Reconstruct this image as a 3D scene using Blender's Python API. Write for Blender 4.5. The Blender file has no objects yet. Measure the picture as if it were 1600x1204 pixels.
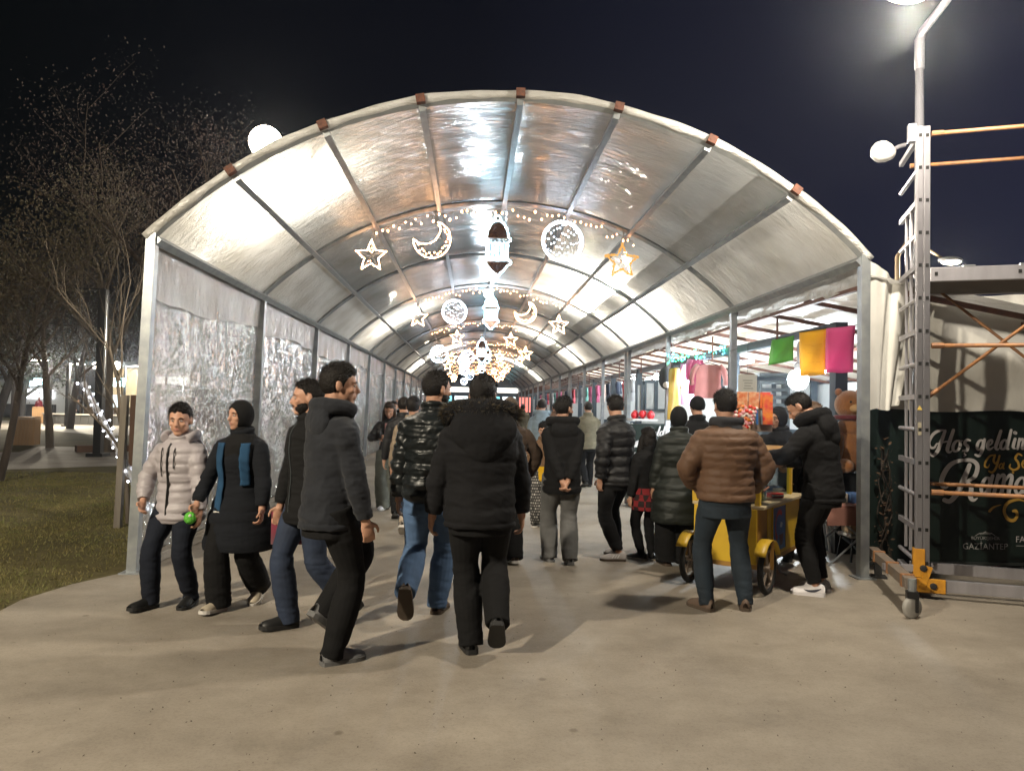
import bpy, bmesh, math, random
import numpy as np
from mathutils import Vector, Matrix

random.seed(7)
rng = np.random.default_rng(7)
S = bpy.context.scene
COL = S.collection
R = math.radians

# ------------------------------------------------------------------ camera
F_PX, YAW, PIT, ROL, EYE = 1150.0, R(3.0), R(1.75), R(1.1), 1.55
_f = Vector((math.sin(YAW) * math.cos(PIT), math.cos(YAW) * math.cos(PIT), math.sin(PIT)))
_r0 = Vector((math.cos(YAW), -math.sin(YAW), 0))
_u0 = _r0.cross(_f)
_r = math.cos(ROL) * _r0 + math.sin(ROL) * _u0
_u = math.cos(ROL) * _u0 - math.sin(ROL) * _r0
cam_d = bpy.data.cameras.new('camera')
cam = bpy.data.objects.new('camera', cam_d)
COL.objects.link(cam)
cam_d.sensor_fit = 'HORIZONTAL'
cam_d.sensor_width = 36.0
cam_d.lens = F_PX / 1600.0 * 36.0
cam_d.clip_start = 0.05
cam_d.clip_end = 900
m = Matrix.Identity(4)
for i in range(3):
    m[i][0], m[i][1], m[i][2] = _r[i], _u[i], -_f[i]
m[2][3] = EYE
cam.matrix_world = m
S.camera = cam
CAMP = Vector((0, 0, EYE))


def ray(px, py):
    return _f + _r * ((px - 800) / F_PX) - _u * ((py - 602) / F_PX)


def gp(px, py, z=0.0):
    d = ray(px, py)
    return CAMP + d * ((z - EYE) / d.z)


def aty(px, py, Y):
    d = ray(px, py)
    return CAMP + d * (Y / d.y)


def atx(px, py, X):
    d = ray(px, py)
    return CAMP + d * (X / d.x)


# ------------------------------------------------------------------ night sky
W = bpy.data.worlds.new('World')
S.world = W
W.use_nodes = True
nt = W.node_tree
nt.nodes.clear()
wo = nt.nodes.new('ShaderNodeOutputWorld')
bg = nt.nodes.new('ShaderNodeBackground')
tc = nt.nodes.new('ShaderNodeTexCoord')
sp = nt.nodes.new('ShaderNodeSeparateXYZ')
cr = nt.nodes.new('ShaderNodeValToRGB')
mr = nt.nodes.new('ShaderNodeMapRange')
mr.inputs['From Min'].default_value = -0.75
mr.inputs['From Max'].default_value = 0.75
nt.links.new(tc.outputs['Generated'], sp.inputs[0])
nt.links.new(sp.outputs['X'], mr.inputs['Value'])
nt.links.new(mr.outputs[0], cr.inputs[0])
e = cr.color_ramp.elements
e[0].position, e[0].color = 0.0, (0.0008, 0.0013, 0.0006, 1)
e[1].position, e[1].color = 1.0, (0.012, 0.0135, 0.030, 1)
n = e.new(0.5)
n.color = (0.0018, 0.0022, 0.0048, 1)
nt.links.new(cr.outputs[0], bg.inputs['Color'])
bg.inputs['Strength'].default_value = 1.0
nt.links.new(bg.outputs[0], wo.inputs[0])

S.view_settings.view_transform = 'Standard'
S.view_settings.look = 'None'
S.view_settings.gamma = 1
S.view_settings.exposure = 0.45
S.view_settings.use_curve_mapping = False
S.render.engine = 'CYCLES'
cy = S.cycles
cy.use_denoising = True
cy.max_bounces = 7
cy.diffuse_bounces = 3
cy.glossy_bounces = 3
cy.transmission_bounces = 4
cy.transparent_max_bounces = 12
cy.sample_clamp_indirect = 4.0
cy.caustics_reflective = False
cy.caustics_refractive = False
cy.blur_glossy = 0.0

# ------------------------------------------------------------------ tags and linking


def tag(o, label=None, cat=None, group=None, kind=None):
    if label:
        o['label'] = label
    if cat:
        o['category'] = cat
    if group:
        o['group'] = group
    if kind:
        o['kind'] = kind
    return o


def empty(name, loc=(0, 0, 0), rz=0.0):
    o = bpy.data.objects.new(name, None)
    o.location = loc
    o.rotation_euler = (0, 0, rz)
    o.empty_display_size = 0.2
    COL.objects.link(o)
    return o


def thing(name, label, cat, loc=(0, 0, 0), rz=0.0, group=None):
    return tag(empty(name, loc, rz), label, cat, group)


def copy_tree(o, parent=None):
    c = o.copy()
    COL.objects.link(c)
    if parent is not None:
        c.parent = parent
    for ch in list(o.children):
        copy_tree(ch, c)
    return c


class MB:
    """collects vertices and faces of one mesh"""

    def __init__(self):
        self.v, self.f = [], []

    def add(self, vs, fs):
        b = len(self.v)
        self.v.extend([tuple(p) for p in vs])
        self.f.extend([tuple(i + b for i in q) for q in fs])
        return self

    def box(self, c, s, rz=0.0, M=None):
        x, y, z = s[0] / 2, s[1] / 2, s[2] / 2
        vs = [Vector((i * x, j * y, k * z)) for i in (-1, 1) for j in (-1, 1) for k in (-1, 1)]
        if rz:
            rm = Matrix.Rotation(rz, 3, 'Z')
            vs = [rm @ p for p in vs]
        if M is not None:
            vs = [M @ p for p in vs]
        vs = [p + Vector(c) for p in vs]
        return self.add(vs, [(0, 1, 3, 2), (4, 6, 7, 5), (0, 4, 5, 1), (2, 3, 7, 6), (0, 2, 6, 4), (1, 5, 7, 3)])

    def bar(self, a, b, w, h=None, up=(0, 0, 1)):
        """square bar from a to b"""
        a, b = Vector(a), Vector(b)
        h = h or w
        d = (b - a).normalized()
        u = Vector(up)
        if abs(d.dot(u)) > 0.98:
            u = Vector((0, 1, 0))
        s = d.cross(u).normalized()
        u = s.cross(d).normalized()
        vs = []
        for p in (a, b):
            for i, j in ((-1, -1), (1, -1), (1, 1), (-1, 1)):
                vs.append(p + s * (i * w / 2) + u * (j * h / 2))
        return self.add(vs, [(3, 2, 1, 0), (4, 5, 6, 7), (0, 1, 5, 4), (1, 2, 6, 5), (2, 3, 7, 6), (3, 0, 4, 7)])

    def tube(self, pts, rad, n=8, cap=True, side=None, closed=False):
        """tube along pts; rad: number, list of numbers or of (rx, ry)"""
        pts = [Vector(p) for p in pts]
        k = len(pts)
        if not isinstance(rad, (list, tuple)):
            rad = [rad] * k
        vs, fs = [], []
        prev = Vector(side) if side is not None and not isinstance(side, list) else None
        for i, p in enumerate(pts):
            if closed:
                d = pts[(i + 1) % k] - pts[i - 1]
            else:
                d = pts[min(i + 1, k - 1)] - pts[max(i - 1, 0)]
            if d.length < 1e-9:
                d = Vector((0, 0, 1))
            d.normalize()
            if isinstance(side, list):
                prev = Vector(side[i])
            if prev is None:
                prev = Vector((1, 0, 0)) if abs(d.x) < 0.9 else Vector((0, 1, 0))
            s = prev - d * prev.dot(d)
            if s.length < 1e-6:
                s = d.orthogonal()
            s.normalize()
            prev = s
            t = d.cross(s)
            rr = rad[i]
            rx, ry = rr if isinstance(rr, (tuple, list)) else (rr, rr)
            for j in range(n):
                a = 2 * math.pi * j / n
                vs.append(p + s * (rx * math.cos(a)) + t * (ry * math.sin(a)))
        m_ = k if closed else k - 1
        for i in range(m_):
            for j in range(n):
                a, b = i * n + j, i * n + (j + 1) % n
                c, d_ = ((i + 1) % k) * n + (j + 1) % n, ((i + 1) % k) * n + j
                fs.append((a, b, c, d_))
        if cap and not closed:
            fs.append(tuple(range(n - 1, -1, -1)))
            fs.append(tuple((k - 1) * n + j for j in range(n)))
        return self.add(vs, fs)

    def ell(self, c, r, nu=16, nv=10, M=None):
        vs, fs = [], []
        c = Vector(c)
        for i in range(1, nv):
            th = math.pi * i / nv
            for j in range(nu):
                ph = 2 * math.pi * j / nu
                p = Vector((r[0] * math.sin(th) * math.cos(ph), r[1] * math.sin(th) * math.sin(ph), r[2] * math.cos(th)))
                vs.append(p)
        vs.append(Vector((0, 0, r[2])))
        vs.append(Vector((0, 0, -r[2])))
        if M is not None:
            vs = [M @ p for p in vs]
        vs = [p + c for p in vs]
        t, b = len(vs) - 2, len(vs) - 1
        for i in range(nv - 2):
            for j in range(nu):
                a, a2 = i * nu + j, i * nu + (j + 1) % nu
                fs.append((a, a + nu, a2 + nu, a2))
        for j in range(nu):
            fs.append((t, j, (j + 1) % nu))
            o = (nv - 2) * nu
            fs.append((b, o + (j + 1) % nu, o + j))
        return self.add(vs, fs)

    def lathe(self, prof, c=(0, 0, 0), n=20, M=None):
        vs, fs = [], []
        for (r_, z) in prof:
            for j in range(n):
                a = 2 * math.pi * j / n
                vs.append(Vector((r_ * math.cos(a), r_ * math.sin(a), z)))
        if M is not None:
            vs = [M @ p for p in vs]
        vs = [p + Vector(c) for p in vs]
        for i in range(len(prof) - 1):
            for j in range(n):
                a, b = i * n + j, i * n + (j + 1) % n
                fs.append((a, b, b + n, a + n))
        fs.append(tuple(range(n - 1, -1, -1)))
        fs.append(tuple((len(prof) - 1) * n + j for j in range(n)))
        return self.add(vs, fs)

    def grid(self, P):
        """P[i][j] points"""
        nr, nc = len(P), len(P[0])
        vs = [p for row in P for p in row]
        fs = [(i * nc + j, i * nc + j + 1, (i + 1) * nc + j + 1, (i + 1) * nc + j) for i in range(nr - 1) for j in range(nc - 1)]
        return self.add(vs, fs)

    def prism(self, poly, z0, z1, M=None):
        """extrude a 2-d polygon (x, y) from z0 to z1"""
        k = len(poly)
        vs = [Vector((p[0], p[1], z0)) for p in poly] + [Vector((p[0], p[1], z1)) for p in poly]
        if M is not None:
            vs = [M @ p for p in vs]
        fs = [tuple(range(k - 1, -1, -1)), tuple(range(k, 2 * k))]
        fs += [(i, (i + 1) % k, k + (i + 1) % k, k + i) for i in range(k)]
        return self.add(vs, fs)

    def mesh(self, name, mat, smooth=False):
        me = bpy.data.meshes.new(name)
        me.from_pydata(self.v, [], self.f)
        if mat is not None:
            me.materials.append(mat)
        if smooth:
            me.polygons.foreach_set('use_smooth', [True] * len(me.polygons))
        me.update()
        return me

    def build(self, name, mat, parent=None, smooth=False, bevel=0.0):
        me = self.mesh(name, mat, smooth)
        o = bpy.data.objects.new(name, me)
        COL.objects.link(o)
        if parent is not None:
            o.parent = parent
        if bevel:
            b = o.modifiers.new('bevel', 'BEVEL')
            b.width = bevel
            b.segments = 2
            b.limit_method = 'ANGLE'
        return o


def inst(name, me, parent=None, M=None, loc=None):
    o = bpy.data.objects.new(name, me)
    COL.objects.link(o)
    if parent is not None:
        o.parent = parent
    if M is not None:
        o.matrix_local = M
    if loc is not None:
        o.location = loc
    return o


# ------------------------------------------------------------------ materials
MATS = {}


def mat(name, col, rough=0.6, metal=0.0, bump=None, var=None, spec=0.5, sheen=0.0, coords='Object', emit=None):
    """bump: (scale xyz or number, strength, distance); var: (scale, second colour, detail)"""
    if name in MATS:
        return MATS[name]
    M_ = bpy.data.materials.new(name)
    M_.use_nodes = True
    t = M_.node_tree
    b = t.nodes['Principled BSDF']
    b.inputs['Base Color'].default_value = (*col, 1)
    b.inputs['Roughness'].default_value = rough
    b.inputs['Metallic'].default_value = metal
    b.inputs['Specular IOR Level'].default_value = spec
    if sheen:
        b.inputs['Sheen Weight'].default_value = sheen
    tcn = t.nodes.new('ShaderNodeTexCoord')
    if var:
        nz = t.nodes.new('ShaderNodeTexNoise')
        mp = t.nodes.new('ShaderNodeMapping')
        sc = var[0] if isinstance(var[0], (tuple, list)) else (var[0],) * 3
        mp.inputs['Scale'].default_value = sc
        nz.inputs['Scale'].default_value = 1.0
        nz.inputs['Detail'].default_value = var[2] if len(var) > 2 else 4
        t.links.new(tcn.outputs[coords], mp.inputs[0])
        t.links.new(mp.outputs[0], nz.inputs['Vector'])
        ra = t.nodes.new('ShaderNodeValToRGB')
        ra.color_ramp.elements[0].position = 0.33
        ra.color_ramp.elements[1].position = 0.67
        ra.color_ramp.elements[0].color = (*col, 1)
        ra.color_ramp.elements[1].color = (*var[1], 1)
        t.links.new(nz.outputs['Fac'], ra.inputs[0])
        t.links.new(ra.outputs[0], b.inputs['Base Color'])
    if bump:
        nz = t.nodes.new('ShaderNodeTexNoise')
        mp = t.nodes.new('ShaderNodeMapping')
        sc = bump[0] if isinstance(bump[0], (tuple, list)) else (bump[0],) * 3
        mp.inputs['Scale'].default_value = sc
        nz.inputs['Scale'].default_value = 1.0
        nz.inputs['Detail'].default_value = 5
        t.links.new(tcn.outputs[coords], mp.inputs[0])
        t.links.new(mp.outputs[0], nz.inputs['Vector'])
        bp = t.nodes.new('ShaderNodeBump')
        bp.inputs['Strength'].default_value = bump[1]
        bp.inputs['Distance'].default_value = bump[2] if len(bump) > 2 else 0.01
        t.links.new(nz.outputs['Fac'], bp.inputs['Height'])
        t.links.new(bp.outputs[0], b.inputs['Normal'])
    if emit:
        b.inputs['Emission Color'].default_value = (*emit[0], 1)
        b.inputs['Emission Strength'].default_value = emit[1]
    MATS[name] = M_
    return M_


def glow(name, col, strength):
    if name in MATS:
        return MATS[name]
    M_ = bpy.data.materials.new(name)
    M_.use_nodes = True
    t = M_.node_tree
    t.nodes.clear()
    o = t.nodes.new('ShaderNodeOutputMaterial')
    em = t.nodes.new('ShaderNodeEmission')
    em.inputs[0].default_value = (*col, 1)
    em.inputs[1].default_value = strength
    t.links.new(em.outputs[0], o.inputs[0])
    MATS[name] = M_
    return M_


def film(name, tint, diff, trans, transp, gloss, rough, scale, strength, dist, scale2=None):
    """plastic sheeting: diffuse + translucent + see-through + crinkled gloss"""
    M_ = bpy.data.materials.new(name)
    M_.use_nodes = True
    t = M_.node_tree
    t.nodes.clear()
    N = t.nodes.new
    o = N('ShaderNodeOutputMaterial')
    tcn = N('ShaderNodeTexCoord')
    mp = N('ShaderNodeMapping')
    mp.inputs['Scale'].default_value = scale
    t.links.new(tcn.outputs['Object'], mp.inputs[0])
    nz = N('ShaderNodeTexNoise')
    nz.inputs['Scale'].default_value = 1.0
    nz.inputs['Detail'].default_value = 6
    nz.inputs['Roughness'].default_value = 0.62
    nz.inputs['Distortion'].default_value = 0.7
    t.links.new(mp.outputs[0], nz.inputs['Vector'])
    bp = N('ShaderNodeBump')
    bp.inputs['Strength'].default_value = strength
    bp.inputs['Distance'].default_value = dist
    t.links.new(nz.outputs['Fac'], bp.inputs['Height'])
    last = bp
    if scale2:
        mp2 = N('ShaderNodeMapping')
        mp2.inputs['Scale'].default_value = scale2[0]
        t.links.new(tcn.outputs['Object'], mp2.inputs[0])
        vo = N('ShaderNodeTexVoronoi')
        vo.feature = 'DISTANCE_TO_EDGE'
        vo.inputs['Scale'].default_value = 1.0
        t.links.new(mp2.outputs[0], vo.inputs['Vector'])
        bp2 = N('ShaderNodeBump')
        bp2.inputs['Strength'].default_value = scale2[1]
        bp2.inputs['Distance'].default_value = scale2[2]
        t.links.new(vo.outputs['Distance'], bp2.inputs['Height'])
        t.links.new(bp.outputs[0], bp2.inputs['Normal'])
        last = bp2
    # dirt on the sheet
    nd = N('ShaderNodeTexNoise')
    nd.inputs['Scale'].default_value = 1.3
    nd.inputs['Detail'].default_value = 7
    t.links.new(tcn.outputs['Object'], nd.inputs['Vector'])
    ra = N('ShaderNodeValToRGB')
    ra.color_ramp.elements[0].position = 0.3
    ra.color_ramp.elements[1].position = 0.62
    ra.color_ramp.elements[0].color = (tint[0] * 0.72, tint[1] * 0.70, tint[2] * 0.66, 1)
    ra.color_ramp.elements[1].color = (*tint, 1)
    t.links.new(nd.outputs['Fac'], ra.inputs[0])
    df = N('ShaderNodeBsdfDiffuse')
    tr = N('ShaderNodeBsdfTranslucent')
    tp = N('ShaderNodeBsdfTransparent')
    gl = N('ShaderNodeBsdfGlossy')
    for nd_ in (df, tr):
        t.links.new(ra.outputs[0], nd_.inputs['Color'])
        t.links.new(last.outputs[0], nd_.inputs['Normal'])
    tp.inputs[0].default_value = (0.85, 0.85, 0.84, 1)
    gl.inputs['Color'].default_value = (0.9, 0.9, 0.9, 1)
    gl.inputs['Roughness'].default_value = rough
    t.links.new(last.outputs[0], gl.inputs['Normal'])
    tot = diff + trans
    m1 = N('ShaderNodeMixShader')
    m1.inputs[0].default_value = trans / tot
    t.links.new(df.outputs[0], m1.inputs[1])
    t.links.new(tr.outputs[0], m1.inputs[2])
    m2 = N('ShaderNodeMixShader')
    m2.inputs[0].default_value = transp / (tot + transp)
    t.links.new(m1.outputs[0], m2.inputs[1])
    t.links.new(tp.outputs[0], m2.inputs[2])
    m3 = N('ShaderNodeMixShader')
    m3.inputs[0].default_value = gloss / (tot + transp + gloss)
    t.links.new(m2.outputs[0], m3.inputs[1])
    t.links.new(gl.outputs[0], m3.inputs[2])
    t.links.new(m3.outputs[0], o.inputs[0])
    MATS[name] = M_
    return M_


STEEL = mat('galvanised steel', (0.34, 0.36, 0.37), 0.42, 0.55, bump=(60, 0.08, 0.002), var=(9, (0.25, 0.27, 0.29)))
WHITE_PAINT = mat('white steel', (0.62, 0.63, 0.63), 0.4, 0.1, var=(7, (0.5, 0.51, 0.52)))
RUST = mat('rusty clamp', (0.16, 0.06, 0.035), 0.8, 0.0, var=(40, (0.08, 0.04, 0.03)))
RUSTBEAM = mat('red oxide steel', (0.16, 0.07, 0.045), 0.7, 0.0, var=(12, (0.10, 0.05, 0.04)))
DARKSTEEL = mat('dark blue grey steel', (0.055, 0.075, 0.095), 0.45, 0.2, var=(6, (0.04, 0.055, 0.07)))
BLACK = mat('black steel', (0.012, 0.012, 0.013), 0.5, 0.2)
TARP = film('white tarpaulin', (0.84, 0.84, 0.83), 0.52, 0.48, 0.0, 0.10, 0.30, (2.2, 12, 7), 0.9, 0.06)
FILM = film('silvery clear film', (0.53, 0.55, 0.56), 0.24, 0.38, 0.06, 0.40, 0.11, (2.0, 12, 8), 0.8, 0.04,
            ((7, 30, 18), 0.45, 0.012))
WALLFILM = film('crinkled clear film', (0.55, 0.54, 0.54), 0.18, 0.18, 0.08, 0.70, 0.05, (6, 8, 4.0), 0.9, 0.07,
                ((14, 17, 8), 1.0, 0.03))
CLOTHWHITE = mat('white canvas', (0.64, 0.63, 0.60), 0.75, bump=((6, 6, 3), 0.5, 0.03), var=(2.0, (0.53, 0.52, 0.49), 6))

# ------------------------------------------------------------------ ground
def ground_mat(name, c1, c2, c3, s1, s2, bumpd, rough):
    M_ = bpy.data.materials.new(name)
    M_.use_nodes = True
    t = M_.node_tree
    b = t.nodes['Principled BSDF']
    N = t.nodes.new
    tcn = N('ShaderNodeTexCoord')
    n1 = N('ShaderNodeTexNoise')
    n1.inputs['Scale'].default_value = s1
    n1.inputs['Detail'].default_value = 8
    n1.inputs['Roughness'].default_value = 0.62
    n2 = N('ShaderNodeTexNoise')
    n2.inputs['Scale'].default_value = s2
    n2.inputs['Detail'].default_value = 6
    n2.inputs['Roughness'].default_value = 0.7
    for q in (n1, n2):
        t.links.new(tcn.outputs['Object'], q.inputs['Vector'])
    ra = N('ShaderNodeValToRGB')
    ra.color_ramp.elements[0].position = 0.3
    ra.color_ramp.elements[0].color = (*c1, 1)
    ra.color_ramp.elements[1].position = 0.7
    ra.color_ramp.elements[1].color = (*c2, 1)
    t.links.new(n1.outputs['Fac'], ra.inputs[0])
    rb = N('ShaderNodeValToRGB')
    rb.color_ramp.elements[0].position = 0.36
    rb.color_ramp.elements[0].color = (*c3, 1)
    rb.color_ramp.elements[1].position = 0.52
    rb.color_ramp.elements[1].color = (1, 1, 1, 1)
    t.links.new(n2.outputs['Fac'], rb.inputs[0])
    mx = N('ShaderNodeMix')
    mx.data_type = 'RGBA'
    mx.blend_type = 'MULTIPLY'
    mx.inputs[0].default_value = 1.0
    t.links.new(ra.outputs[0], mx.inputs[6])
    t.links.new(rb.outputs[0], mx.inputs[7])
    # worn spots and hairline cracks
    vo = N('ShaderNodeTexVoronoi')
    vo.inputs['Scale'].default_value = 2.6
    vo.inputs['Randomness'].default_value = 1.0
    t.links.new(tcn.outputs['Object'], vo.inputs['Vector'])
    rs = N('ShaderNodeValToRGB')
    rs.color_ramp.elements[0].position = 0.035
    rs.color_ramp.elements[0].color = (0.62, 0.60, 0.58, 1)
    rs.color_ramp.elements[1].position = 0.075
    rs.color_ramp.elements[1].color = (1, 1, 1, 1)
    t.links.new(vo.outputs['Distance'], rs.inputs[0])
    mp_ = N('ShaderNodeMapping')
    mp_.inputs['Scale'].default_value = (0.75, 0.95, 1)
    t.links.new(tcn.outputs['Object'], mp_.inputs[0])
    n3 = N('ShaderNodeTexNoise')
    n3.inputs['Scale'].default_value = 1.4
    n3.inputs['Detail'].default_value = 9
    n3.inputs['Roughness'].default_value = 0.7
    t.links.new(mp_.outputs[0], n3.inputs['Vector'])
    rw = N('ShaderNodeValToRGB')
    rw.color_ramp.elements[0].position = 0.36
    rw.color_ramp.elements[0].color = (0.74, 0.73, 0.72, 1)
    rw.color_ramp.elements[1].position = 0.60
    rw.color_ramp.elements[1].color = (1.05, 1.05, 1.05, 1)
    t.links.new(n3.outputs['Fac'], rw.inputs[0])
    prev = mx
    for q in (rs, rw):
        m2 = N('ShaderNodeMix')
        m2.data_type = 'RGBA'
        m2.blend_type = 'MULTIPLY'
        m2.inputs[0].default_value = 1.0
        t.links.new(prev.outputs[2], m2.inputs[6])
        t.links.new(q.outputs[0], m2.inputs[7])
        prev = m2
    t.links.new(prev.outputs[2], b.inputs['Base Color'])
    b.inputs['Roughness'].default_value = rough
    b.inputs['Specular IOR Level'].default_value = 0.35
    bp = N('ShaderNodeBump')
    bp.inputs['Strength'].default_value = 0.4
    bp.inputs['Distance'].default_value = bumpd
    t.links.new(n2.outputs['Fac'], bp.inputs['Height'])
    t.links.new(bp.outputs[0], b.inputs['Normal'])
    MATS[name] = M_
    return M_


CONCRETE = ground_mat('concrete', (0.235, 0.206, 0.170), (0.325, 0.286, 0.236), (0.86, 0.855, 0.845), 0.45, 70, 0.003, 0.60)
EARTH = ground_mat('lawn earth', (0.080, 0.070, 0.022), (0.14, 0.115, 0.045), (0.6, 0.6, 0.55), 0.9, 14, 0.02, 0.9)
PATHM = ground_mat('park path', (0.30, 0.27, 0.24), (0.40, 0.37, 0.33), (0.85, 0.85, 0.85), 0.8, 30, 0.003, 0.7)

g = MB().grid([[(x, y, 0) for x in (-300, -60, -20, 0, 60, 300)] for y in (-60, 0, 30, 120, 400)]).build('ground', EARTH)
tag(g, kind='structure')


def sheet(name, poly, z, material):
    me = MB().add([(p[0], p[1], z) for p in poly], [tuple(range(len(poly)))])
    return tag(me.build(name, material), kind='structure')


sheet('pavement', [(-3.5, -8), (40, -8), (40, 110), (-3.02, 110), (-3.02, 7.0), (-3.16, 6.75), (-3.33, 6.4), (-3.44, 5.9), (-3.40, 5.5), (-3.46, 3)], 0.004, CONCRETE)
# expansion joint strips in the pavement are too faint to build; low concrete kerb under the film wall
kerb = MB()
kerb.box((-3.02, 33, 0.05), (0.10, 52, 0.09))
tag(kerb.build('kerb', CONCRETE, bevel=0.01), kind='structure')

P_ = [gp(-260, 735), gp(28, 733), gp(200, 727), gp(330, 722), gp(330, 700), gp(200, 699), gp(60, 697), gp(30, 706), gp(-260, 712)]
sheet('path', [(p.x, p.y) for p in P_], 0.004, PATHM)
P_ = [gp(-260, 672), gp(60, 671), gp(150, 679), gp(330, 682), gp(330, 664), gp(150, 664), gp(70, 658), gp(-260, 652)]
sheet('path', [(p.x, p.y) for p in P_], 0.004, PATHM)

gr = MB()
for k in range(900):
    y_ = 2.0 + 9.0 * random.random() ** 1.5
    x_ = random.uniform(-0.62 * y_, 0.75 * y_)
    if x_ < -3.0:
        continue
    s_ = random.uniform(0.002, 0.007)
    a_ = random.uniform(0, 3.14)
    gr.add([(x_ + s_ * math.cos(a_ + q) * (1.0 if q % 3.14 < 0.1 else 0.6), y_ + s_ * math.sin(a_ + q), 0.0045 + (0.004 if q == 0 else 0)) for q in (0, 1.57, 3.14, 4.71)], [(0, 1, 2, 3)])
tag(gr.build('grit', mat('dark grit', (0.07, 0.055, 0.04), 0.9)), kind='stuff')

# ------------------------------------------------------------------ lawn blades
def grass(nb, x0, x1, y0, y1, name):
    xs = rng.uniform(x0, x1, nb)
    ys = y0 + (y1 - y0) * rng.random(nb) ** 1.6
    keep = xs < np.interp(ys, [3, 5.5, 5.9, 6.4, 6.75, 7.0, 7.4], [-3.46, -3.40, -3.44, -3.33, -3.16, -3.06, -3.08]) - rng.exponential(0.025, nb) + 0.012
    keep &= ~((ys > 16.2) & (ys < 26) & (xs < -6))
    clump = np.sin(xs * 2.1 + 1.3 * np.sin(ys * 1.7)) + np.sin(ys * 2.9 + xs)
    keep &= rng.random(nb) < 0.65 + 0.2 * clump
    xs, ys = xs[keep], ys[keep]
    k = len(xs)
    h = rng.uniform(0.012, 0.036, k)
    a = rng.uniform(0, 2 * np.pi, k)
    w = rng.uniform(0.002, 0.0045, k) * (1 + ys * 0.05)
    lx, ly = rng.normal(0, 0.014, k), rng.normal(0, 0.014, k)
    V = np.zeros((k, 3, 3))
    V[:, 0] = np.stack([xs - w * np.cos(a), ys - w * np.sin(a), np.zeros(k)], 1)
    V[:, 1] = np.stack([xs + w * np.cos(a), ys + w * np.sin(a), np.zeros(k)], 1)
    V[:, 2] = np.stack([xs + lx, ys + ly, h], 1)
    me = bpy.data.meshes.new(name)
    me.vertices.add(3 * k)
    me.vertices.foreach_set('co', V.reshape(-1))
    me.loops.add(3 * k)
    me.loops.foreach_set('vertex_index', np.arange(3 * k, dtype=np.int32))
    me.polygons.add(k)
    me.polygons.foreach_set('loop_start', np.arange(0, 3 * k, 3, dtype=np.int32))
    me.polygons.foreach_set('loop_total', np.full(k, 3, dtype=np.int32))
    me.update()
    me.validate()
    me.materials.append(mat('grass blades', (0.115, 0.125, 0.032), 0.75, var=(3.0, (0.20, 0.165, 0.06), 6), coords='Object'))
    o = bpy.data.objects.new(name, me)
    COL.objects.link(o)
    return tag(o, kind='stuff')


tag(grass(230000, -16, -3.3, 4.6, 17.5, 'grass'), 'short dry winter grass on the lawn beside the tunnel')

# ------------------------------------------------------------------ tunnel
TX, TH, TE, TZ = 0.385, 3.34, 3.05, 4.47        # centre, half span, eave height, crown height
TRISE = TZ - TE
TR = (TH * TH + TRISE * TRISE) / (2 * TRISE)
TCZ = TZ - TR
TA = math.asin(TH / TR)
NF, Y0, DY = 16, 6.85, 3.55
FY = [Y0 + i * DY for i in range(NF)]
PANG = [-TA + 2 * TA * i / 8 for i in range(9)]   # purlin angles


def arc(a, r=TR, y=0.0):
    return Vector((TX + r * math.sin(a), y, TCZ + r * math.cos(a)))


tun = thing('market_tunnel', 'long barrel vaulted market tunnel of steel hoops, white tarpaulin and clear plastic film', 'tunnel')
ab = MB()
ab.tube([arc(-TA + 2 * TA * i / 40) for i in range(41)], [(0.035, 0.035)] * 41, n=4)
arch_me = ab.mesh('arch', STEEL)
postl_me = MB().bar((-3.03, 0, 0), (TX - TH, 0, TE + 0.03), 0.085, 0.085).mesh('post', STEEL)
postr_me = MB().bar((TX + TH, 0, 0), (TX + TH, 0, TE + 0.03), 0.085, 0.085).mesh('post', STEEL)
foot_me = MB().box((0, 0, 0.008), (0.18, 0.18, 0.014)).mesh('foot_plate', STEEL)
for i, y in enumerate(FY):
    inst('arch', arch_me, tun, loc=(0, y, 0))
    pl_ = inst('post', postl_me, tun, loc=(0, y, 0))
    pr_ = inst('post', postr_me, tun, loc=(0, y, 0))
    inst('foot_plate', foot_me, pl_, loc=(-3.03, 0, 0))
    inst('foot_plate', foot_me, pr_, loc=(TX + TH, 0, 0))
    if i in (3, 6, 9):
        inst('post', postr_me, tun, loc=(0, y + 0.32, 0))
for k, a in enumerate(PANG):
    p = arc(a, TR - 0.045)
    wz = 0.06 if k not in (0, 8) else 0.075
    MB().bar((p.x, FY[0] - 0.02, p.z), (p.x, FY[-1], p.z), wz, wz, up=(math.sin(a), 0, math.cos(a))).build('purlin', STEEL, tun)
    if 0 < k < 8:
        q = arc(a, TR + 0.025)
        mbk = MB()
        mbk.box((q.x, FY[0] - 0.055, q.z), (0.085, 0.07, 0.075), M=Matrix.Rotation(-a, 3, 'Y') @ Matrix.Rotation(2 * a, 3, 'Y'))
        mbk.tube([(q.x - 0.02, FY[0] - 0.095, q.z), (q.x - 0.02, FY[0] - 0.05, q.z)], 0.012, 6)
        mbk.build('clamp', RUST, tun)


def wob(x, y, s):
    return math.sin(x * 5.1 + s) * math.sin(y * 3.3 + 1.7 * s) + 0.6 * math.sin(y * 9.2 + x * 2.2 + 2.3 * s) + 0.4 * math.sin(y * 17 + s * 3 + 3 * math.sin(x * 4))


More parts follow.
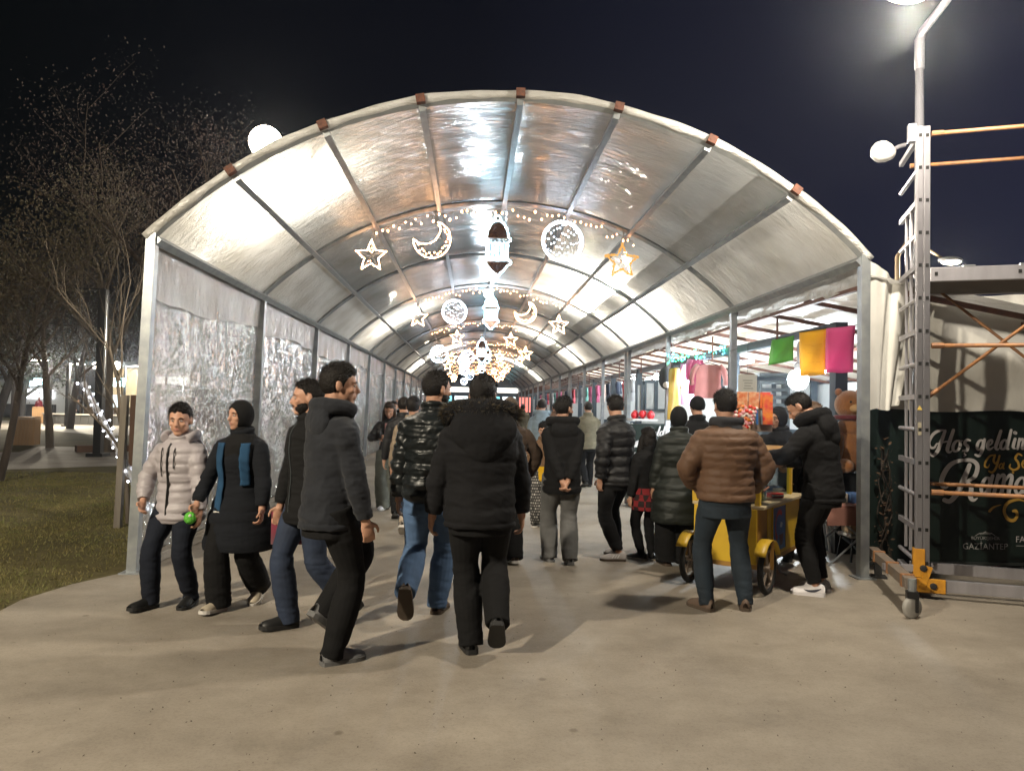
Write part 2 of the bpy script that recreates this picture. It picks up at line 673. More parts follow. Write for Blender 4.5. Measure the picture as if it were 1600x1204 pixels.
panel_me = {}
for k in range(8):
    for v in range(3):
        rows = []
        nu, nv = 14, 40
        for i in range(nu + 1):
            row = []
            for j in range(nv + 1):
                a = PANG[k] + (PANG[k + 1] - PANG[k]) * i / nu
                y = DY * j / nv
                edge = math.sin(math.pi * j / nv) ** 0.5 * math.sin(math.pi * i / nu) ** 0.5
                rr = TR + 0.045 + edge * (0.006 * wob(i / nu * 1.2, y, k * 2.1 + v * 5.3) - 0.02)
                row.append(arc(a, rr, y))
            rows.append(row)
        white = k in (0, 7)
        panel_me[k, v] = MB().grid(rows).mesh('roof_panel', TARP if white else FILM, True)
for b in range(NF - 1):
    for k in range(8):
        inst('roof_panel', panel_me[k, (b * 2 + k) % 3], tun, loc=(0, FY[b], 0))
# white tarpaulin lap along the outer film strips, and batten strips over the hoops
for k, aa in ((1, 0.55), (6, 0.0)):
    for b in range(NF - 1):
        a0 = PANG[k] + (PANG[k + 1] - PANG[k]) * (0.0 if k == 1 else 0.62)
        a1 = PANG[k] + (PANG[k + 1] - PANG[k]) * (0.38 if k == 1 else 1.0)
        rows = [[arc(a0 + (a1 - a0) * i / 5, TR + 0.062 + 0.006 * math.sin(j * 1.9 + b), FY[b] + DY * j / 16) for j in range(17)] for i in range(6)]
        if b % 3 != 0 or k == 6:
            MB().grid(rows).build('roof_lap', TARP, tun, smooth=True)
# front hem of the tarpaulin, wrapped round the first hoop
hem = MB()
hp, hr = [], []
for i in range(121):
    a = -TA - 0.01 + (2 * TA + 0.02) * i / 120
    w = 0.046 + 0.004 * math.sin(i * 0.31) + 0.004 * math.sin(i * 0.83 + 1)
    hp.append(arc(a, TR + 0.030 + 0.005 * math.sin(i * 0.27 + 2), FY[0] - 0.01))
    hr.append((0.045, w))
hem.tube(hp, hr, n=8, side=(0, 1, 0))
hem.build('front_hem', TARP, tun, smooth=True)
# left wall of clear film, one sheet per bay
wall_me = []
for v in range(4):
    rows = []
    nz_, ny_ = 34, 44
    for i in range(nz_ + 1):
        row = []
        z = 0.06 + (TE - 0.06) * i / nz_
        xb = -3.03 + (TX - TH + 3.03) * z / TE - 0.055
        for j in range(ny_ + 1):
            y = DY * j / ny_
            e_ = math.sin(math.pi * j / ny_) ** 0.4
            wv = 0.018 * math.sin(y * 7 + v * 2 + 0.8 * math.sin(z * 3)) + 0.012 * math.sin(y * 15 + z * 2.3 + v) + 0.010 * math.sin(z * 6 + y * 2 + v * 1.7) + 0.006 * math.sin(z * 21 + 4 * math.sin(y * 3 + v))
            row.append((xb + e_ * wv, y, z))
        rows.append(row)
    wall_me.append(MB().grid(rows).mesh('wall_sheet', WALLFILM, True))
topm = []
for v in range(2):
    rows = []
    for i in range(13):
        row = []
        for j in range(45):
            y = DY * j / 44
            dep = 0.50 + 0.05 * math.sin(y * 1.4 + v * 2) + 0.012 * math.sin(y * 5 + v)
            z = TE - 0.02 - dep * i / 12
            xb = -3.03 + (TX - TH + 3.03) * z / TE - 0.018
            row.append((xb + 0.016 * math.sin(y * 8 + v + i * 0.12) * i / 12 + 0.009 * math.sin(y * 19 + v) * i / 12, y, z))
        rows.append(row)
    topm.append(MB().grid(rows).mesh('wall_flap', MATS['white tarpaulin'], True))
FLAPM = film('dull grey film', (0.55, 0.52, 0.52), 0.36, 0.30, 0.12, 0.24, 0.16, (7, 8, 3), 0.9, 0.06)
for q in topm:
    q.materials.clear()
    q.materials.append(FLAPM)
for b in range(NF - 1):
    inst('wall_sheet', wall_me[b % 4], tun, loc=(0, FY[b], 0))
    inst('wall_flap', topm[b % 2], tun, loc=(0, FY[b], 0))
# valance below the right eave
val_me = []
for v in range(2):
    rows = []
    for i in range(7):
        row = []
        for j in range(41):
            y = DY * j / 40
            drop = 0.24 + 0.03 * math.sin(y * 2.7 + v * 2) + 0.014 * math.sin(y * 9)
            row.append((TX + TH + 0.055 + 0.012 * math.sin(y * 7 + v + i), y, TE + 0.01 - drop * i / 6))
        rows.append(row)
    val_me.append(MB().grid(rows).mesh('valance', TARP, True))
for b in range(NF - 1):
    inst('valance', val_me[b % 2], tun, loc=(0, FY[b], 0))

# ------------------------------------------------------------------ lamps that light the place
def point(name, loc, watts, col=(1, 0.86, 0.66), size=0.08, parent=None):
    d = bpy.data.lights.new(name, 'POINT')
    d.energy = watts
    d.color = col
    d.shadow_soft_size = size
    o = bpy.data.objects.new(name, d)
    o.location = loc
    COL.objects.link(o)
    if parent is not None:
        o.parent = parent
        o.matrix_parent_inverse = parent.matrix_world.inverted()
    return o


GLOW_WARM = glow('lit warm lamp', (1.0, 0.86, 0.62), 45)
GLOW_WHITE = glow('lit white lamp', (0.9, 0.97, 1.0), 30)
LAMPGREY = mat('lamp housing grey', (0.35, 0.35, 0.36), 0.45, 0.3)


def floodlight(p, face, label, watts, col=(1, 0.91, 0.76), size=0.17, bracket=None, mtl=None, group=None, beam=None):
    """small floodlight: housing, lens, bracket; face = direction it shines"""
    p = Vector(p)
    f_ = Vector(face).normalized()
    t = thing('floodlight', label, 'floodlight', p, group=group)
    q = f_.to_track_quat('-Z', 'Y').to_matrix()
    MB().box((0, 0, 0), (size * (1.5 if size < 0.2 else 0.9), size * (1.1 if size < 0.2 else 0.7), 0.07), M=q).build('housing', LAMPGREY, t, bevel=0.01)
    lens = MB()
    lens.lathe([(0.001, -0.17), (size * 0.25, -0.16), (size * 0.46, -0.125), (size * 0.60, -0.08), (size * 0.62, -0.036)], n=20, M=q)
    if size > 0.2:
        lens = MB().ell(f_ * 0.10 + Vector((0, 0, 0.03)), (0.17, 0.17, 0.17), 20, 14)  # oversized glowing ball stands in for the glare round the lamp
    lens.build('lens', mtl or GLOW_WARM, t, smooth=True)
    if bracket is not None:
        MB().tube([(0, 0, 0), (bracket * 0.25 + Vector((0, 0, -0.03))), bracket], 0.014, 6).build('bracket', LAMPGREY, t)
    d = bpy.data.lights.new('flood_beam', 'POINT')
    d.energy = watts
    d.color = col
    d.shadow_soft_size = 0.07
    L = bpy.data.objects.new('flood_beam', d)
    COL.objects.link(L)
    L.parent = t
    L.location = f_ * 0.26 if beam is None else beam
    return t


pf = aty(415, 222, 7.9)
fl_ = floodlight(pf, (0.22, -0.75, -0.60), 'glaring floodlight bracketed on the left shoulder of the tunnel roof', 520, size=0.25, beam=Vector((0.12, 0.14, -0.26)), bracket=arc(PANG[1] + 0.13, TR + 0.08, 7.55) - pf)
fl_.name = 'floodlight'
for i, (px, py, Y, w, lab) in enumerate((  # assumed floodlights, unseen above the film, added to make its panels glow
        (1005, 392, 14.2, 1700, 'assumed floodlight glowing through the roof film behind the right-hand star of the first row'),
        (930, 478, 17.2, 1700, 'assumed floodlight above the roof film over the second hoop span on the stall side'),
        (876, 530, 25.5, 1700, 'assumed floodlight above the roof film of the stall side, middle of the tunnel'),
        (838, 574, 41.0, 1500, 'assumed floodlight above the roof film of the stall side, far end of the tunnel'),
        (610, 500, 19.5, 500, 'assumed floodlight above the left roof film between the fourth and fifth hoop'),
        (668, 556, 34.0, 1500, 'assumed floodlight above the left roof film far down the tunnel'))):
    left = i >= 4
    a = (PANG[1] + PANG[2]) / 2 if left else (PANG[6] + PANG[7]) / 2
    p = arc(a, TR + 0.75, Y)
    foot = arc(a + (0.10 if not left else -0.10), TR + 0.08, Y) - p
    floodlight(p, (-math.sin(a), 0, -math.cos(a)), lab, w, size=0.16, bracket=foot)

# ------------------------------------------------------------------ hanging light figures
LED_W = glow('warm white led rope', (1.0, 0.55, 0.27), 30)
LED_C = glow('cold white led rope', (0.45, 0.80, 1.0), 30)
LED_N = glow('neutral led rope', (0.70, 0.83, 1.0), 26)
LED_O = glow('orange fairy bulb', (1.0, 0.42, 0.18), 30)
LED_Y = glow('golden led rope', (1.0, 0.50, 0.13), 0.75)
TINSEL = mat('copper tinsel', (0.36, 0.17, 0.09), 0.5, 0.3, bump=(90, 1.0, 0.02), var=(60, (0.06, 0.03, 0.02)))
WIRE = mat('pale wire', (0.35, 0.33, 0.30), 0.5, 0.3)


def rope(mb, pts, r=0.010, closed=True, bead=0.045, br=0.017):
    r, br = r * 0.42, br * 0.52
    pts = [Vector(p) for p in pts]
    mb.tube(pts, r, 6, closed=closed)
    seq = pts + ([pts[0]] if closed else [])
    acc = 0.0
    for a, b in zip(seq[:-1], seq[1:]):
        L = (b - a).length
        while acc < L:
            c = a.lerp(b, acc / L)
            s = br * random.uniform(0.75, 1.2)
            mb.ell(c + Vector((random.uniform(-.006, .006), random.uniform(-.006, .006), random.uniform(-.006, .006))), (s, s, s), 6, 4)
            acc += bead
        acc -= L
    return mb


def densify(pts, n, closed=True):
    out = []
    seq = [Vector(p) for p in pts]
    m_ = len(seq) if closed else len(seq) - 1
    for i in range(m_):
        a, b = seq[i], seq[(i + 1) % len(seq)]
        for k in range(n):
            out.append(a.lerp(b, k / n))
    if not closed:
        out.append(seq[-1])
    return out


def bulbs(mb, pts, s=0.013):
    for p in pts:
        mb.ell(p, (s, s, s), 6, 4)
    return mb


def star_parts(mtl=None):
    out = []
    fat = 2.2 if mtl else 1.0
    pts = []
    for i in range(10):
        a = math.pi / 2 + i * math.pi / 5
        r_ = 0.255 if i % 2 == 0 else 0.112
        pts.append((r_ * math.cos(a), 0, r_ * math.sin(a)))
    o = MB()
    rope(o, densify(pts, 4), 0.011 * fat, br=0.019 * fat)
    inn = [(p[0] * 0.62, 0, p[2] * 0.62) for p in pts]
    out.append(('rope_outline', o.mesh('rope_outline', mtl or LED_W)))
    f2 = MB()
    bulbs(f2, [(random.uniform(-.09, .09), random.uniform(-.02, .02), random.uniform(-.1, .14)) for _ in range(11)], 0.008)
    out.append(('filler_bulbs', f2.mesh('filler_bulbs', LED_O)))
    w = MB()
    for i in range(0, 10, 2):
        w.bar((0, 0.012, 0), (pts[i][0], 0.012, pts[i][2]), 0.006)
    w.bar((-0.004, 0, 0.25), (0.012, 0, 0.47), 0.006)
    w.bar((0.03, 0, 0.22), (0.012, 0, 0.47), 0.006)
    out.append(('wire_frame', w.mesh('wire_frame', WIRE)))
    return out


def crescent_parts(flip=1):
    pts = []
    for i in range(28):
        a = R(75) - R(285) * i / 27
        a = R(70) - R(-0) - R(250) * i / 27
        pts.append((0.27 * math.cos(a), 0, 0.27 * math.sin(a)))
    a0, a1 = Vector(pts[0]), Vector(pts[-1])
    c = Vector((-0.115 * math.cos(R(35)), 0, 0.105 + 0.06))
    r0 = (a0 - c).length
    an0 = math.atan2((a1 - c).z, (a1 - c).x)
    an1 = math.atan2((a0 - c).z, (a0 - c).x)
    while an1 < an0:
        an1 += 2 * math.pi
    r1 = (a1 - c).length
    inner = []
    for i in range(1, 19):
        t_ = i / 19
        a = an0 + (an1 - an0) * t_
        rr = r1 + (r0 - r1) * t_
        inner.append((c.x + rr * math.cos(a), 0, c.z + rr * math.sin(a)))
    loop = [Vector((p[0] * flip, 0, p[2])) for p in [tuple(q) for q in pts] + inner]
    o = rope(MB(), loop, 0.011, br=0.019)
    f2 = MB()
    for i in range(2, 25):
        a = Vector(pts[i])
        d = (c - a).normalized()
        bulbs(f2, [(flip * (a.x + d.x * random.uniform(.03, .09)), random.uniform(-.02, .02), a.z + d.z * random.uniform(.03, .09))], 0.011)
    w = MB()
    for i in (4, 9, 14, 19):
        a = Vector(pts[i])
        b = Vector(inner[min(17, max(0, 17 - int((i - 1) * 0.75)))])
        w.bar((flip * a.x, 0.012, a.z), (flip * b.x, 0.012, b.z), 0.005)
    w.bar((flip * 0.05, 0, 0.265), (flip * 0.05, 0, 0.47), 0.005)
    return [('rope_outline', o.mesh('rope_outline', LED_W)), ('filler_bulbs', f2.mesh('filler_bulbs', LED_O)), ('wire_frame', w.mesh('wire_frame', WIRE))]


def lantern_parts():
    prof = [(0.05, 0.40), (0.11, 0.34), (0.15, 0.25), (0.165, 0.16), (0.195, 0.15), (0.195, 0.11), (0.155, 0.10), (0.155, -0.16), (0.20, -0.18), (0.20, -0.225),
            (0.15, -0.25), (0.10, -0.32), (0.055, -0.36), (0.03, -0.40)]
    loop = [(x, 0, z) for x, z in prof] + [(-x, 0, z) for x, z in reversed(prof)]
    o = rope(MB(), loop, 0.013, br=0.021)
    rope(o, [(0.04 * math.cos(i * math.pi / 5), 0, 0.44 + 0.045 * math.sin(i * math.pi / 5)) for i in range(10)], 0.01, br=0.016)
    rope(o, [(-0.155, 0, -0.17), (0.155, 0, -0.17)], 0.01, closed=False, br=0.015)
    for cx in (-0.10, -0.034, 0.034, 0.10):
        oval = []
        for i in range(14):
            a = 2 * math.pi * i / 14
            oval.append((cx + 0.021 * math.cos(a), 0, (0.065 if math.sin(a) > 0 else -0.13) + 0.024 * math.sin(a)))
        rope(o, oval, 0.006, br=0.011, bead=0.04)
    d = MB()
    d.prism([(x, z) for x, z in ((0.04, 0.37), (0.095, 0.32), (0.13, 0.24), (0.14, 0.15), (-0.14, 0.15), (-0.13, 0.24), (-0.095, 0.32), (-0.04, 0.37))], -0.02, 0.02, M=Matrix.Rotation(math.pi / 2, 3, 'X'))
    d2 = MB()
    d2.prism([(x, z) for x, z in ((0.15, -0.20), (0.13, -0.25), (0.08, -0.31), (0, -0.37), (-0.08, -0.31), (-0.13, -0.25), (-0.15, -0.20))], -0.02, 0.02, M=Matrix.Rotation(math.pi / 2, 3, 'X'))
    w = MB().bar((0, 0, 0.48), (0, 0, 0.56), 0.008)
    return [('rope_outline', o.mesh('rope_outline', LED_C)), ('tinsel_panel', d.mesh('tinsel_panel', TINSEL)), ('tinsel_panel', d2.mesh('tinsel_panel', TINSEL)), ('wire_frame', w.mesh('wire_frame', WIRE))]


def globe_parts():
    o = rope(MB(), [(0.30 * math.cos(2 * math.pi * i / 44), 0, 0.30 * math.sin(2 * math.pi * i / 44)) for i in range(44)], 0.011, br=0.018)
    rope(o, [(0.272 * math.cos(2 * math.pi * i / 44), 0.01, 0.272 * math.sin(2 * math.pi * i / 44)) for i in range(44)], 0.005, br=0.010, bead=0.07)
    w, b = MB(), MB()
    for k in range(-6, 7):
        x = k * 0.042
        h = math.sqrt(0.28 ** 2 - x * x)
        w.bar((x, 0, -h), (x + 0.004, 0, h), 0.005)
        z = -h + random.uniform(0, 0.08)
        while z < h:
            bulbs(b, [(x, random.uniform(-.015, .015), z)], random.uniform(0.006, 0.012))
            z += random.uniform(0.07, 0.17)
    w.bar((0, 0, 0.30), (0, 0, 0.46), 0.006)
    return [('rope_outline', o.mesh('rope_outline', LED_N)), ('filler_bulbs', b.mesh('filler_bulbs', LED_N)), ('wire_frame', w.mesh('wire_frame', WIRE))]


KIT = {'star': star_parts(), 'moon': crescent_parts(1), 'moonb': crescent_parts(1), 'lantern': lantern_parts(), 'globe': globe_parts(), 'gold': star_parts(LED_Y)}
NAMES = {'star': ('star_light', 'star light'), 'gold': ('star_light', 'star light'), 'moon': ('crescent_light', 'moon light'), 'moonb': ('crescent_light', 'moon light'),
         'lantern': ('lantern_light', 'lantern light'), 'globe': ('globe_light', 'globe light')}
LOOK = {'star': 'glowing warm white star', 'gold': 'golden wire star, dimly lit,', 'moon': 'glowing warm white crescent moon', 'moonb': 'glowing warm white crescent moon',
        'lantern': 'glowing cold white lantern figure with copper tinsel', 'globe': 'glowing white disc filled with light strings'}
ROWN = ['first', 'second', 'third', 'fourth', 'fifth', 'sixth', 'seventh', 'eighth', 'ninth', 'tenth', 'eleventh']


def figure(kind, p, sc, label):
    nm, cat_ = NAMES[kind]
    t = thing(nm, label, cat_, p, random.uniform(-0.08, 0.08), 'light figures hung in rows across the tunnel')
    t.scale = (sc, sc, sc)
    for n_, me in KIT[kind]:
        inst(n_, me, t)
    return t


for kind, px, py, side_ in (('star', 580, 400, 'at the left end of'), ('moon', 675, 374, 'left of the lantern in'), ('lantern', 777, 388, 'in the middle of'), ('globe', 879, 377, 'right of the lantern in'), ('gold', 972, 408, 'at the right end of')):
    figure(kind, aty(px, py, 10.33), 0.97 if kind != 'star' else 0.9, LOOK[kind] + ' hanging ' + side_ + ' the first row')
for kind, px, py, side_ in (('star', 653, 496, 'at the left end of'), ('globe', 710, 487, 'left of the lantern in'), ('lantern', 767, 489, 'in the middle of'), ('moonb', 821, 488, 'right of the lantern in'), ('star', 873, 508, 'at the right end of')):
    figure(kind, aty(px, py, 17.43), 0.95, LOOK[kind] + ' hanging ' + side_ + ' the second row')
for kind, px, py, side_ in (('star', 714, 527, 'left of the middle in'), ('globe', 686, 553, 'at the left end of'), ('lantern', 753, 549, 'in the middle of'), ('star', 798, 531, 'right of the middle in'), ('star', 821, 553, 'at the right end of')):
    figure(kind, aty(px, py, 24.5), 0.95, LOOK[kind] + ' hanging ' + side_ + ' the third row')
for r_, Y in ((3, 31.6), (4, 35.2), (5, 38.7), (6, 42.3), (7, 45.8), (8, 49.4), (9, 52.9), (10, 56.5)):
    for k, (kind, x, side_) in enumerate((('star', -1.25, 'at the left end of'), ('globe', -0.5, 'left of the middle in'), ('lantern' if r_ % 2 else 'moon', 0.3, 'in the middle of'), ('star', 1.1, 'right of the middle in'), ('star', 1.9, 'at the right end of'))):
        if (r_ * 3 + k * 2) % 5 < 2 and r_ > 3:
            continue
        x += random.uniform(-0.3, 0.3)
        z = TCZ + math.sqrt(TR ** 2 - (x - TX) ** 2) - random.uniform(0.55, 0.85)
        figure(kind, (x, Y - 0.06, z), random.uniform(0.7, 0.95), LOOK[kind] + ' hanging ' + side_ + ' the %s row' % ROWN[r_])

# fairy light strings along the hoops
for r_, Y in enumerate((10.4, 17.5, 24.6, 31.7, 35.25, 38.8, 42.35, 45.9, 49.45, 53.0, 56.55)):
    t = thing('fairy_light_string', 'string of small orange bulbs along the hoop above the %s row of hanging figures' % ROWN[r_], 'fairy lights', (0, Y, 0), group='strings of fairy lights along the hoops')
    c, b = MB(), MB()
    a0, a1 = PANG[2] + 0.0, PANG[6] + 0.02
    pts = []
    nb = 46
    for i in range(nb + 1):
        a = a0 + (a1 - a0) * i / nb
        q = arc(a, TR - 0.085 - 0.028 * abs(math.sin(i * math.pi / 8)) - 0.012 * math.sin(i * 1.7), -0.03)
        pts.append(q)
        d_ = random.choice((0.0, 0.02, 0.06, 0.10))
        q2 = q + Vector((random.uniform(-.01, .01), random.uniform(-.02, .02), -d_))
        if d_ > 0.01:
            c.bar(q, q2, 0.004)
        s = random.uniform(0.008, 0.014)
        b.ell(q2, (s, s, s * 1.5), 6, 4)
    c.tube(pts, 0.006, 5)
    c.build('cable', WIRE, t)
    tag(b.build('bulbs', LED_O, t), kind='stuff')

# bare white bulb at the second row
pb = aty(763, 459, 17.3)
t = thing('hanging_bulb', 'glaring bare white bulb hung above the lantern of the second row', 'bulb', pb)
MB().ell((0, 0, 0), (0.10, 0.10, 0.11)).build('globe', glow('lit bare bulb', (0.8, 0.93, 1.0), 40), t, True)
MB().lathe([(0.05, 0.09), (0.05, 0.16), (0.03, 0.2)], n=12).build('socket', LAMPGREY, t)
MB().bar((0, 0, 0.19), (0, 0, max(0.3, TZ - pb.z - 0.05)), 0.01).build('flex', BLACK, t)
L = point('bulb_light', pb, 200, (0.82, 0.92, 1.0), 0.1)
L.parent = t
L.location = (0, 0, -0.16)

# ------------------------------------------------------------------ lean-to stalls on the right
SX0, SX1 = 4.42, 7.6
SY = [8.7 + 3.6 * i for i in range(15)]


def canz(x):
    return 2.86 - (x - 3.78) * 0.165


can = thing('stall_canopy', 'lean-to roof of white tarpaulin on rusty rafters over the stalls right of the tunnel', 'canopy')
for b in range(16):
    y0 = 6.95 + b * 3.55
    rows = []
    for i in range(9):
        x = 3.80 + (SX1 - 3.80) * i / 8
        rows.append([(x, y0 + 3.55 * j / 16, canz(x) + 0.04 + 0.012 * math.sin(j * 2.1 + i * 0.8 + b) + (0.02 if j % 4 == 0 else 0)) for j in range(17)])
    MB().grid(rows).build('roof_sheet', TARP, can, smooth=True)
raf = MB().bar((3.80, 0, canz(3.80) - 0.01), (SX1, 0, canz(SX1) - 0.01), 0.045, 0.05).mesh('rafter', RUSTBEAM)
for i in range(48):
    inst('rafter', raf, can, loc=(0, 7.1 + i * 1.18, 0))
for x in (3.80, 5.6):
    MB().bar((x, 6.95, canz(x) - 0.055), (x, 63, canz(x) - 0.055), 0.05, 0.04).build('beam', RUSTBEAM, can)
hang_me = MB().bar((3.95, 0, 2.42), (3.95, 0, canz(3.95) - 0.03), 0.022).mesh('hanger_rod', RUSTBEAM)
for i in range(8):
    inst('hanger_rod', hang_me, can, loc=(0, 9.4 + i * 2.6, 0))

PANELW = mat('white plastic panel', (0.62, 0.64, 0.64), 0.3, bump=((5, 5, 8), 0.5, 0.02))
COUNTER = mat('counter board', (0.035, 0.045, 0.055), 0.5, var=(3, (0.02, 0.025, 0.03)))
COUNTERTOP = mat('counter top', (0.42, 0.38, 0.33), 0.45)
SHELFM = mat('shelf steel', (0.05, 0.06, 0.065), 0.45, 0.2)
TUBEG = glow('lit tube lamp', (0.88, 0.97, 1.0), 130)
BULBG = glow('lit stall bulb', (0.90, 0.97, 1.0), 22)

ORD = ['first', 'second', 'third', 'fourth', 'fifth', 'sixth', 'seventh', 'eighth', 'ninth', 'tenth', 'eleventh', 'twelfth', 'thirteenth', 'fourteenth', 'fifteenth']


post_me = MB().box((0, 0, 1.33), (0.15, 0.15, 2.66)).mesh('post', DARKSTEEL)
head_me = MB().box((0, 1.8, 2.60), (0.10, 3.45, 0.12)).mesh('header_beam', DARKSTEEL)
part_me = MB().box((0, 0, 0.60), (SX1 - SX0 - 0.16, 0.05, 1.2)).box((0, 0, 2.30), (SX1 - SX0 - 0.16, 0.06, 0.10)).box((-0.55, 0, 1.72), (0.09, 0.07, 1.06)).box((0.6, 0, 1.72), (0.09, 0.07, 1.06)).mesh('partition_frame', DARKSTEEL)
pane_me = []
for (x0, x1) in ((-1.5, -0.6), (-0.5, 0.55), (0.65, 1.5)):
    pane_me.append(MB().box(((x0 + x1) / 2, 0, 1.725), (x1 - x0, 0.02, 1.04)).mesh('panel', PANELW))
cnt_me = MB().box((SX0 + 0.30, 1.8, 0.44), (0.05, 3.2, 0.86)).mesh('counter_front', COUNTER)
top_me = MB().box((SX0 + 0.55, 1.8, 0.895), (0.62, 3.3, 0.035)).mesh('counter_top', COUNTERTOP)
back_me = MB().box((SX1 + 0.04, 1.8, 1.1), (0.05, 3.55, 2.2)).mesh('back_wall', PANELW)
lip_me = MB().box((SX0 + 0.30, 1.8, 1.06), (0.03, 3.2, 0.28)).mesh('counter_sign', mat('stall sign board', (0.02, 0.03, 0.03), 0.4))


def stall(i):
    y = SY[i]
    t = thing('market_stall', '%s market stall along the right side of the tunnel, dark steel frame under the lean-to' % ORD[i], 'market stall', (0, y, 0), group='market stalls along the tunnel')
    inst('post', post_me, t, loc=(SX0, 0, 0))
    inst('post', post_me, t, loc=(SX1 - 0.1, 0, -0.25))
    inst('header_beam', head_me, t, loc=(SX0, 0, 0))
    inst('back_wall', back_me, t)
    if i >= 2:
        pf_ = inst('partition', part_me, t, loc=((SX0 + SX1) / 2, 0, 0))
        for q in pane_me:
            inst('panel', q, pf_)
    if i >= 1:
        inst('counter_front', cnt_me, t)
        inst('counter_top', top_me, t)
    return t


for i in range(14):
    stall(i)

# lamps in the stalls
tube_me = MB().tube([(0, -0.6, 0), (0, 0.6, 0)], 0.022, 8).mesh('tube', TUBEG)
tubeh_me = MB().box((0, 0, 0.035), (0.07, 1.25, 0.03)).mesh('fitting', LAMPGREY)
for i in range(13):
    for k, (dx, dy) in enumerate(((0.75, 1.7), (1.9, 1.2))):
        if k == 1 and i > 6:
            continue
        if i == 0 and k == 0:
            continue
        x = SX0 + dx
        t = thing('tube_lamp', 'lit white tube lamp under the roof of the %s stall, %s' % (ORD[i], 'near the counter' if k == 0 else 'towards the back'), 'tube lamp', (x, SY[i] + dy, canz(x) - 0.13), group='tube lamps in the stalls')
        inst('tube', tube_me, t)
        inst('fitting', tubeh_me, t)
bulb_me = MB().ell((0, 0, 0), (0.085, 0.085, 0.09), 16, 10).mesh('globe', BULBG, True)
sock_me = MB().lathe([(0.03, 0.08), (0.032, 0.13), (0.012, 0.15), (0.006, 0.42)], n=10).mesh('socket', LAMPGREY)
for (px, py, Y, s, w, lab) in ((1247, 593, 10.6, 1.75, 340, 'large glaring round bulb behind the yellow card'), (1091, 573, 13.6, 1.1, 130, 'bright bulb among the hanging clothes'),
                               (1026, 589, 19.5, 1.0, 40, 'round bulb right of the pair under the stall roof'), (990, 594, 21.0, 1.0, 40, 'round bulb left of the pair under the stall roof'),
                               (1330, 462, 8.0, 0.0, 0, '')):
    if s == 0:
        continue
    p = aty(px, py, Y)
    t = thing('stall_bulb', lab, 'bulb', p, group='round bulbs in the stalls')
    a = inst('globe', bulb_me, t)
    b = inst('socket', sock_me, t)
    a.scale = b.scale = (s, s, s)
    L = point('bulb_light', p, w, (0.86, 0.95, 1.0), 0.1)
    L.parent = t
    L.location = (-0.02, 0, -0.22 * s)

# slatted shelf, seen past the menu card
p0, p1 = aty(1190, 632, 15.3), aty(1222, 586, 15.3)
t = thing('slatted_shelf', 'dark slatted rack standing against the white partition behind the cart', 'shelf', (0, 15.3, 0))
for k in range(5):
    z = p0.z + (p1.z - p0.z) * k / 4
    MB().box(((p0.x + p1.x) / 2, 0, z), (p1.x - p0.x + 0.2, 0.3, 0.07)).build('slat', SHELFM, t)
for x in (p0.x - 0.08, p1.x + 0.08):
    MB().box((x, 0, 1.1), (0.05, 0.32, 2.2)).build('upright', SHELFM, t)

# window in the blue grey end wall
t = thing('stall_window', 'white lit window with dark frame in the blue grey stall wall beyond the red goods', 'window', (0, 19.4, 0))
for (xa, xb, ya, yb) in ((994, 1003, 600, 652), (1008, 1024, 597, 640), (1026, 1052, 595, 640)):
    a, b = aty(xa, yb, 19.4), aty(xb, ya, 19.4)
    fr = MB()
    w_, h_ = b.x - a.x, b.z - a.z
    cx, cz = (a.x + b.x) / 2, (a.z + b.z) / 2
    for (ox, oz, sx, sz) in ((0, h_ / 2, w_ + .06, .05), (0, -h_ / 2, w_ + .06, .05), (w_ / 2, 0, .05, h_ - .05), (-w_ / 2, 0, .05, h_ - .05)):
        fr.box((cx + ox, 0, cz + oz), (sx, 0.06, sz))
    fo = fr.build('frame', DARKSTEEL, t)
    MB().box((cx, 0.02, cz), (w_ - .04, 0.02, h_ - .04)).build('pane', PANELW, fo)


# ------------------------------------------------------------------ goods
def shirt(p, w, h, material, label, rz=0.0, sleeves=True, legs=False, group='clothes hanging at the stalls', name='hanging_shirt', cat_='shirt'):
    t = thing(name, label, cat_, p, rz, group)
    mb = MB()
    n_ = 10
    front, back = [], []
    for i in range(n_ + 1):
        u = i / n_
        z = -h * u
        half = w * (0.30 + 0.08 * min(1, u * 5)) if u < 0.2 else w * (0.34 + 0.05 * (u - 0.2) + 0.012 * math.sin(u * 9))
        row = []
        for j in range(9):
            s_ = -1 + 2 * j / 8
            dep = 0.055 * math.sqrt(max(0, 1 - s_ * s_)) + 0.012 * math.sin(j * 1.9 + i * 0.5) * u
            zz = z - (0.05 * h * abs(s_) if i == 0 else 0) - (0.03 * h * (1 - abs(s_)) if i == 0 else 0)
            row.append((s_ * half, dep, zz))
        front.append([(a, -b, c) for a, b, c in row])
        back.append(row)
    mb.grid(front)
    mb.grid([list(reversed(r_)) for r_ in back])
    mb.build('cloth_body', material, t, smooth=True)
    if sleeves:
        for sgn in (-1, 1):
            pts = [(sgn * w * 0.30, 0, -0.06 * h), (sgn * w * 0.42, -0.01, -0.20 * h), (sgn * w * 0.47, -0.02, -0.45 * h), (sgn * w * 0.46, -0.03, -0.62 * h)]
            MB().tube(pts, [(0.05, .085 * w / .6), (0.045, .08 * w / .6), (0.04, .07 * w / .6), (0.04, .075 * w / .6)], 10).build('sleeve', material, t, smooth=True)
    hg = MB()
    hg.tube([(-w * 0.28, 0, -0.05 * h), (0, 0, 0.02), (w * 0.28, 0, -0.05 * h)], 0.008, 6)
    hg.tube([(0, 0, 0.02), (0, 0, 0.07), (0.025, 0, 0.10), (0.0, 0, 0.13), (-0.02, 0, 0.11)], 0.005, 6)
    hg.build('hanger', BLACK, t)
    return t


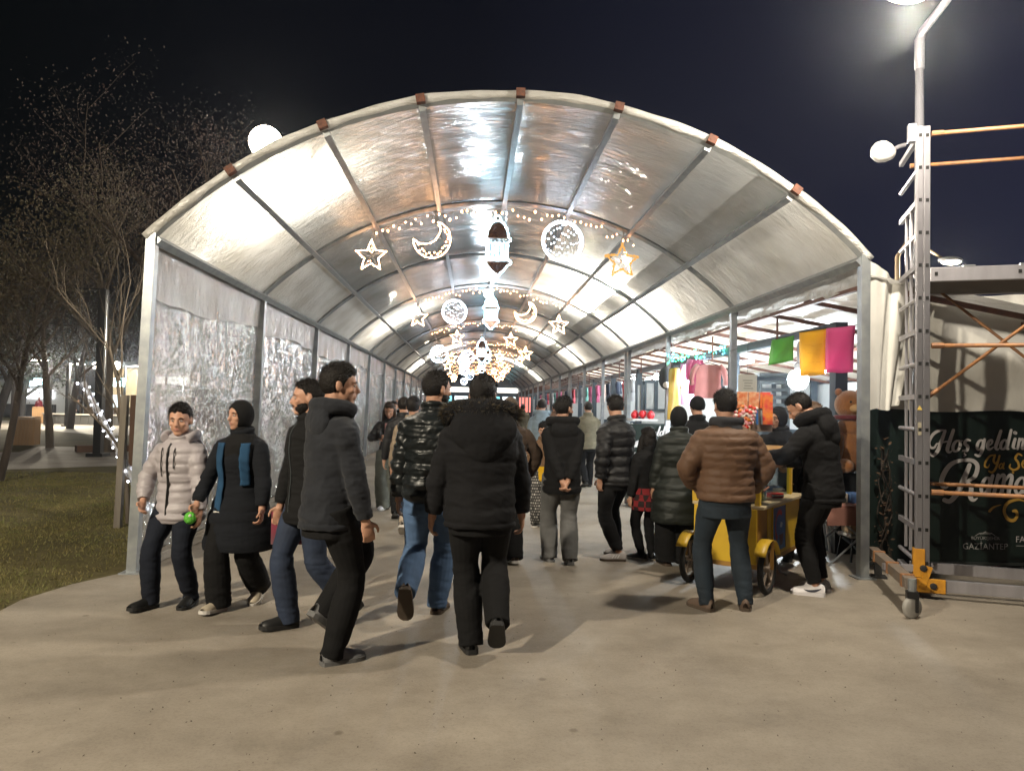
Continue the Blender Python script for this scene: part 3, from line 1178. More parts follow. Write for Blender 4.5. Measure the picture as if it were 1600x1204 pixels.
def cloth(name, c, c2=None, rough=0.85):
    return mat(name, c, rough, sheen=0.2, bump=(38, 0.25, 0.006), var=(5, c2 or tuple(x * 0.8 for x in c)))


shirt(aty(1107, 568, 13.0), 0.66, 0.62, cloth('dusty pink cloth', (0.42, 0.17, 0.16)), 'dusty pink long sleeved top hanging on a black hanger above the brown jacket')
shirt(aty(1086, 560, 13.4), 0.42, 0.66, cloth('hot pink cloth', (0.60, 0.10, 0.25)), 'hot pink child dress hanging beside the lamp', 0.5)
shirt(aty(1075, 566, 13.8), 0.36, 0.80, cloth('lilac cloth', (0.5, 0.3, 0.5)), 'lilac dress hanging between the gold and pink ones', 0.3)
shirt(aty(1054, 572, 13.6), 0.34, 1.00, cloth('gold satin', (0.50, 0.33, 0.05), rough=0.4), 'long gold satin dress at the end of the clothes rail', 0.2, sleeves=False)
rail0, rail1 = aty(1042, 556, 13.7), aty(1140, 556, 12.6)
t = thing('clothes_rail', 'thin steel rail carrying the hanging clothes', 'rail')
MB().tube([rail0, rail1], 0.013, 6).build('bar', STEEL, t)
for q in (rail0.lerp(rail1, 0.1), rail0.lerp(rail1, 0.9)):
    MB().tube([q, (q.x, q.y, canz(max(3.8, q.x)) - 0.02)], 0.006, 5).build('rod', STEEL, t)
# black bag with a face-less round badge hung at the post
p = aty(1040, 590, 13.8)
t = thing('hanging_bag', 'black drawstring bag hanging left of the gold dress', 'bag', p)
MB().ell((0, 0, 0), (0.14, 0.08, 0.22)).build('pouch', cloth('black bag cloth', (0.015, 0.015, 0.018)), t, True)
MB().tube([(0, 0, 0.2), (0, 0, 0.40)], 0.012, 6).build('strap', BLACK, t)
MB().ell((0.0, -0.075, -0.14), (0.07, 0.02, 0.06)).build('badge', mat('pale badge', (0.55, 0.5, 0.45), 0.6), t, True)
# light garland of green and cyan leds above the clothes
t = thing('led_garland', 'tangle of green and turquoise led lights over the hanging clothes', 'fairy lights')
for nm, colr, n_ in (('green_bulbs', (0.05, 1.0, 0.35), 46), ('turquoise_bulbs', (0.1, 0.75, 1.0), 40)):
    mb = MB()
    for k in range(n_):
        u = random.random()
        q = aty(1040 + 95 * u, 562 - 16 * u + random.uniform(-9, 7), 13.5 - 0.9 * u)
        mb.ell(q, (0.012,) * 3, 6, 4)
    tag(mb.build(nm, glow(nm, colr, 9), t), kind='stuff')
MB().tube([aty(1038 + 100 * k / 12, 562 - 16 * k / 12 + 5 * math.sin(k * 2.2), 13.5 - 0.9 * k / 12) for k in range(13)], 0.006, 5).build('cable', BLACK, t)

# bright sheet of paper goods: three coloured cards on a line
LINE = MB()
cards = [('green', (0.17, 0.50, 0.13), [(1206, 531), (1241, 524), (1240, 563), (1201, 571)], 8.35, 'crumpled green paper card hung left of the yellow one'),
         ('yellow', (0.97, 0.62, 0.06), [(1249, 519), (1291, 513), (1290, 585), (1251, 588)], 8.0, 'yellow paper card with faint writing hung between the green and pink cards'),
         ('pink', (0.85, 0.18, 0.42), [(1291, 513), (1337, 508), (1333, 582), (1290, 582)], 7.95, 'pink paper card hung beside the tunnel post')]
for nm, c, q, Y, lab in cards:
    tl, tr, br, bl = [aty(px, py, Y) for px, py in q]
    ctr = (tl + tr + br + bl) / 4
    rows = []
    for i in range(9):
        a, b = tl.lerp(bl, i / 8), tr.lerp(br, i / 8)
        rows.append([a.lerp(b, j / 8) - ctr + Vector((0, 0.012 * math.sin(j * 0.8 + i * 0.5) + (0.02 * (i / 8) ** 2 if nm != 'pink' else 0.012 * i / 8), 0.003 * math.sin(j))) for j in range(9)])
    t = thing('paper_card', lab, 'paper card', ctr, group='coloured paper cards on a string')
    o = MB().grid(rows).build('sheet', film(nm + ' card', c, 0.5, 0.5, 0.0, 0.04, 0.5, (9, 9, 9), 0.3, 0.02), t, smooth=True)
    s = o.modifiers.new('thick', 'SOLIDIFY')
    s.thickness = 0.0015
    if nm == 'yellow':
        mk = MB()
        for (a, b, ln) in ((1258, 539, 8), (1268, 540, 5), (1276, 538, 9), (1262, 551, 6), (1272, 552, 4), (1264, 566, 9), (1276, 565, 6), (1266, 577, 7)):
            for d_ in range(0, ln, 3):
                w0, w1 = aty(a + d_, b, Y - 0.03), aty(a + d_ + 1.6, b + 3 * math.sin(d_), Y - 0.03)
                mk.bar(w0 - ctr, w1 - ctr, 0.004)
        tag(mk.build('faint_writing', mat('faint ink', (0.62, 0.30, 0.02), 0.8), t), kind='stuff')
    LINE.tube([tl + Vector((0, 0.004, 0.004)), tr + Vector((0, 0.004, 0.004))], 0.003, 5)
a, b = aty(1345, 506, 7.6), aty(1140, 548, 10.4)
t = thing('string', 'thin dark string the paper cards hang from', 'string')
MB().tube([a, aty(1337, 508, 7.95), aty(1291, 513, 7.97), aty(1249, 519, 8.0), aty(1241, 524, 8.35), aty(1206, 531, 8.36), b], 0.004, 5).build('cord', BLACK, t)

# menu card on the post
p = aty(1168, 606, 9.6)
t = thing('menu_card', 'small white price card hung beside the dark post above the sweets', 'card', p)
MB().box((0, 0, 0), (0.25, 0.006, 0.36)).build('sheet', mat('white card', (0.66, 0.66, 0.62), 0.6), t)
mk = MB()
for k in range(4):
    mk.box((0.01 * (k % 2), -0.005, 0.10 - 0.035 * k), (0.13 - 0.02 * (k % 3), 0.002, 0.011))
mk.build('print', mat('grey print', (0.30, 0.30, 0.28), 0.8), t)
MB().tube([(0, 0, 0.18), (0.0, 0.0, 0.62)], 0.003, 5).build('cord', BLACK, t)

# counters further in: small goods of many colours
gm = [mat('goods %d' % k, c, 0.5) for k, c in enumerate(((0.5, 0.03, 0.04), (0.6, 0.35, 0.03), (0.06, 0.2, 0.4), (0.55, 0.5, 0.45), (0.5, 0.1, 0.25), (0.05, 0.25, 0.1), (0.3, 0.12, 0.05), (0.6, 0.6, 0.62)))]
bx = []
for k, m_ in enumerate(gm):
    bx.append(MB().box((0, 0, 0.09), (0.16, 0.2, 0.18)).mesh('packed_goods', m_))
    bx.append(MB().lathe([(0.06, 0), (0.065, 0.02), (0.06, 0.16), (0.03, 0.2), (0.028, 0.24)], n=10).mesh('packed_goods', m_, True))
for i in range(1, 12):
    n_ = 9 if i < 7 else 5
    for k in range(n_):
        if i == 1 and k < 3:
            continue
        gi = (i * 5 + k * 3 + int(random.random() * 4)) % 16
        o = inst('goods_item', bx[gi], loc=(SX0 + random.uniform(0.40, 0.75), SY[i] + 0.35 + 2.9 * k / (n_ - 1) + random.uniform(-.08, .08), 0.914))
        o.rotation_euler = (0, 0, random.uniform(-.5, .5))
        tag(o, '%s %s standing on the counter of the %s stall' % (('red', 'amber', 'blue', 'beige', 'pink', 'green', 'brown', 'white')[gi // 2], ('packet', 'bottle')[gi % 2], ORD[i]), 'goods', 'small goods on the stall counters of the %s stall' % ORD[i])
cl_cols = [(0.45, 0.45, 0.47), (0.5, 0.06, 0.08), (0.05, 0.07, 0.12), (0.55, 0.4, 0.35), (0.55, 0.12, 0.25), (0.08, 0.25, 0.22)]
for i in range(3, 11):
    for k in range(3):
        c = cl_cols[(i * 2 + k) % 6]
        shirt((SX0 - 0.02, SY[i] + 0.7 + 1.0 * k, 2.42), 0.5, 0.62, cloth('stall cloth %d' % ((i * 2 + k) % 6), c), '%s garment hanging from the header of the %s stall, %s from its front post' % (('grey', 'red', 'navy', 'beige', 'pink', 'teal')[(i * 2 + k) % 6], ORD[i], ('first', 'second', 'third')[k]), rz=R(70))

# red goods on a white stand, with a dark board with white script below it
pr = aty(1008, 640, 11.6)
t = thing('display_stand', 'white topped stand with a dark printed front in the middle of the stalls', 'stand', (pr.x, 11.6, 0))
MB().box((0, 0.2, 1.40), (0.40, 0.42, 0.03)).build('upper_shelf', mat('white shelf', (0.7, 0.7, 0.7), 0.4), t)
MB().box((0.05, 0.22, 0.68), (0.56, 0.34, 1.30)).build('front_board', mat('banner green', (0.010, 0.020, 0.017), 0.45), t)
MB().box((0.03, 0.04, 1.00), (0.44, 0.01, 0.07)).build('shelf_strip', mat('white shelf', (0.7, 0.7, 0.7), 0.4), t)
for k in range(9):
    q = MB().ell((0, 0, 0), (0.045, 0.05, 0.06), 10, 8).build('red_pot', mat('glossy red', (0.62, 0.02, 0.03), 0.3), None, True)
    q.location = (pr.x - 0.17 + 0.043 * k, 11.66 + 0.1 * (k % 3), 1.475 + 0.02 * (k % 2))
    tag(q, 'small glossy red pot in the row on the white topped stand', 'pot', 'red pots on the stand')

# made-up glowing front, added to brighten the dark far end of the tunnel
t = thing('added_far_front', 'added glowing front with red and turquoise panels closing the far end of the tunnel', 'shop', (0.4, 74, 0))
MB().box((0, 0.3, 2.2), (16, 0.3, 4.4)).build('wall', DARKSTEEL, t)
for k in range(9):
    MB().box((-6.4 + 1.6 * k, 0.1, 1.9), (1.3, 0.06, 1.5)).build('glow_panel', glow(*(('added glow white', (0.85, 0.97, 1.0), 2.2), ('added glow turquoise', (0.25, 0.85, 0.95), 1.6), ('added glow red', (1.0, 0.25, 0.2), 1.2))[(k * 2) % 3]), t)
MB().box((0, 0.05, 3.3), (14, 0.08, 0.5)).build('glow_band', glow('added glow band', (1.0, 0.95, 0.85), 1.5), t)

# ------------------------------------------------------------------ park on the left
BARK = mat('bark', (0.055, 0.040, 0.030), 0.9, bump=((20, 20, 4), 0.8, 0.03), var=((12, 12, 2), (0.035, 0.026, 0.020)))
PALEBARK = mat('pale bark', (0.12, 0.095, 0.07), 0.9, bump=((16, 16, 3), 0.8, 0.03), var=((10, 10, 2), (0.07, 0.056, 0.042)))
LEAF_RED = mat('dry reddish leaves', (0.036, 0.018, 0.015), 0.7, var=(1.2, (0.026, 0.020, 0.013)))
LEAF_OLIVE = mat('olive leaves', (0.030, 0.027, 0.011), 0.7, var=(1.5, (0.042, 0.028, 0.014)))
LEAF_DARK = mat('dark green leaves', (0.025, 0.035, 0.014), 0.7, var=(1.5, (0.04, 0.04, 0.016)))


def tree(p, h, r, label, leaves, leafmat, trunkmat, seed, first=0.35, spread=0.6, levels=4, kids=4, leaf=0.06, lean=(0, 0), twigs=False, clus=0.35, name='tree', group='trees in the park'):
    rd = random.Random(seed)
    t = thing(name, label, 'tree', p, group=group)
    tr = MB()
    tips = []

    def branch(a, d, L, rad, lev):
        n_ = 5 if lev < 2 else 4
        pts, rs = [a], [rad]
        q, dd = a.copy(), d.copy()
        for i in range(n_):
            dd = (dd + Vector((rd.gauss(0, .13), rd.gauss(0, .13), rd.gauss(0.05, .07))) * (0.5 if lev == 0 else 1.0)).normalized()
            q = q + dd * (L / n_)
            pts.append(q.copy())
            rs.append(rad * (1 - 0.55 * (i + 1) / n_))
        tr.tube(pts, rs, 8 if lev == 0 else (5 if lev < 3 else 3), cap=False)
        if lev >= levels - 1:
            tips.extend(pts[1:])
            return
        k = kids + (1 if lev == 0 else 0)
        for j in range(k):
            u = (first + (1 - first) * (j + rd.random()) / k) if lev == 0 else 0.25 + 0.75 * (j + rd.random()) / k
            i = min(n_ - 1, int(u * n_))
            b = pts[i].lerp(pts[i + 1], u * n_ - i)
            az = rd.uniform(0, 2 * math.pi)
            side = dd.orthogonal().normalized()
            side = Matrix.Rotation(az, 3, dd) @ side
            nd = (dd * (1 - spread) + side * spread + Vector((0, 0, 0.25))).normalized()
            branch(b, nd, L * rd.uniform(0.5, 0.72) * (1.0 if lev else 0.85), rs[i] * 0.55, lev + 1)

    branch(Vector((0, 0, -0.05)), Vector((lean[0], lean[1], 1)).normalized(), h * 0.62, r, 0)
    tr.build('trunk', trunkmat, t, smooth=True)
    if leaves:
        V, Fc = [], []
        for i in range(leaves):
            c = rd.choice(tips) + Vector((rd.gauss(0, clus), rd.gauss(0, clus), rd.gauss(0, clus)))
            s = leaf * rd.uniform(0.5, 1.3)
            u = Vector((rd.gauss(0, 1), rd.gauss(0, 1), rd.gauss(0, 1))).normalized()
            w = u.orthogonal().normalized()
            b = len(V)
            V += [c - u * s, c - w * s * 0.5, c + u * s, c + w * s * 0.5]
            Fc.append((b, b + 1, b + 2, b + 3))
        o = MB().add(V, Fc).build('crown', leafmat, t)
        tag(o, kind='stuff')
    return t


def onground(px, py):
    q = gp(px, py)
    return Vector((q.x, q.y, 0))


tree(aty(225, 640, 17.0).xy.to_3d(), 8.6, 0.17, 'tall tree with sparse reddish dry leaves behind the tunnel corner', 15000, LEAF_RED, BARK, 4, first=0.3, spread=0.6, leaf=0.026, clus=0.3)
tree(onground(78, 699), 6.8, 0.13, 'tree with straight trunk beside the nearer wooden bin', 4000, LEAF_RED, PALEBARK, 11, first=0.42, spread=0.55, leaf=0.035, clus=0.35)
tree(onground(166, 706), 8.4, 0.17, 'tree with pale trunk beyond the black lamp post', 4000, LEAF_OLIVE, PALEBARK, 15, first=0.45, spread=0.5, leaf=0.035, clus=0.35)
tree(onground(-2, 752), 5.6, 0.075, 'young olive leaved tree leaning at the left edge of the lawn', 7000, LEAF_OLIVE, BARK, 23, first=0.38, spread=0.6, leaf=0.028, lean=(0.12, 0), clus=0.26)
tree(onground(33, 652), 8.8, 0.30, 'dark broad tree far behind the wooden bins', 9000, LEAF_DARK, BARK, 31, first=0.3, spread=0.6, leaf=0.12, clus=0.6)
tree(aty(207, 640, 9.6).xy.to_3d(), 3.7, 0.035, 'bare young tree with thin upright branches beside the tunnel wall', 0, None, PALEBARK, 38, first=0.3, spread=0.34, levels=4, kids=4, name='bare_tree')
for i, (px, Y, h, sd) in enumerate(((-90, 34, 9, 51), (20, 60, 12, 52), (120, 72, 11, 53), (215, 66, 12, 54), (-10, 30, 8.5, 55), (110, 40, 9.0, 57))):
    tree(aty(px, 640, Y).xy.to_3d(), h, 0.2, ('dark tree mass at the far left of the park', 'tall dark tree behind the lit pavilion, left of it', 'dark tree behind the lit pavilion', 'dark tree rising right of the pavilion',
                                              'leafy tree rising at the left picture edge above the young one', 'leafy tree between the bins and the pavilion')[i], 6000, LEAF_DARK if i < 4 else LEAF_RED, BARK, sd, leaf=0.10 if i < 4 else 0.045, clus=0.7)

# timber stakes
WOODGREY = mat('weathered timber', (0.20, 0.175, 0.14), 0.85, bump=((30, 30, 3), 0.5, 0.01), var=((20, 20, 2), (0.14, 0.12, 0.10)))
WOODBROWN = mat('brown timber', (0.10, 0.055, 0.035), 0.8, bump=((30, 30, 3), 0.4, 0.01))
t = thing('tree_stake', 'grey timber stake standing on the lawn by the tunnel corner', 'stake')
a = onground(184, 824)
MB().bar(a, aty(196, 617, a.y), 0.075).build('post', WOODGREY, t)
t = thing('tree_stake', 'brown square timber post between the stake and the tunnel post', 'stake')
a = onground(207, 752)
MB().bar(a, aty(211, 617, a.y), 0.12).build('post', WOODBROWN, t)

# slanted pole wound with cold fairy lights
t = thing('light_wrapped_pole', 'slanted slim pole wound with cold white fairy lights beside the tunnel wall', 'fairy lights')
a, b = aty(131, 598, 10.2), aty(212, 755, 9.2)
d = (b - a).normalized()
c_ = b + d * (b.z / -d.z * 1.0)
MB().tube([a, b, c_], [0.03, 0.035, 0.04], 8).build('pole', mat('grey pole', (0.42, 0.42, 0.44), 0.5, 0.3), t)
cb, bl = MB(), MB()
pts = []
L_ = (c_ - a).length
s1 = d.orthogonal().normalized()
s2 = d.cross(s1)
for i in range(150):
    u = i / 149
    an = u * 2 * math.pi * 16
    pts.append(a.lerp(c_, u) + (s1 * math.cos(an) + s2 * math.sin(an)) * 0.05)
    if i % 3 == 0:
        q = pts[-1] + Vector((random.uniform(-.03, .03), random.uniform(-.03, .03), random.uniform(-.03, .03)))
        s = random.uniform(0.010, 0.016)
        bl.ell(q, (s, s, s), 6, 4)
cb.tube(pts, 0.007, 4)
cb.build('cable', mat('clear cable', (0.4, 0.4, 0.42), 0.25), t)
tag(bl.build('bulbs', glow('cold fairy bulb', (0.85, 0.90, 1.0), 22), t), kind='stuff')

# black lamp posts of the park
PARKLIT = glow('lit park lamp', (1.0, 0.92, 0.78), 30)


def park_lamp(foot, ztop, r, label, head=None, lit=0.0, arm=0.5, strip=False):
    t = thing('street_lamp', label, 'lamp post', foot, group='lamp posts in the park')
    mb = MB().bar((0, 0, 0), (0, 0, ztop), r * 2)
    mb.build('post', BLACK, t)
    MB().box((0, 0, 0.05), (r * 4.5, r * 4.5, 0.10)).build('base', BLACK, t, bevel=0.01)
    MB().box((arm * 0.45, 0, ztop), (abs(arm), 0.09, 0.06)).build('head', BLACK, t)
    if strip:
        MB().box((r + 0.008, -r * 0.3, ztop * 0.66), (0.012, 0.03, ztop * 0.6)).build('edge_strip', mat('bright edge metal', (0.7, 0.7, 0.7), 0.25, 0.8), t)
    if lit:
        MB().box((arm * 0.5, 0, ztop - 0.045), (abs(arm) * 0.9, 0.16, 0.03)).build('lens', PARKLIT, t)
        Lp = point('lamp_light', (0, 0, 0), lit, (1.0, 0.88, 0.68), 0.12)
        Lp.parent = t
        Lp.location = (arm * 0.5, 0, ztop - 0.16)
    return t


a = onground(153, 713)
park_lamp(a, 4.6, 0.10, 'black square lamp post standing on the park path', arm=-0.9, strip=True)
a = onground(104, 666)
park_lamp(a, aty(105, 567, a.y).z, 0.09, 'black lamp post with a lit white head left of the low curved wall', arm=0.9, lit=1800)
a = onground(76, 664)
park_lamp(a, aty(77, 562, a.y).z, 0.09, 'thin black lamp post between the bins and the lit lamp post', arm=-1.2, lit=1200)
# assumed lamp post out of frame, added to light the people, canvas and lawn
park_lamp(Vector((-6.6, -1.2, 0)), 6.0, 0.08, 'assumed black lamp post with lit head on the lawn beyond the left picture edge', arm=0.9, lit=3700)

# timber clad litter bins
SLAT = mat('varnished timber', (0.33, 0.19, 0.075), 0.55, bump=((40, 40, 3), 0.25, 0.004), var=((14, 14, 1.5), (0.25, 0.14, 0.055)))
slat_me = MB().box((0, 0, 0), (0.088, 0.02, 0.86)).mesh('slat', SLAT)


def bin_(p, label, rz, s=1.0):
    t = thing('litter_bin', label, 'bin', p, rz, 'timber clad bins in the park')
    t.scale = (s, s, s)
    MB().box((0, 0, 0.46), (0.58, 0.58, 0.86)).build('liner', BLACK, t)
    MB().box((0, 0, 0.93), (0.64, 0.64, 0.05)).build('lid', SLAT, t, bevel=0.006)
    for k in range(7):
        for (x, y, r_) in ((-0.285 + 0.095 * k, -0.305, 0), (-0.285 + 0.095 * k, 0.305, 0), (0.305, -0.285 + 0.095 * k, 1), (-0.305, -0.285 + 0.095 * k, 1)):
            o = inst('slat', slat_me, t, loc=(x, y, 0.46))
            o.rotation_euler = (0, 0, R(90) * r_)


bin_(onground(40, 696), 'timber clad litter bin on the grass, the nearer of two', R(14), 1.0)
bin_(onground(60, 661), 'timber clad litter bin farther back behind the path', R(30), 1.1)

# low curved seat wall
t = thing('seat_wall', 'low dark curved seat wall with pale top beyond the second path', 'wall')
c0 = onground(170, 664)
lo, hi = MB(), MB()
pts = []
for i in range(19):
    u = -1 + 2 * i / 18
    pts.append(Vector((c0.x + u * 4.6, c0.y + 1.6 * u * u - 0.2, 0)))
for a, b in zip(pts[:-1], pts[1:]):
    lo.bar(a + Vector((0, 0, 0.30)), b + Vector((0, 0, 0.30)), 0.45, 0.60)
    hi.bar(a + Vector((0, 0, 0.63)), b + Vector((0, 0, 0.63)), 0.60, 0.07)
lo.build('wall_base', mat('dark stone', (0.05, 0.05, 0.05), 0.7), t)
hi.build('seat', mat('pale stone', (0.45, 0.42, 0.38), 0.6), t)
t = thing('planter_edge', 'low reddish brown planter edge on the grass right of the lamp post', 'planter')
q0, q1 = onground(118, 706), onground(230, 704)
MB().bar(q0 + Vector((0, 0, 0.10)), q1 + Vector((0, 0, 0.10)), 0.5, 0.2).build('kerb_board', WOODBROWN, t, bevel=0.02)

# lit pavilion behind
t = thing('park_pavilion', 'flat roofed park pavilion with brightly lit open front and thin black posts', 'pavilion', (0, 0, 0))
pY = 58.0
xa, xb = aty(112, 600, pY).x, aty(262, 600, pY).x
MB().box(((xa + xb) / 2, pY + 2.5, 4.35), (xb - xa + 1.2, 6.4, 0.30)).build('roof', DARKSTEEL, t)
MB().box(((xa + xb) / 2, pY + 5, 2.1), (xb - xa, 0.2, 4.2)).build('back_wall', mat('ochre wall', (0.42, 0.33, 0.20), 0.8), t)
for k in range(8):
    x = xa + (xb - xa) * k / 7
    MB().bar((x, pY - 0.3, 0), (x, pY - 0.3, 4.2), 0.14).build('post', BLACK, t)
for (u0, u1, z0, z1, m_) in ((0.40, 0.56, 3.1, 3.7, glow('lit shop band', (1.0, 0.97, 0.9), 5)), (0.60, 0.98, 3.0, 3.6, glow('lit shop band', (1.0, 0.97, 0.9), 5)), (0.1, 0.3, 1.0, 2.0, glow('lit window dim', (0.8, 0.95, 1.0), 1.6)), (0.62, 0.95, 1.2, 1.9, glow('lit shelf', (1.0, 0.75, 0.5), 1.2))):
    MB().box((xa + (xb - xa) * (u0 + u1) / 2, pY + 4.8, (z0 + z1) / 2), ((xb - xa) * (u1 - u0), 0.1, z1 - z0)).build('lit_panel', m_, t)
for k in range(5):
    MB().box((xa + (xb - xa) * 0.80, pY + 4.7, 2.2 + 0.16 * k), ((xb - xa) * 0.3, 0.08, 0.05)).build('louvre', SHELFM, t)
MB().box(((xa + xb) / 2, pY + 1.0, 0.5), ((xb - xa) * 0.9, 0.8, 1.0)).build('counter', mat('counter brown', (0.12, 0.08, 0.06), 0.7), t)
for (px, py, s, lab) in ((150, 571, .26, 'leftmost of the four round lamps under the pavilion roof'), (163, 572, .22, 'second round lamp under the pavilion roof'), (171, 572, .2, 'third round lamp under the pavilion roof'), (182, 571, .3, 'rightmost of the four round lamps under the pavilion roof')):
    q = MB().ell((0, 0, 0), (s, s, s), 10, 8).build('globe_lamp', PARKLIT, None, True)
    q.location = aty(px, py, pY - 0.8)
    tag(q, lab, 'lamp', 'globe lamps of the pavilion')
for (px, py, s, Y, lab) in ((186, 597, .38, 57.0, 'square cold white floodlight inside the pavilion'), (59, 596, .3, 62, 'turquoise white lamp behind the bins'), (52, 599, .22, 62, 'small white lamp left of the turquoise white one')):
    q = MB().box((0, 0, 0), (s * 2, 0.12, s * 1.6)).ell((0, -0.06, 0), (s * .9, 0.1, s * .7), 10, 6).build('flood_lamp', glow('cold lamp', (0.55, 0.95, 1.0), 12), None)
    q.location = aty(px, py, Y)
    tag(q, lab, 'lamp')
point('pavilion_light', ((xa + xb) / 2 + 1, pY + 0.6, 3.6), 1800, (1, 0.93, 0.8), 0.3)
# lit kiosk behind the dark tree
t = thing('kiosk', 'white lit kiosk with counter behind the dark tree at the far left', 'kiosk', (0, 0, 0))
kx0, kx1 = aty(-40, 620, 64).x, aty(86, 620, 64).x
MB().box(((kx0 + kx1) / 2, 65.5, 3.25), (kx1 - kx0, 4, 0.25)).build('roof', DARKSTEEL, t)
MB().box(((kx0 + kx1) / 2, 67, 1.6), (kx1 - kx0, 0.2, 3.1)).build('back_wall', mat('kiosk white', (0.6, 0.6, 0.6), 0.7), t)
MB().box(((kx0 + kx1) / 2, 64, 0.55), (kx1 - kx0, 0.5, 1.1)).build('counter', BLACK, t)
MB().box(((kx0 + kx1) / 2, 66.8, 2.0), ((kx1 - kx0) * 0.5, 0.1, 0.8)).build('lit_panel', glow('lit window', (0.95, 0.97, 1.0), 3), t)

# ------------------------------------------------------------------ right hand side: banner, canvas, tower, lamp
BY = 7.22
GREEN = mat('banner green', (0.010, 0.020, 0.017), 0.45)
t_b = thing('welcome_banner', 'dark green printed banner with white and gold script behind the scaffold tower', 'banner')
bx0, bx1 = 4.0, 8.2
zb0, zb1 = aty(1500, 883, BY).z, aty(1500, 636, BY).z
MB().box(((bx0 + bx1) / 2, BY + 0.03, (zb0 + zb1) / 2), (bx1 - bx0, 0.05, zb1 - zb0)).build('board', GREEN, t_b)
MB().box(((bx0 + bx1) / 2, BY - 0.002, zb0 + 0.02), (bx1 - bx0, 0.016, 0.035)).build('bottom_rail', mat('dark rail', (0.05, 0.06, 0.06), 0.4, 0.5), t_b)


def catmull(pts, n=8):
    out = []
    for i in range(len(pts) - 1):
        p0, p1, p2, p3 = pts[max(i - 1, 0)], pts[i], pts[i + 1], pts[min(i + 2, len(pts) - 1)]
        for k in range(n):
            t_ = k / n
            out.append(tuple(0.5 * ((2 * b) + (-a + c) * t_ + (2 * a - 5 * b + 4 * c - d) * t_ ** 2 + (-a + 3 * b - 3 * c + d) * t_ ** 3) for a, b, c, d in zip(p0, p1, p2, p3)))
    out.append(tuple(pts[-1]))
    return out


def ring(cx, cy, rx, ry, w, tilt=0.25):
    pts = []
    for i in range(17):
        a = 2 * math.pi * i / 16
        x, y = rx * math.cos(a), ry * math.sin(a)
        pts.append((cx + x - tilt * y, cy + y, w * (0.6 + 0.4 * abs(math.cos(a)))))
    return pts


WHITE_LET = [[(235, 160, 8), (190, 162, 20), (140, 190, 24), (108, 250, 22), (117, 292, 20), (147, 295, 18), (166, 265, 12)],
             [(232, 165, 24), (205, 240, 30), (175, 318, 30), (142, 356, 26), (118, 345, 24)],
             [(297, 160, 26), (270, 240, 30), (250, 308, 30), (265, 333, 18), (292, 315, 8)], [(165, 268, 12), (210, 255, 12), (262, 245, 12)],
             ring(322, 283, 27, 42, 25), [(345, 250, 8), (368, 240, 8)],
             [(428, 240, 14), (402, 236, 22), (386, 262, 26), (408, 288, 28), (402, 316, 24), (372, 320, 16)], [(386, 332, 8), (381, 345, 8), (394, 353, 10), (376, 366, 7)],
             ring(505, 275, 22, 38, 24), [(540, 232, 22), (524, 310, 26), (498, 358, 22), (468, 352, 18)],
             [(566, 285, 10), (596, 262, 14), (597, 238, 18), (574, 246, 22), (562, 285, 26), (578, 310, 20), (612, 290, 8)],
             [(667, 165, 24), (643, 240, 28), (627, 293, 26), (641, 312, 14), (657, 296, 7)],
             ring(690, 272, 23, 36, 24), [(747, 160, 22), (727, 240, 26), (714, 298, 26), (733, 306, 8)],
             [(778, 228, 24), (763, 288, 26), (780, 304, 9)], [(774, 178, 26), (782, 182, 26)],
             [(812, 228, 22), (797, 304, 22)], [(804, 262, 8), (828, 230, 18), (842, 243, 24), (833, 298, 24), (850, 305, 8)],
             [(430, 402, 10), (350, 396, 26), (270, 430, 36), (215, 510, 40), (200, 580, 34), (232, 610, 20), (262, 585, 10)],
             [(420, 432, 34), (380, 530, 42), (330, 640, 44), (270, 712, 38), (222, 705, 34)],
             [(355, 392, 18), (440, 396, 30), (482, 440, 34), (460, 520, 34), (392, 562, 20)], [(398, 560, 24), (432, 610, 36), (426, 678, 38), (450, 706, 26), (484, 688, 8)],
             ring(545, 592, 30, 62, 30), [(600, 515, 28), (569, 640, 32), (594, 665, 10)],
             [(643, 510, 28), (607, 668, 30)], [(622, 580, 10), (667, 515, 24), (692, 530, 30), (664, 664, 32)], [(682, 580, 10), (727, 515, 24), (750, 530, 30), (724, 650, 32), (750, 664, 10)],
             ring(815, 592, 34, 62, 30), [(870, 515, 28), (840, 640, 32)]]
GOLD_LET = [[(622, 355, 8), (585, 360, 14), (552, 400, 16), (542, 440, 14), (566, 450, 12), (581, 425, 7)], [(622, 355, 16), (611, 398, 18), (630, 420, 14), (652, 380, 12)],
            [(657, 360, 16), (632, 448, 18), (602, 488, 16), (574, 480, 14)], ring(668, 440, 12, 20, 12), [(693, 415, 12), (684, 455, 13), (698, 460, 5)],
            [(832, 358, 10), (802, 345, 16), (781, 380, 18), (802, 410, 18), (806, 450, 18), (770, 470, 16), (736, 450, 14), (742, 426, 9)], [(760, 486, 15), (765, 492, 15)],
            [(832, 432, 8), (852, 412, 10), (846, 396, 12), (832, 425, 14), (846, 452, 11), (868, 440, 6)],
            [(580, 793, 22), (612, 762, 16), (672, 742, 4)], [(862, 717, 8), (800, 703, 18), (722, 728, 26), (694, 790, 24), (722, 853, 26), (770, 864, 26), (797, 825, 22), (785, 793, 26), (766, 792, 22)]]


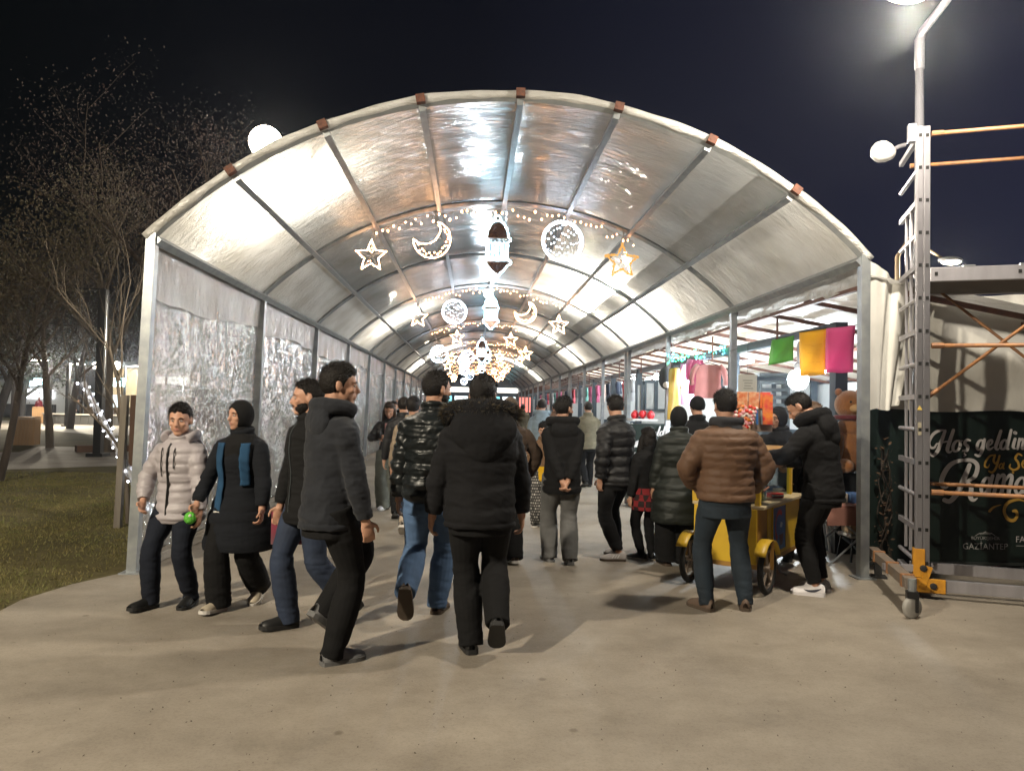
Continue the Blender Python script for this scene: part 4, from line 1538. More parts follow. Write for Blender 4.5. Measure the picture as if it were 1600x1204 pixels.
def lettering(strokes, fx, off, name, material, parent, eps=0.0004):
    """flat ribbon strokes; fx maps drawing units to a point of the board"""
    mb = MB()
    for si, st in enumerate(strokes):
        q = catmull(st, 7)
        rows = []
        for i, (x, y, w) in enumerate(q):
            x0, y0, _ = q[max(i - 1, 0)]
            x1, y1, _ = q[min(i + 1, len(q) - 1)]
            dx, dy = x1 - x0, y1 - y0
            l_ = math.hypot(dx, dy) or 1
            nx, ny = -dy / l_, dx / l_
            w = max(w, 2) / 2
            a, b = fx(x + nx * w, y + ny * w), fx(x - nx * w, y - ny * w)
            o_ = Vector((0, -off - eps * si, 0))
            rows.append([a + o_, b + o_])
        mb.grid(rows)
        for (x, y, w) in (q[0], q[-1]):
            w = max(w, 2) / 2 * 0.98
            if w > 4:
                vs = [fx(x + w * math.cos(k * math.pi / 6), y + w * math.sin(k * math.pi / 6)) + Vector((0, -off - eps * si - eps * 0.5, 0)) for k in range(12)]
                mb.add(vs, [tuple(range(12))])
    return mb.build(name, material, parent)


def fx_b(x, y):
    return aty(1430 + x / 5.0176, 640 + y / 5.0176, BY)


LETW = mat('printed white', (0.58, 0.56, 0.57), 0.5)
LETG = mat('printed gold', (0.50, 0.30, 0.06), 0.5)
lettering(WHITE_LET, fx_b, 0.004, 'white_script', LETW, t_b)
lettering(GOLD_LET[:-2], fx_b, 0.006, 'gold_script', LETG, t_b)
lettering(GOLD_LET[-2:-1], fx_b, 0.006, 'gold_comma', LETG, t_b)
lettering(GOLD_LET[-1:], fx_b, 0.006, 'gold_swirl', LETG, t_b)


def text_mesh(body, name, p0, width, height, material, parent, rz=0.0):
    cu = bpy.data.curves.new('txt', 'FONT')
    cu.body = body
    cu.size = 1.0
    ob = bpy.data.objects.new('txt', cu)
    COL.objects.link(ob)
    dg = bpy.context.evaluated_depsgraph_get()
    me = bpy.data.meshes.new_from_object(ob.evaluated_get(dg))
    bpy.data.objects.remove(ob)
    n_ = len(me.vertices)
    co = np.zeros(n_ * 3)
    me.vertices.foreach_get('co', co)
    co = co.reshape(-1, 3)
    co[:, 0] -= co[:, 0].min()
    co[:, 1] -= co[:, 1].min()
    sx, sy = width / max(co[:, 0].max(), 1e-6), height / max(co[:, 1].max(), 1e-6)
    new = np.stack([co[:, 0] * sx, np.zeros(n_), co[:, 1] * sy], 1)
    me.vertices.foreach_set('co', new.reshape(-1))
    me.materials.clear()
    me.materials.append(material)
    me.update()
    o = inst(name, me, parent, loc=p0)
    o.rotation_euler = (0, 0, rz)
    return o


def lab_text(body, name, x0, y0, x1, y1, material):
    a, b = fx_b(x0, y1), fx_b(x1, y0)
    text_mesh(body, name, a + Vector((0, -0.006, 0)), b.x - a.x, b.z - a.z, material, t_b)


lab_text('GAZİANTEP', 'city_name', 372, 1030, 722, 1090, mat('printed grey', (0.42, 0.42, 0.42), 0.5))
lab_text('BÜYÜKŞEHİR', 'small_print', 436, 985, 660, 1022, mat('printed grey', (0.42, 0.42, 0.42), 0.5))
lab_text('FA', 'block_letters', 788, 990, 858, 1036, LETW)
lettering([[(470, 985, 4), (500, 968, 5), (550, 962, 6), (595, 968, 5), (622, 985, 4)], [(505, 975, 4), (545, 970, 4), (590, 976, 4)], [(535, 962, 10), (548, 955, 10)], [(500, 970, 8), (505, 965, 8)], [(590, 965, 8), (597, 968, 8)], [(788, 1064, 4), (900, 1066, 4)]],
          fx_b, 0.006, 'emblem_arch', mat('printed grey', (0.42, 0.42, 0.42), 0.5), t_b)

# same script on the small display stand among the stalls
sb = [o for o in bpy.data.objects if o.name.startswith('display_stand')][0]
_p = aty(1008, 655, 11.58)


def fx_s(x, y):
    return Vector(((x - 430) * 0.00098 + 0.02, 0.035, 1.30 - (y - 160) * 0.00098))


lettering([s for s in WHITE_LET if max(q[0] for q in s) > 440 or min(q[1] for q in s) > 380], fx_s, 0.008, 'white_script', LETW, sb)
lettering(GOLD_LET[-1:], fx_s, 0.010, 'gold_swirl', LETG, sb)

# white canvas wall above the banner and the drape at its end
t = thing('canvas_wall', 'white canvas sheet stretched above the banner behind the scaffold tower', 'canvas')
rows = []
zt = 2.83
for i in range(25):
    u = i / 24
    row = []
    for j in range(70):
        x = 4.12 + 4.2 * j / 69
        sag = 0.05 * math.sin((x - 4.1) * 2.2)
        z = (zt + 0.03 * math.sin(x * 3.1) + 0.02 * math.sin(x * 7)) * (1 - u) + (zb1 - 0.04 + 0.012 * math.sin(x * 5)) * u
        y = BY + 0.10 - 0.10 * u + 0.035 * math.sin(6 * u + x * 1.6) * (1 - u) ** 0.5 + 0.014 * math.sin(x * 4 + 14 * u) + sag * (1 - u) * 0.6
        row.append((x, y - 0.06, z))
    rows.append(row)
MB().grid(rows).build('sheet', CLOTHWHITE, t, smooth=True)
t = thing('canvas_drape', 'gathered white canvas drape hanging from the tunnel corner beside the post', 'canvas')
rows = []
for i in range(31):
    u = i / 30
    row = []
    for j in range(29):
        v = j / 28
        a, b = aty(1356, 402, 6.95), aty(1440, 470, 7.15)
        c, d = aty(1362, 640, 6.98), aty(1404, 636, 7.12)
        if v < 0.35:
            c = aty(1360, 642, 6.98)
        top = a.lerp(b, v)
        bot = c.lerp(d, v)
        q = top.lerp(bot, u)
        amp = 0.02 + 0.035 * u
        row.append((q.x, q.y + amp * math.sin(v * 17 + 1.5 * u) + 0.012 * math.sin(v * 31 + 3 * u), q.z + 0.02 * math.sin(v * 9) * u))
    rows.append(row)
MB().grid(rows).build('sheet', CLOTHWHITE, t, smooth=True)

# end wall of the stall row behind the banner, dark
t = thing('stall_end_wall', 'dark end wall of the stall row behind the banner and the drape', 'wall')
MB().box((6.3, BY + 0.36, 1.3), (4.2, 0.06, 2.6)).build('board', mat('dark board', (0.016, 0.020, 0.020), 0.6), t)

# dry climbing plant on the dark strip
t = thing('dry_plant', 'brown dry climbing plant on the dark strip between post and tower', 'plant', (0, 0, 0))
st, lf = MB(), MB()
rd = random.Random(3)
for k in range(5):
    pts = []
    x0 = 4.12 + rd.uniform(-.05, .07)
    for i in range(12):
        z = 0.02 + 1.2 * i / 11
        pts.append((x0 + 0.05 * math.sin(i * 0.9 + k) + rd.gauss(0, .01), BY - 0.08 + rd.gauss(0, .015), z))
    st.tube(pts, 0.006, 5)
    for i in range(28):
        c = Vector(rd.choice(pts)) + Vector((rd.gauss(0, .03), rd.gauss(0, .03), rd.gauss(0, .05)))
        u = Vector((rd.gauss(0, 1), rd.gauss(0, 1), rd.gauss(0, 1))).normalized()
        w = u.orthogonal().normalized()
        s = rd.uniform(.012, .03)
        lf.add([c - u * s, c - w * s * .5, c + u * s, c + w * s * .5], [(0, 1, 2, 3)])
st.build('stem', BARK, t)
tag(lf.build('leaves', mat('dry brown leaf', (0.055, 0.028, 0.012), 0.85), t), kind='stuff')
t = thing('cloth_roll', 'pink cloth roll lying on the ground under the banner', 'cloth', (5.15, BY + 0.15, 0.06))
MB().tube([(-0.35, 0, 0.0), (-0.1, 0, 0.01), (0.3, 0, 0.0)], [0.05, 0.06, 0.05], 10).build('roll', cloth('pink roll', (0.5, 0.05, 0.16)), t, True)

# ------------------------------------------------------------------ scaffold tower
ALU = mat('aluminium', (0.44, 0.43, 0.47), 0.36, 0.55, bump=((3, 3, 60), 0.05, 0.002), var=((8, 8, 1.2), (0.34, 0.33, 0.36)))
ORANGE = mat('orange brace paint', (0.34, 0.155, 0.055), 0.55, 0.1, var=((18, 18, 18), (0.22, 0.11, 0.06)))
YEL = mat('yellow casting', (0.62, 0.29, 0.02), 0.5, var=(14, (0.45, 0.20, 0.02)))
HOLE = mat('dark slot', (0.006, 0.006, 0.006), 0.9)
BLKRUB = mat('black rubber', (0.014, 0.014, 0.014), 0.75)
t_s = thing('scaffold_tower', 'rolling aluminium scaffold tower with orange braces and yellow castings in front of the banner', 'scaffold', (3.86, 6.14, 0), R(-20.5))
SH = 4.06
LEN = 2.3
WID = 0.80
slot_me = MB().box((0, 0, 0), (0.024, 0.004, 0.030)).mesh('slot', HOLE)
for (x, y) in ((0, 0), (0, WID), (LEN, 0), (LEN, WID)):
    up = MB()
    up.box((-0.028, 0, (SH + 0.16) / 2), (0.052, 0.075, SH - 0.16))
    up.box((0.028, 0.006, (SH + 0.16) / 2), (0.052, 0.066, SH - 0.16))
    up.box((-0.058, -0.02, (SH + 0.16) / 2), (0.008, 0.03, SH - 0.17))
    u_ = up.build('upright', ALU, t_s, bevel=0.004)
    if x == 0 and y == 0:
        for k in range(14):
            z = 0.30 + 0.283 * k
            inst('slot', slot_me, u_, loc=(-0.026, -0.0385, z))
            inst('slot', slot_me, u_, loc=(0.030, -0.0285, z - 0.002))
rung_me = MB().tube([(0, 0.035, 0), (0, WID - 0.035, 0)], 0.020, 10).mesh('rung', ALU)
rungf_me = MB().box((0, WID / 2, 0), (0.035, WID - 0.08, 0.045)).mesh('rung', ALU)
for x in (0, LEN):
    for k in range(14):
        inst('rung', rungf_me if k % 2 else rung_me, t_s, loc=(x - 0.03, 0, 0.30 + 0.283 * k))
# inner stiles of the ladder frame
for y in (0.30, 0.50):
    MB().box((-0.03, y + 0.0, 1.9), (0.022, 0.022, 3.1)).build('stile', ALU, t_s)
top = MB().box((-0.085, -0.0, SH - 0.05), (0.07, 0.07, 0.16))
top.build('top_bracket', ALU, t_s, bevel=0.008)
# platform
MB().box((LEN / 2, WID / 2, 2.74), (LEN - 0.12, WID - 0.10, 0.055)).build('platform_deck', mat('deck plywood', (0.10, 0.085, 0.07), 0.8), t_s)
MB().box((LEN / 2, 0.0, 2.765), (LEN - 0.11, 0.045, 0.12)).build('platform_beam', ALU, t_s, bevel=0.004)
MB().box((LEN / 2, WID, 2.765), (LEN - 0.11, 0.045, 0.12)).build('platform_beam', ALU, t_s, bevel=0.004)
for k in range(4):
    inst('slot', slot_me, t_s, loc=(0.10 + 0.62 * k, -0.0245, 2.77))
for k in range(5):
    MB().box((0.35 + 0.42 * k, 0.0, 2.832), (0.09, 0.05, 0.012)).build('rivet_plate', STEEL, t_s)
# braces
br_ = []


def brace(a, b, r_=0.018):
    MB().tube([a, b], r_, 8).build('brace', ORANGE, t_s, smooth=True)
    for e_, o_ in ((a, b), (b, a)):
        d_ = (Vector(o_) - Vector(e_)).normalized()
        MB().tube([Vector(e_), Vector(e_) + d_ * 0.09], r_ * 1.35, 8).build('brace_hook', ORANGE, t_s)


brace((0.06, -0.045, 3.98), (LEN - .06, -0.045, 3.98))
brace((0.06, WID + 0.03, 3.98), (LEN - .06, WID + 0.03, 3.98))
brace((0.06, -0.05, 2.15), (LEN - .06, -0.05, 2.15))
brace((0.06, -0.05, 0.905), (LEN - .06, -0.05, 0.905))
brace((0.06, WID + 0.03, 0.905), (LEN - .06, WID + 0.03, 0.905))
brace((0.06, WID - 0.05, 2.95), (LEN - .06, WID - 0.05, 0.98), 0.014)
brace((0.06, 0.05, 1.72), (LEN - .06, 0.05, 3.55), 0.014)
# base rails, castings, outriggers with castors
for y in (0, WID):
    MB().box((LEN / 2, y, 0.115), (LEN - 0.12, 0.05, 0.10)).build('base_rail', ALU, t_s, bevel=0.004)
MB().box((-0.03, WID / 2, 0.14), (0.05, WID - 0.1, 0.09)).build('base_rail', ALU, t_s, bevel=0.004)
cst = MB().box((-0.03, -0.042, 0.30), (0.09, 0.012, 0.24)).box((0.05, -0.042, 0.115), (0.24, 0.014, 0.12)).box((-0.062, 0.0, 0.30), (0.012, 0.09, 0.24))
cst.build('corner_casting', YEL, t_s, bevel=0.004)
for (x, z) in ((0.0, 0.26), (0.075, 0.115)):
    MB().lathe([(0.028, -0.012), (0.028, 0.012), (0.018, 0.016)], (x, -0.056, z), 8, M=Matrix.Rotation(R(90), 3, 'X')).build('knob', BLKRUB, t_s)
MB().box((0.02, -0.05, 0.19), (0.05, 0.008, 0.18), M=Matrix.Rotation(R(18), 3, 'Y')).build('latch', YEL, t_s)
GREYORANGE = mat('worn outrigger paint', (0.15, 0.13, 0.115), 0.6, var=((7, 7, 7), (0.19, 0.14, 0.10)))
inv = Matrix.Rotation(R(20.5), 4, 'Z') @ Matrix.Translation((-3.86, -6.14, 0))


def loc_(p):
    return inv @ Vector(p)


def castor(foot, label_pts):
    """outrigger tube from label_pts to the castor"""
    a, b = [loc_(q) for q in label_pts]
    mb = MB()
    mb.bar(a, b, 0.085, 0.085)
    mb.build('outrigger', GREYORANGE, t_s, bevel=0.006)
    for u in (0.18, 0.55, 0.9):
        q = a.lerp(b, u)
        mb = MB().bar(q, q + (b - a).normalized() * 0.05, 0.097, 0.097)
        mb.build('band', ORANGE, t_s)
    f_ = loc_(foot)
    w = MB().lathe([(0.02, -0.022), (0.075, -0.022), (0.084, -0.012), (0.084, 0.012), (0.075, 0.022), (0.02, 0.022)], f_ + Vector((0, 0, 0.085)), 20, M=Matrix.Rotation(R(90), 3, 'X') @ Matrix.Rotation(R(35), 3, 'Y'))
    wo_ = w.build('castor_wheel', mat('grey wheel', (0.30, 0.29, 0.27), 0.6), t_s, True)
    MB().box(f_ + Vector((0, 0, 0.185)), (0.08, 0.08, 0.05)).box(f_ + Vector((0.03, -0.02, 0.12)), (0.02, 0.03, 0.13)).box(f_ + Vector((-0.03, 0.02, 0.12)), (0.02, 0.03, 0.13)).build('castor_fork', BLACK, t_s)
    MB().tube([f_ + Vector((0, 0, 0.2)), f_ + Vector((0, 0, 0.30))], 0.03, 10).build('castor_stem', STEEL, t_s)


cf = gp(1425, 966)
cb_ = gp(1372, 902)
castor((cf.x, cf.y, 0), [(cb_.x - 0.02, cb_.y + 0.06, 0.24), (cf.x + 0.01, cf.y + 0.03, 0.26)])
MB().bar(loc_((3.55, 6.2, 0.25)), loc_((3.86, 6.14, 0.25)), 0.05, 0.05).build('outrigger_link', ALU, t_s)
MB().box(loc_((cb_.x, cb_.y, 0.13)), (0.06, 0.06, 0.26)).box(loc_((cb_.x, cb_.y, 0.012)), (0.14, 0.14, 0.02)).build('outrigger_foot', BLKRUB, t_s)
# stickers on the upright
MB().prism([(-0.022, 0), (0.022, 0), (0, 0.038)], 0.0, 0.002, M=Matrix.Translation((0, 0, 0)).to_3x3() @ Matrix.Rotation(R(90), 3, 'X')).build('warning_sticker', mat('sticker yellow', (0.55, 0.4, 0.1), 0.5), t_s).location = (-0.028, -0.0385, 1.60)
MB().box((-0.028, -0.0388, 1.44), (0.028, 0.002, 0.11)).build('maker_sticker', mat('sticker pale', (0.30, 0.27, 0.2), 0.5), t_s)

# round white lamp on a short arm at the tunnel side of the tower
p = aty(1378, 237, 6.9)
t = thing('round_lamp', 'unlit round white lamp head on a short arm at the top of the scaffold tower', 'lamp', p)
M_l = Matrix.Rotation(R(78), 3, 'Y')
MB().lathe([(0.02, 0.13), (0.05, 0.115), (0.088, 0.06), (0.104, 0.0), (0.10, -0.03), (0.075, -0.075), (0.035, -0.10), (0.01, -0.105)], n=24, M=Matrix.Rotation(R(100), 3, 'Y')).build('shell', mat('white enamel', (0.72, 0.71, 0.68), 0.4), t, True)
q = aty(1405, 229, 6.9) - p
MB().tube([(0.08, 0, 0.01), q, q + Vector((0.06, 0, 0.02))], 0.02, 8).build('arm', ALU, t)

# lit led street light behind the tower
p = aty(1485, 408, 12.0)
t = thing('street_lamp', 'lit flat street light on an orange lit arm behind the canvas wall', 'lamp post', (p.x, p.y, 0))
MB().ell((0, 0, p.z + 0.02), (0.21, 0.12, 0.06), 16, 8).build('head', LAMPGREY, t, True)
MB().ell((0, -0.01, p.z - 0.012), (0.17, 0.10, 0.055), 16, 8).build('lens', glow('lit street lens', (1.0, 0.93, 0.72), 14), t, True)
a = aty(1447, 393, 12.0)
MB().tube([(a.x - p.x - 0.5, 0, 0), (a.x - p.x - 0.5, 0, a.z - 0.1), (a.x - p.x - 0.3, 0, a.z + 0.22), (-0.1, 0, p.z + 0.02)], [0.05, 0.04, 0.03, 0.025], 8).build('pole', mat('lamplit pole', (0.30, 0.22, 0.14), 0.5, 0.2), t, True)  # tan colour holds the orange lamplight that falls on the arm
Lp = point('lamp_light', (0, 0, 0), 120, (1, 0.9, 0.7), 0.1)
Lp.parent = t
Lp.location = (0, -0.02, p.z - 0.13)

# tall street lamp that lights the forecourt
a = aty(1437, 60, 6.75)
t = thing('street_lamp', 'tall grey street lamp behind the scaffold tower, its lit head at the top picture edge', 'lamp post', (a.x, a.y, 0))
POLE = mat('grey pole paint', (0.17, 0.17, 0.19), 0.45, 0.1)
MB().tube([(0, 0, 0), (0, 0, a.z - 0.05)], [0.062, 0.036], 14).build('pole', POLE, t, True)
b = aty(1482, -2, 6.2)
lp = aty(1420, 2, 5.3)
lz = lp.z
MB().tube([(0, 0, a.z - 0.30), (0, 0, a.z - 0.02), (0.03, 0, a.z + 0.07), (b.x - a.x, b.y - a.y, b.z), (b.x - a.x - 0.02, b.y - a.y - 0.25, b.z + 0.12), (lp.x - a.x + 0.25, lp.y - a.y + 0.2, b.z + 0.14), (lp.x - a.x, lp.y - a.y, lz + 0.24)], [0.045, 0.045, 0.040, 0.034, 0.03, 0.03, 0.03], 12).build('arm', POLE, t, True)
MB().box((lp.x - a.x, lp.y - a.y, lz + 0.15), (0.50, 0.26, 0.09)).build('head', LAMPGREY, t, bevel=0.03)
MB().ell((lp.x - a.x, lp.y - a.y, lz + 0.09), (0.19, 0.12, 0.09), 18, 10).build('lens', GLOW_WARM, t, True)
KEY = point('lamp_light', (0, 0, 0), 470, (1.0, 0.90, 0.74), 0.11)
KEY.parent = t
KEY.location = (lp.x - a.x, lp.y - a.y, lz - 0.12)

# ------------------------------------------------------------------ people
TMP = bpy.data.scenes.new('scratch')


def remesh(mb, voxel, smooth, name, material, parent, disp=None):
    """one continuous surface from overlapping closed shapes"""
    me = mb.mesh('scratch', None)
    o = bpy.data.objects.new('scratch', me)
    TMP.collection.objects.link(o)
    q = o.modifiers.new('r', 'REMESH')
    q.mode = 'VOXEL'
    q.voxel_size = voxel
    if smooth:
        q = o.modifiers.new('s', 'SMOOTH')
        q.factor = 0.5
        q.iterations = smooth
    with bpy.context.temp_override(scene=TMP, view_layer=TMP.view_layers[0]):
        dg = bpy.context.evaluated_depsgraph_get()
        out = bpy.data.meshes.new_from_object(o.evaluated_get(dg))
    bpy.data.objects.remove(o)
    bpy.data.meshes.remove(me)
    out.name = name
    n_ = len(out.vertices)
    if disp is not None and n_:
        co = np.zeros(n_ * 3)
        out.vertices.foreach_get('co', co)
        no = np.zeros(n_ * 3)
        out.vertices.foreach_get('normal', no)
        co, no = co.reshape(-1, 3), no.reshape(-1, 3)
        co += no * disp(co)[:, None]
        out.vertices.foreach_set('co', co.reshape(-1))
    out.materials.clear()
    out.materials.append(material)
    out.polygons.foreach_set('use_smooth', [True] * len(out.polygons))
    out.update()
    ob = bpy.data.objects.new(name, out)
    COL.objects.link(ob)
    if parent is not None:
        ob.parent = parent
    return ob


def wnoise(P, fr, seed, oc=3):
    r_ = np.random.default_rng(seed)
    v = np.zeros(len(P))
    amp = 1.0
    f = np.array(fr, float)
    Q = P.copy()
    for o_ in range(oc):
        for k in range(4):
            d = r_.normal(0, 1, 3)
            d /= np.linalg.norm(d)
            d2 = r_.normal(0, 1, 3)
            ph = r_.uniform(0, 6.28, 2)
            v += amp * np.sin((Q * f) @ d + ph[0] + 1.2 * np.sin((Q * f * 0.6) @ d2 + ph[1]))
        amp *= 0.5
        f = f * 2.1
    return v / 4


def folds(amp, fr=(14, 14, 30), seed=1, zlo=None):
    def fn(P):
        n_ = wnoise(P, fr, seed)
        r_ = -np.abs(n_) * 1.3 + 0.4
        return amp * r_
    return fn


SKIN = mat('skin', (0.42, 0.225, 0.150), 0.5, spec=0.35, var=(22, (0.46, 0.26, 0.18), 5))
SKIN2 = mat('skin tan', (0.36, 0.185, 0.12), 0.5, spec=0.35, var=(22, (0.40, 0.22, 0.15), 5))
HAIRD = mat('dark hair', (0.009, 0.007, 0.006), 0.62, spec=0.25, bump=((90, 90, 90), 0.9, 0.010))
HAIRB = mat('brown hair', (0.030, 0.016, 0.010), 0.48, bump=((120, 120, 30), 0.9, 0.006))
EYEW = mat('eye white', (0.55, 0.53, 0.50), 0.25)
EYED = mat('iris', (0.012, 0.008, 0.006), 0.2)
LIPS = mat('lips', (0.33, 0.12, 0.10), 0.45)


def nylon(name, c, rough=0.42, c2=None):
    return mat(name, tuple(x * (0.65 if max(c) < 0.02 else 1) for x in c), rough, spec=0.38, bump=((70, 70, 70), 0.12, 0.003), var=(7, c2 or tuple(x * 0.8 for x in c), 5))


def denim(name, c):
    return mat(name, c, 0.85, bump=((180, 180, 180), 0.25, 0.002), var=((9, 9, 5), tuple(x * 0.62 for x in c), 6))


def fabric(name, c, s=90):
    return mat(name, tuple(x * (0.6 if max(c) < 0.02 else 1) for x in c), 0.9, spec=0.25, bump=((s, s, s), 0.25, 0.003), var=(8, tuple(x * 0.75 for x in c), 5))


def ik(a, t, l1, l2, hint):
    v = t - a
    d = min(v.length, (l1 + l2) * 0.998)
    di = v.normalized()
    x = (l1 * l1 - l2 * l2 + d * d) / (2 * d)
    h = math.sqrt(max(0.0, l1 * l1 - x * x))
    p = hint - di * hint.dot(di)
    p = p.normalized() if p.length > 1e-5 else di.orthogonal().normalized()
    return a + di * x + p * h, a + di * d


def limb(a, e, w, n=26, r_=0.20):
    e0, e1 = e.lerp(a, r_), e.lerp(w, r_)
    out = []
    for i in range(n + 1):
        u = i / n
        if u < 0.42:
            out.append(a.lerp(e0, u / 0.42))
        elif u < 0.58:
            k = (u - 0.42) / 0.16
            out.append(e0.lerp(e, k).lerp(e.lerp(e1, k), k))
        else:
            out.append(e1.lerp(w, (u - 0.58) / 0.42))
    return out


def lin(tab, u):
    for (a, x), (b, y) in zip(tab[:-1], tab[1:]):
        if u <= b:
            k = (u - a) / (b - a) if b > a else 0
            k = k * k * (3 - 2 * k)
            if isinstance(x, tuple):
                return tuple(p + (q - p) * k for p, q in zip(x, y))
            return x + (y - x) * k
    return tab[-1][1]


TORSO_M = [(0.44, (0.076, 0.062)), (0.50, (0.094, 0.072)), (0.55, (0.090, 0.068)), (0.62, (0.085, 0.062)), (0.72, (0.100, 0.070)), (0.775, (0.106, 0.066)), (0.805, (0.100, 0.056)), (0.828, (0.066, 0.044)), (0.845, (0.040, 0.037)), (0.90, (0.033, 0.035))]
TORSO_F = [(0.44, (0.080, 0.064)), (0.50, (0.099, 0.074)), (0.55, (0.090, 0.066)), (0.62, (0.075, 0.056)), (0.72, (0.090, 0.070)), (0.775, (0.092, 0.060)), (0.805, (0.086, 0.052)), (0.828, (0.056, 0.040)), (0.845, (0.034, 0.032)), (0.90, (0.028, 0.030))]


class Person:
    def __init__(s, pos, facing, H, label, lean=0, hunch=0, twist=0, hyaw=0, hpitch=0, feet=None, hands=None, female=False, child=False, skin=None,
                 vox=0.0065, group='people walking in the market', girth=1.0, curl=38, face=True, pcat='person', roll=0, sway=0.0):
        s.H, s.vox, s.girth, s.female = H, vox, girth, female
        s.skin = skin or SKIN
        s.TT = TORSO_F if female else TORSO_M
        s.lean, s.hunch, s.twist = R(lean), R(hunch), R(twist)
        s.root_loc, s.facing = Vector((pos[0], pos[1], 0)), R(facing)
        sh = (0.098 if female else 0.106) * H * (0.96 if child else 1)
        L1, L2 = 0.245 * H, 0.245 * H
        feet = feet or {}
        fl = feet.get('L', (0.055 * H, 0.0, 0.0, 0, 10))
        fr = feet.get('R', (-0.055 * H, 0.0, 0.0, 0, -10))
        s.fs = H * (0.152 if not child else 0.158) / 0.265
        s.ank = {}
        for k, q in (('L', fl), ('R', fr)):
            x, f, lift, pitch, yaw = q
            pz = R(pitch)
            # lowest point of the tilted shoe
            lo = min(-(0.080 * math.cos(pz)) + y * -math.sin(pz) * -1 for y in (0,))
            pts = [(yy, zz) for yy in (0.065, -0.12, -0.195) for zz in (-0.080,)]
            mz = min(yy * math.sin(pz) + zz * math.cos(pz) for yy, zz in pts) * s.fs
            s.ank[k] = (Vector((x, -f, lift - mz)), pz, R(yaw))
        reach = 0.985 * (L1 + L2)
        pzs = []
        for k in 'LR':
            a = s.ank[k][0]
            hx = a.x - (0.052 * H if k == 'L' else -0.052 * H)
            hz = math.hypot(hx, a.y)
            pzs.append(a.z + math.sqrt(max(0.05, reach * reach - hz * hz)))
        lifts = {k: (fl if k == 'L' else fr)[2] for k in 'LR'}
        pz_ = min(pzs)
        s.P = Vector((sway, 0, min(pz_, 0.535 * H)))
        s.joint = {}
        for k, sg in (('L', 1), ('R', -1)):
            hip = s.P + Vector((sg * 0.052 * H, 0, -0.012 * H))
            a = s.ank[k][0]
            fw = Vector((math.sin(s.ank[k][2]), -math.cos(s.ank[k][2]), 0))
            kn, an = ik(hip, a, L1, L2, fw + Vector((0, -0.6, 0)))
            s.joint['hip' + k], s.joint['knee' + k], s.joint['ank' + k] = hip, kn, an
        c, side, up, fwd = s.spine(0.80)
        hands = hands or {}
        for k, sg in (('L', 1), ('R', -1)):
            shp = c + side * (sg * sh) - up * (0.008 * H)
            q = hands.get(k, (sg * 0.15 * H, 0.03 * H, 0.47 * H, (sg * 0.5, -1, 0)))
            tgt = Vector((q[0], -q[1], q[2]))
            hint = Vector((q[3][0], -q[3][1], q[3][2]))
            el, wr = ik(shp, tgt, 0.165 * H, 0.150 * H, hint)
            s.joint['sh' + k], s.joint['el' + k], s.joint['wr' + k] = shp, el, wr
        hh = H * (0.139 if not child else 0.152)
        s.hh = hh
        nb, side, up, fwd = s.spine(0.845)
        hy = R(hyaw) + s.twist
        s.HM = Matrix.Rotation(hy, 3, 'Z') @ Matrix.Rotation(R(roll), 3, 'Y') @ Matrix.Rotation(R(hpitch) + (s.lean + s.hunch) * 0.35, 3, 'X')
        s.neck = nb
        s.hc = nb + up * (0.014 * H) + s.HM @ Vector((0, -0.10 * hh, 0.49 * hh))
        s.curl = curl
        mb = MB()
        s.torso(mb, 0.43, 0.86, 0.0, step=0.02)
        mb.tube([nb - up * 0.03, nb + up * 0.01, s.hc + s.HM @ Vector((0, 0.12 * hh, -0.20 * hh))], [0.042 * H, 0.036 * H, 0.034 * H] if not female else [0.034 * H, 0.029 * H, 0.028 * H], 14)
        for k in 'LR':
            pts = limb(s.joint['sh' + k], s.joint['el' + k], s.joint['wr' + k])
            mb.tube(pts, [H * lin([(0, 0.016), (0.10, 0.027), (0.45, 0.023), (0.6, 0.023), (1, 0.0155)], i / 26) for i in range(27)], 12)
            pts = limb(s.joint['hip' + k], s.joint['knee' + k], s.joint['ank' + k])
            mb.tube(pts, [H * lin([(0, 0.048), (0.48, 0.032), (0.66, 0.033), (1, 0.020)], i / 26) for i in range(27)], 12)
            mb.ell(s.joint['ank' + k] + Vector((0, -0.01 * s.fs, -0.035 * s.fs)), (0.028 * s.fs, 0.04 * s.fs, 0.022 * s.fs), 10, 8)
            s.hand(mb, k)
        s.head(mb)
        s.body = remesh(mb, vox, 2, 'person', s.skin, None)
        s.body.location = s.root_loc
        s.body.rotation_euler = (0, 0, s.facing)
        tag(s.body, label, pcat, group)
        if face:
            s.facebits()

    # --- skeleton helpers
    def spine(s, zf):
        h = (zf - 0.53) * s.H
        if h <= 0:
            return s.P + Vector((0, 0, h)), Vector((1, 0, 0)), Vector((0, 0, 1)), Vector((0, -1, 0))
        n_ = 12
        p = s.P.copy()
        for i in range(n_):
            z = 0.53 + (zf - 0.53) * (i + 0.5) / n_
            a = s.ang(z)
            p += Vector((0, -math.sin(a), math.cos(a))) * (h / n_)
        a = s.ang(zf)
        tw = s.twist * min(1, max(0, (zf - 0.53) / 0.27))
        up = Vector((0, -math.sin(a), math.cos(a)))
        side = Vector((math.cos(tw), math.sin(tw), 0))
        fwd = up.cross(side) * -1
        return p, side, up, fwd

    def ang(s, z):
        return s.lean * min(1, max(0, (z - 0.53) / 0.08)) + s.hunch * min(1, max(0, (z - 0.68) / 0.15))

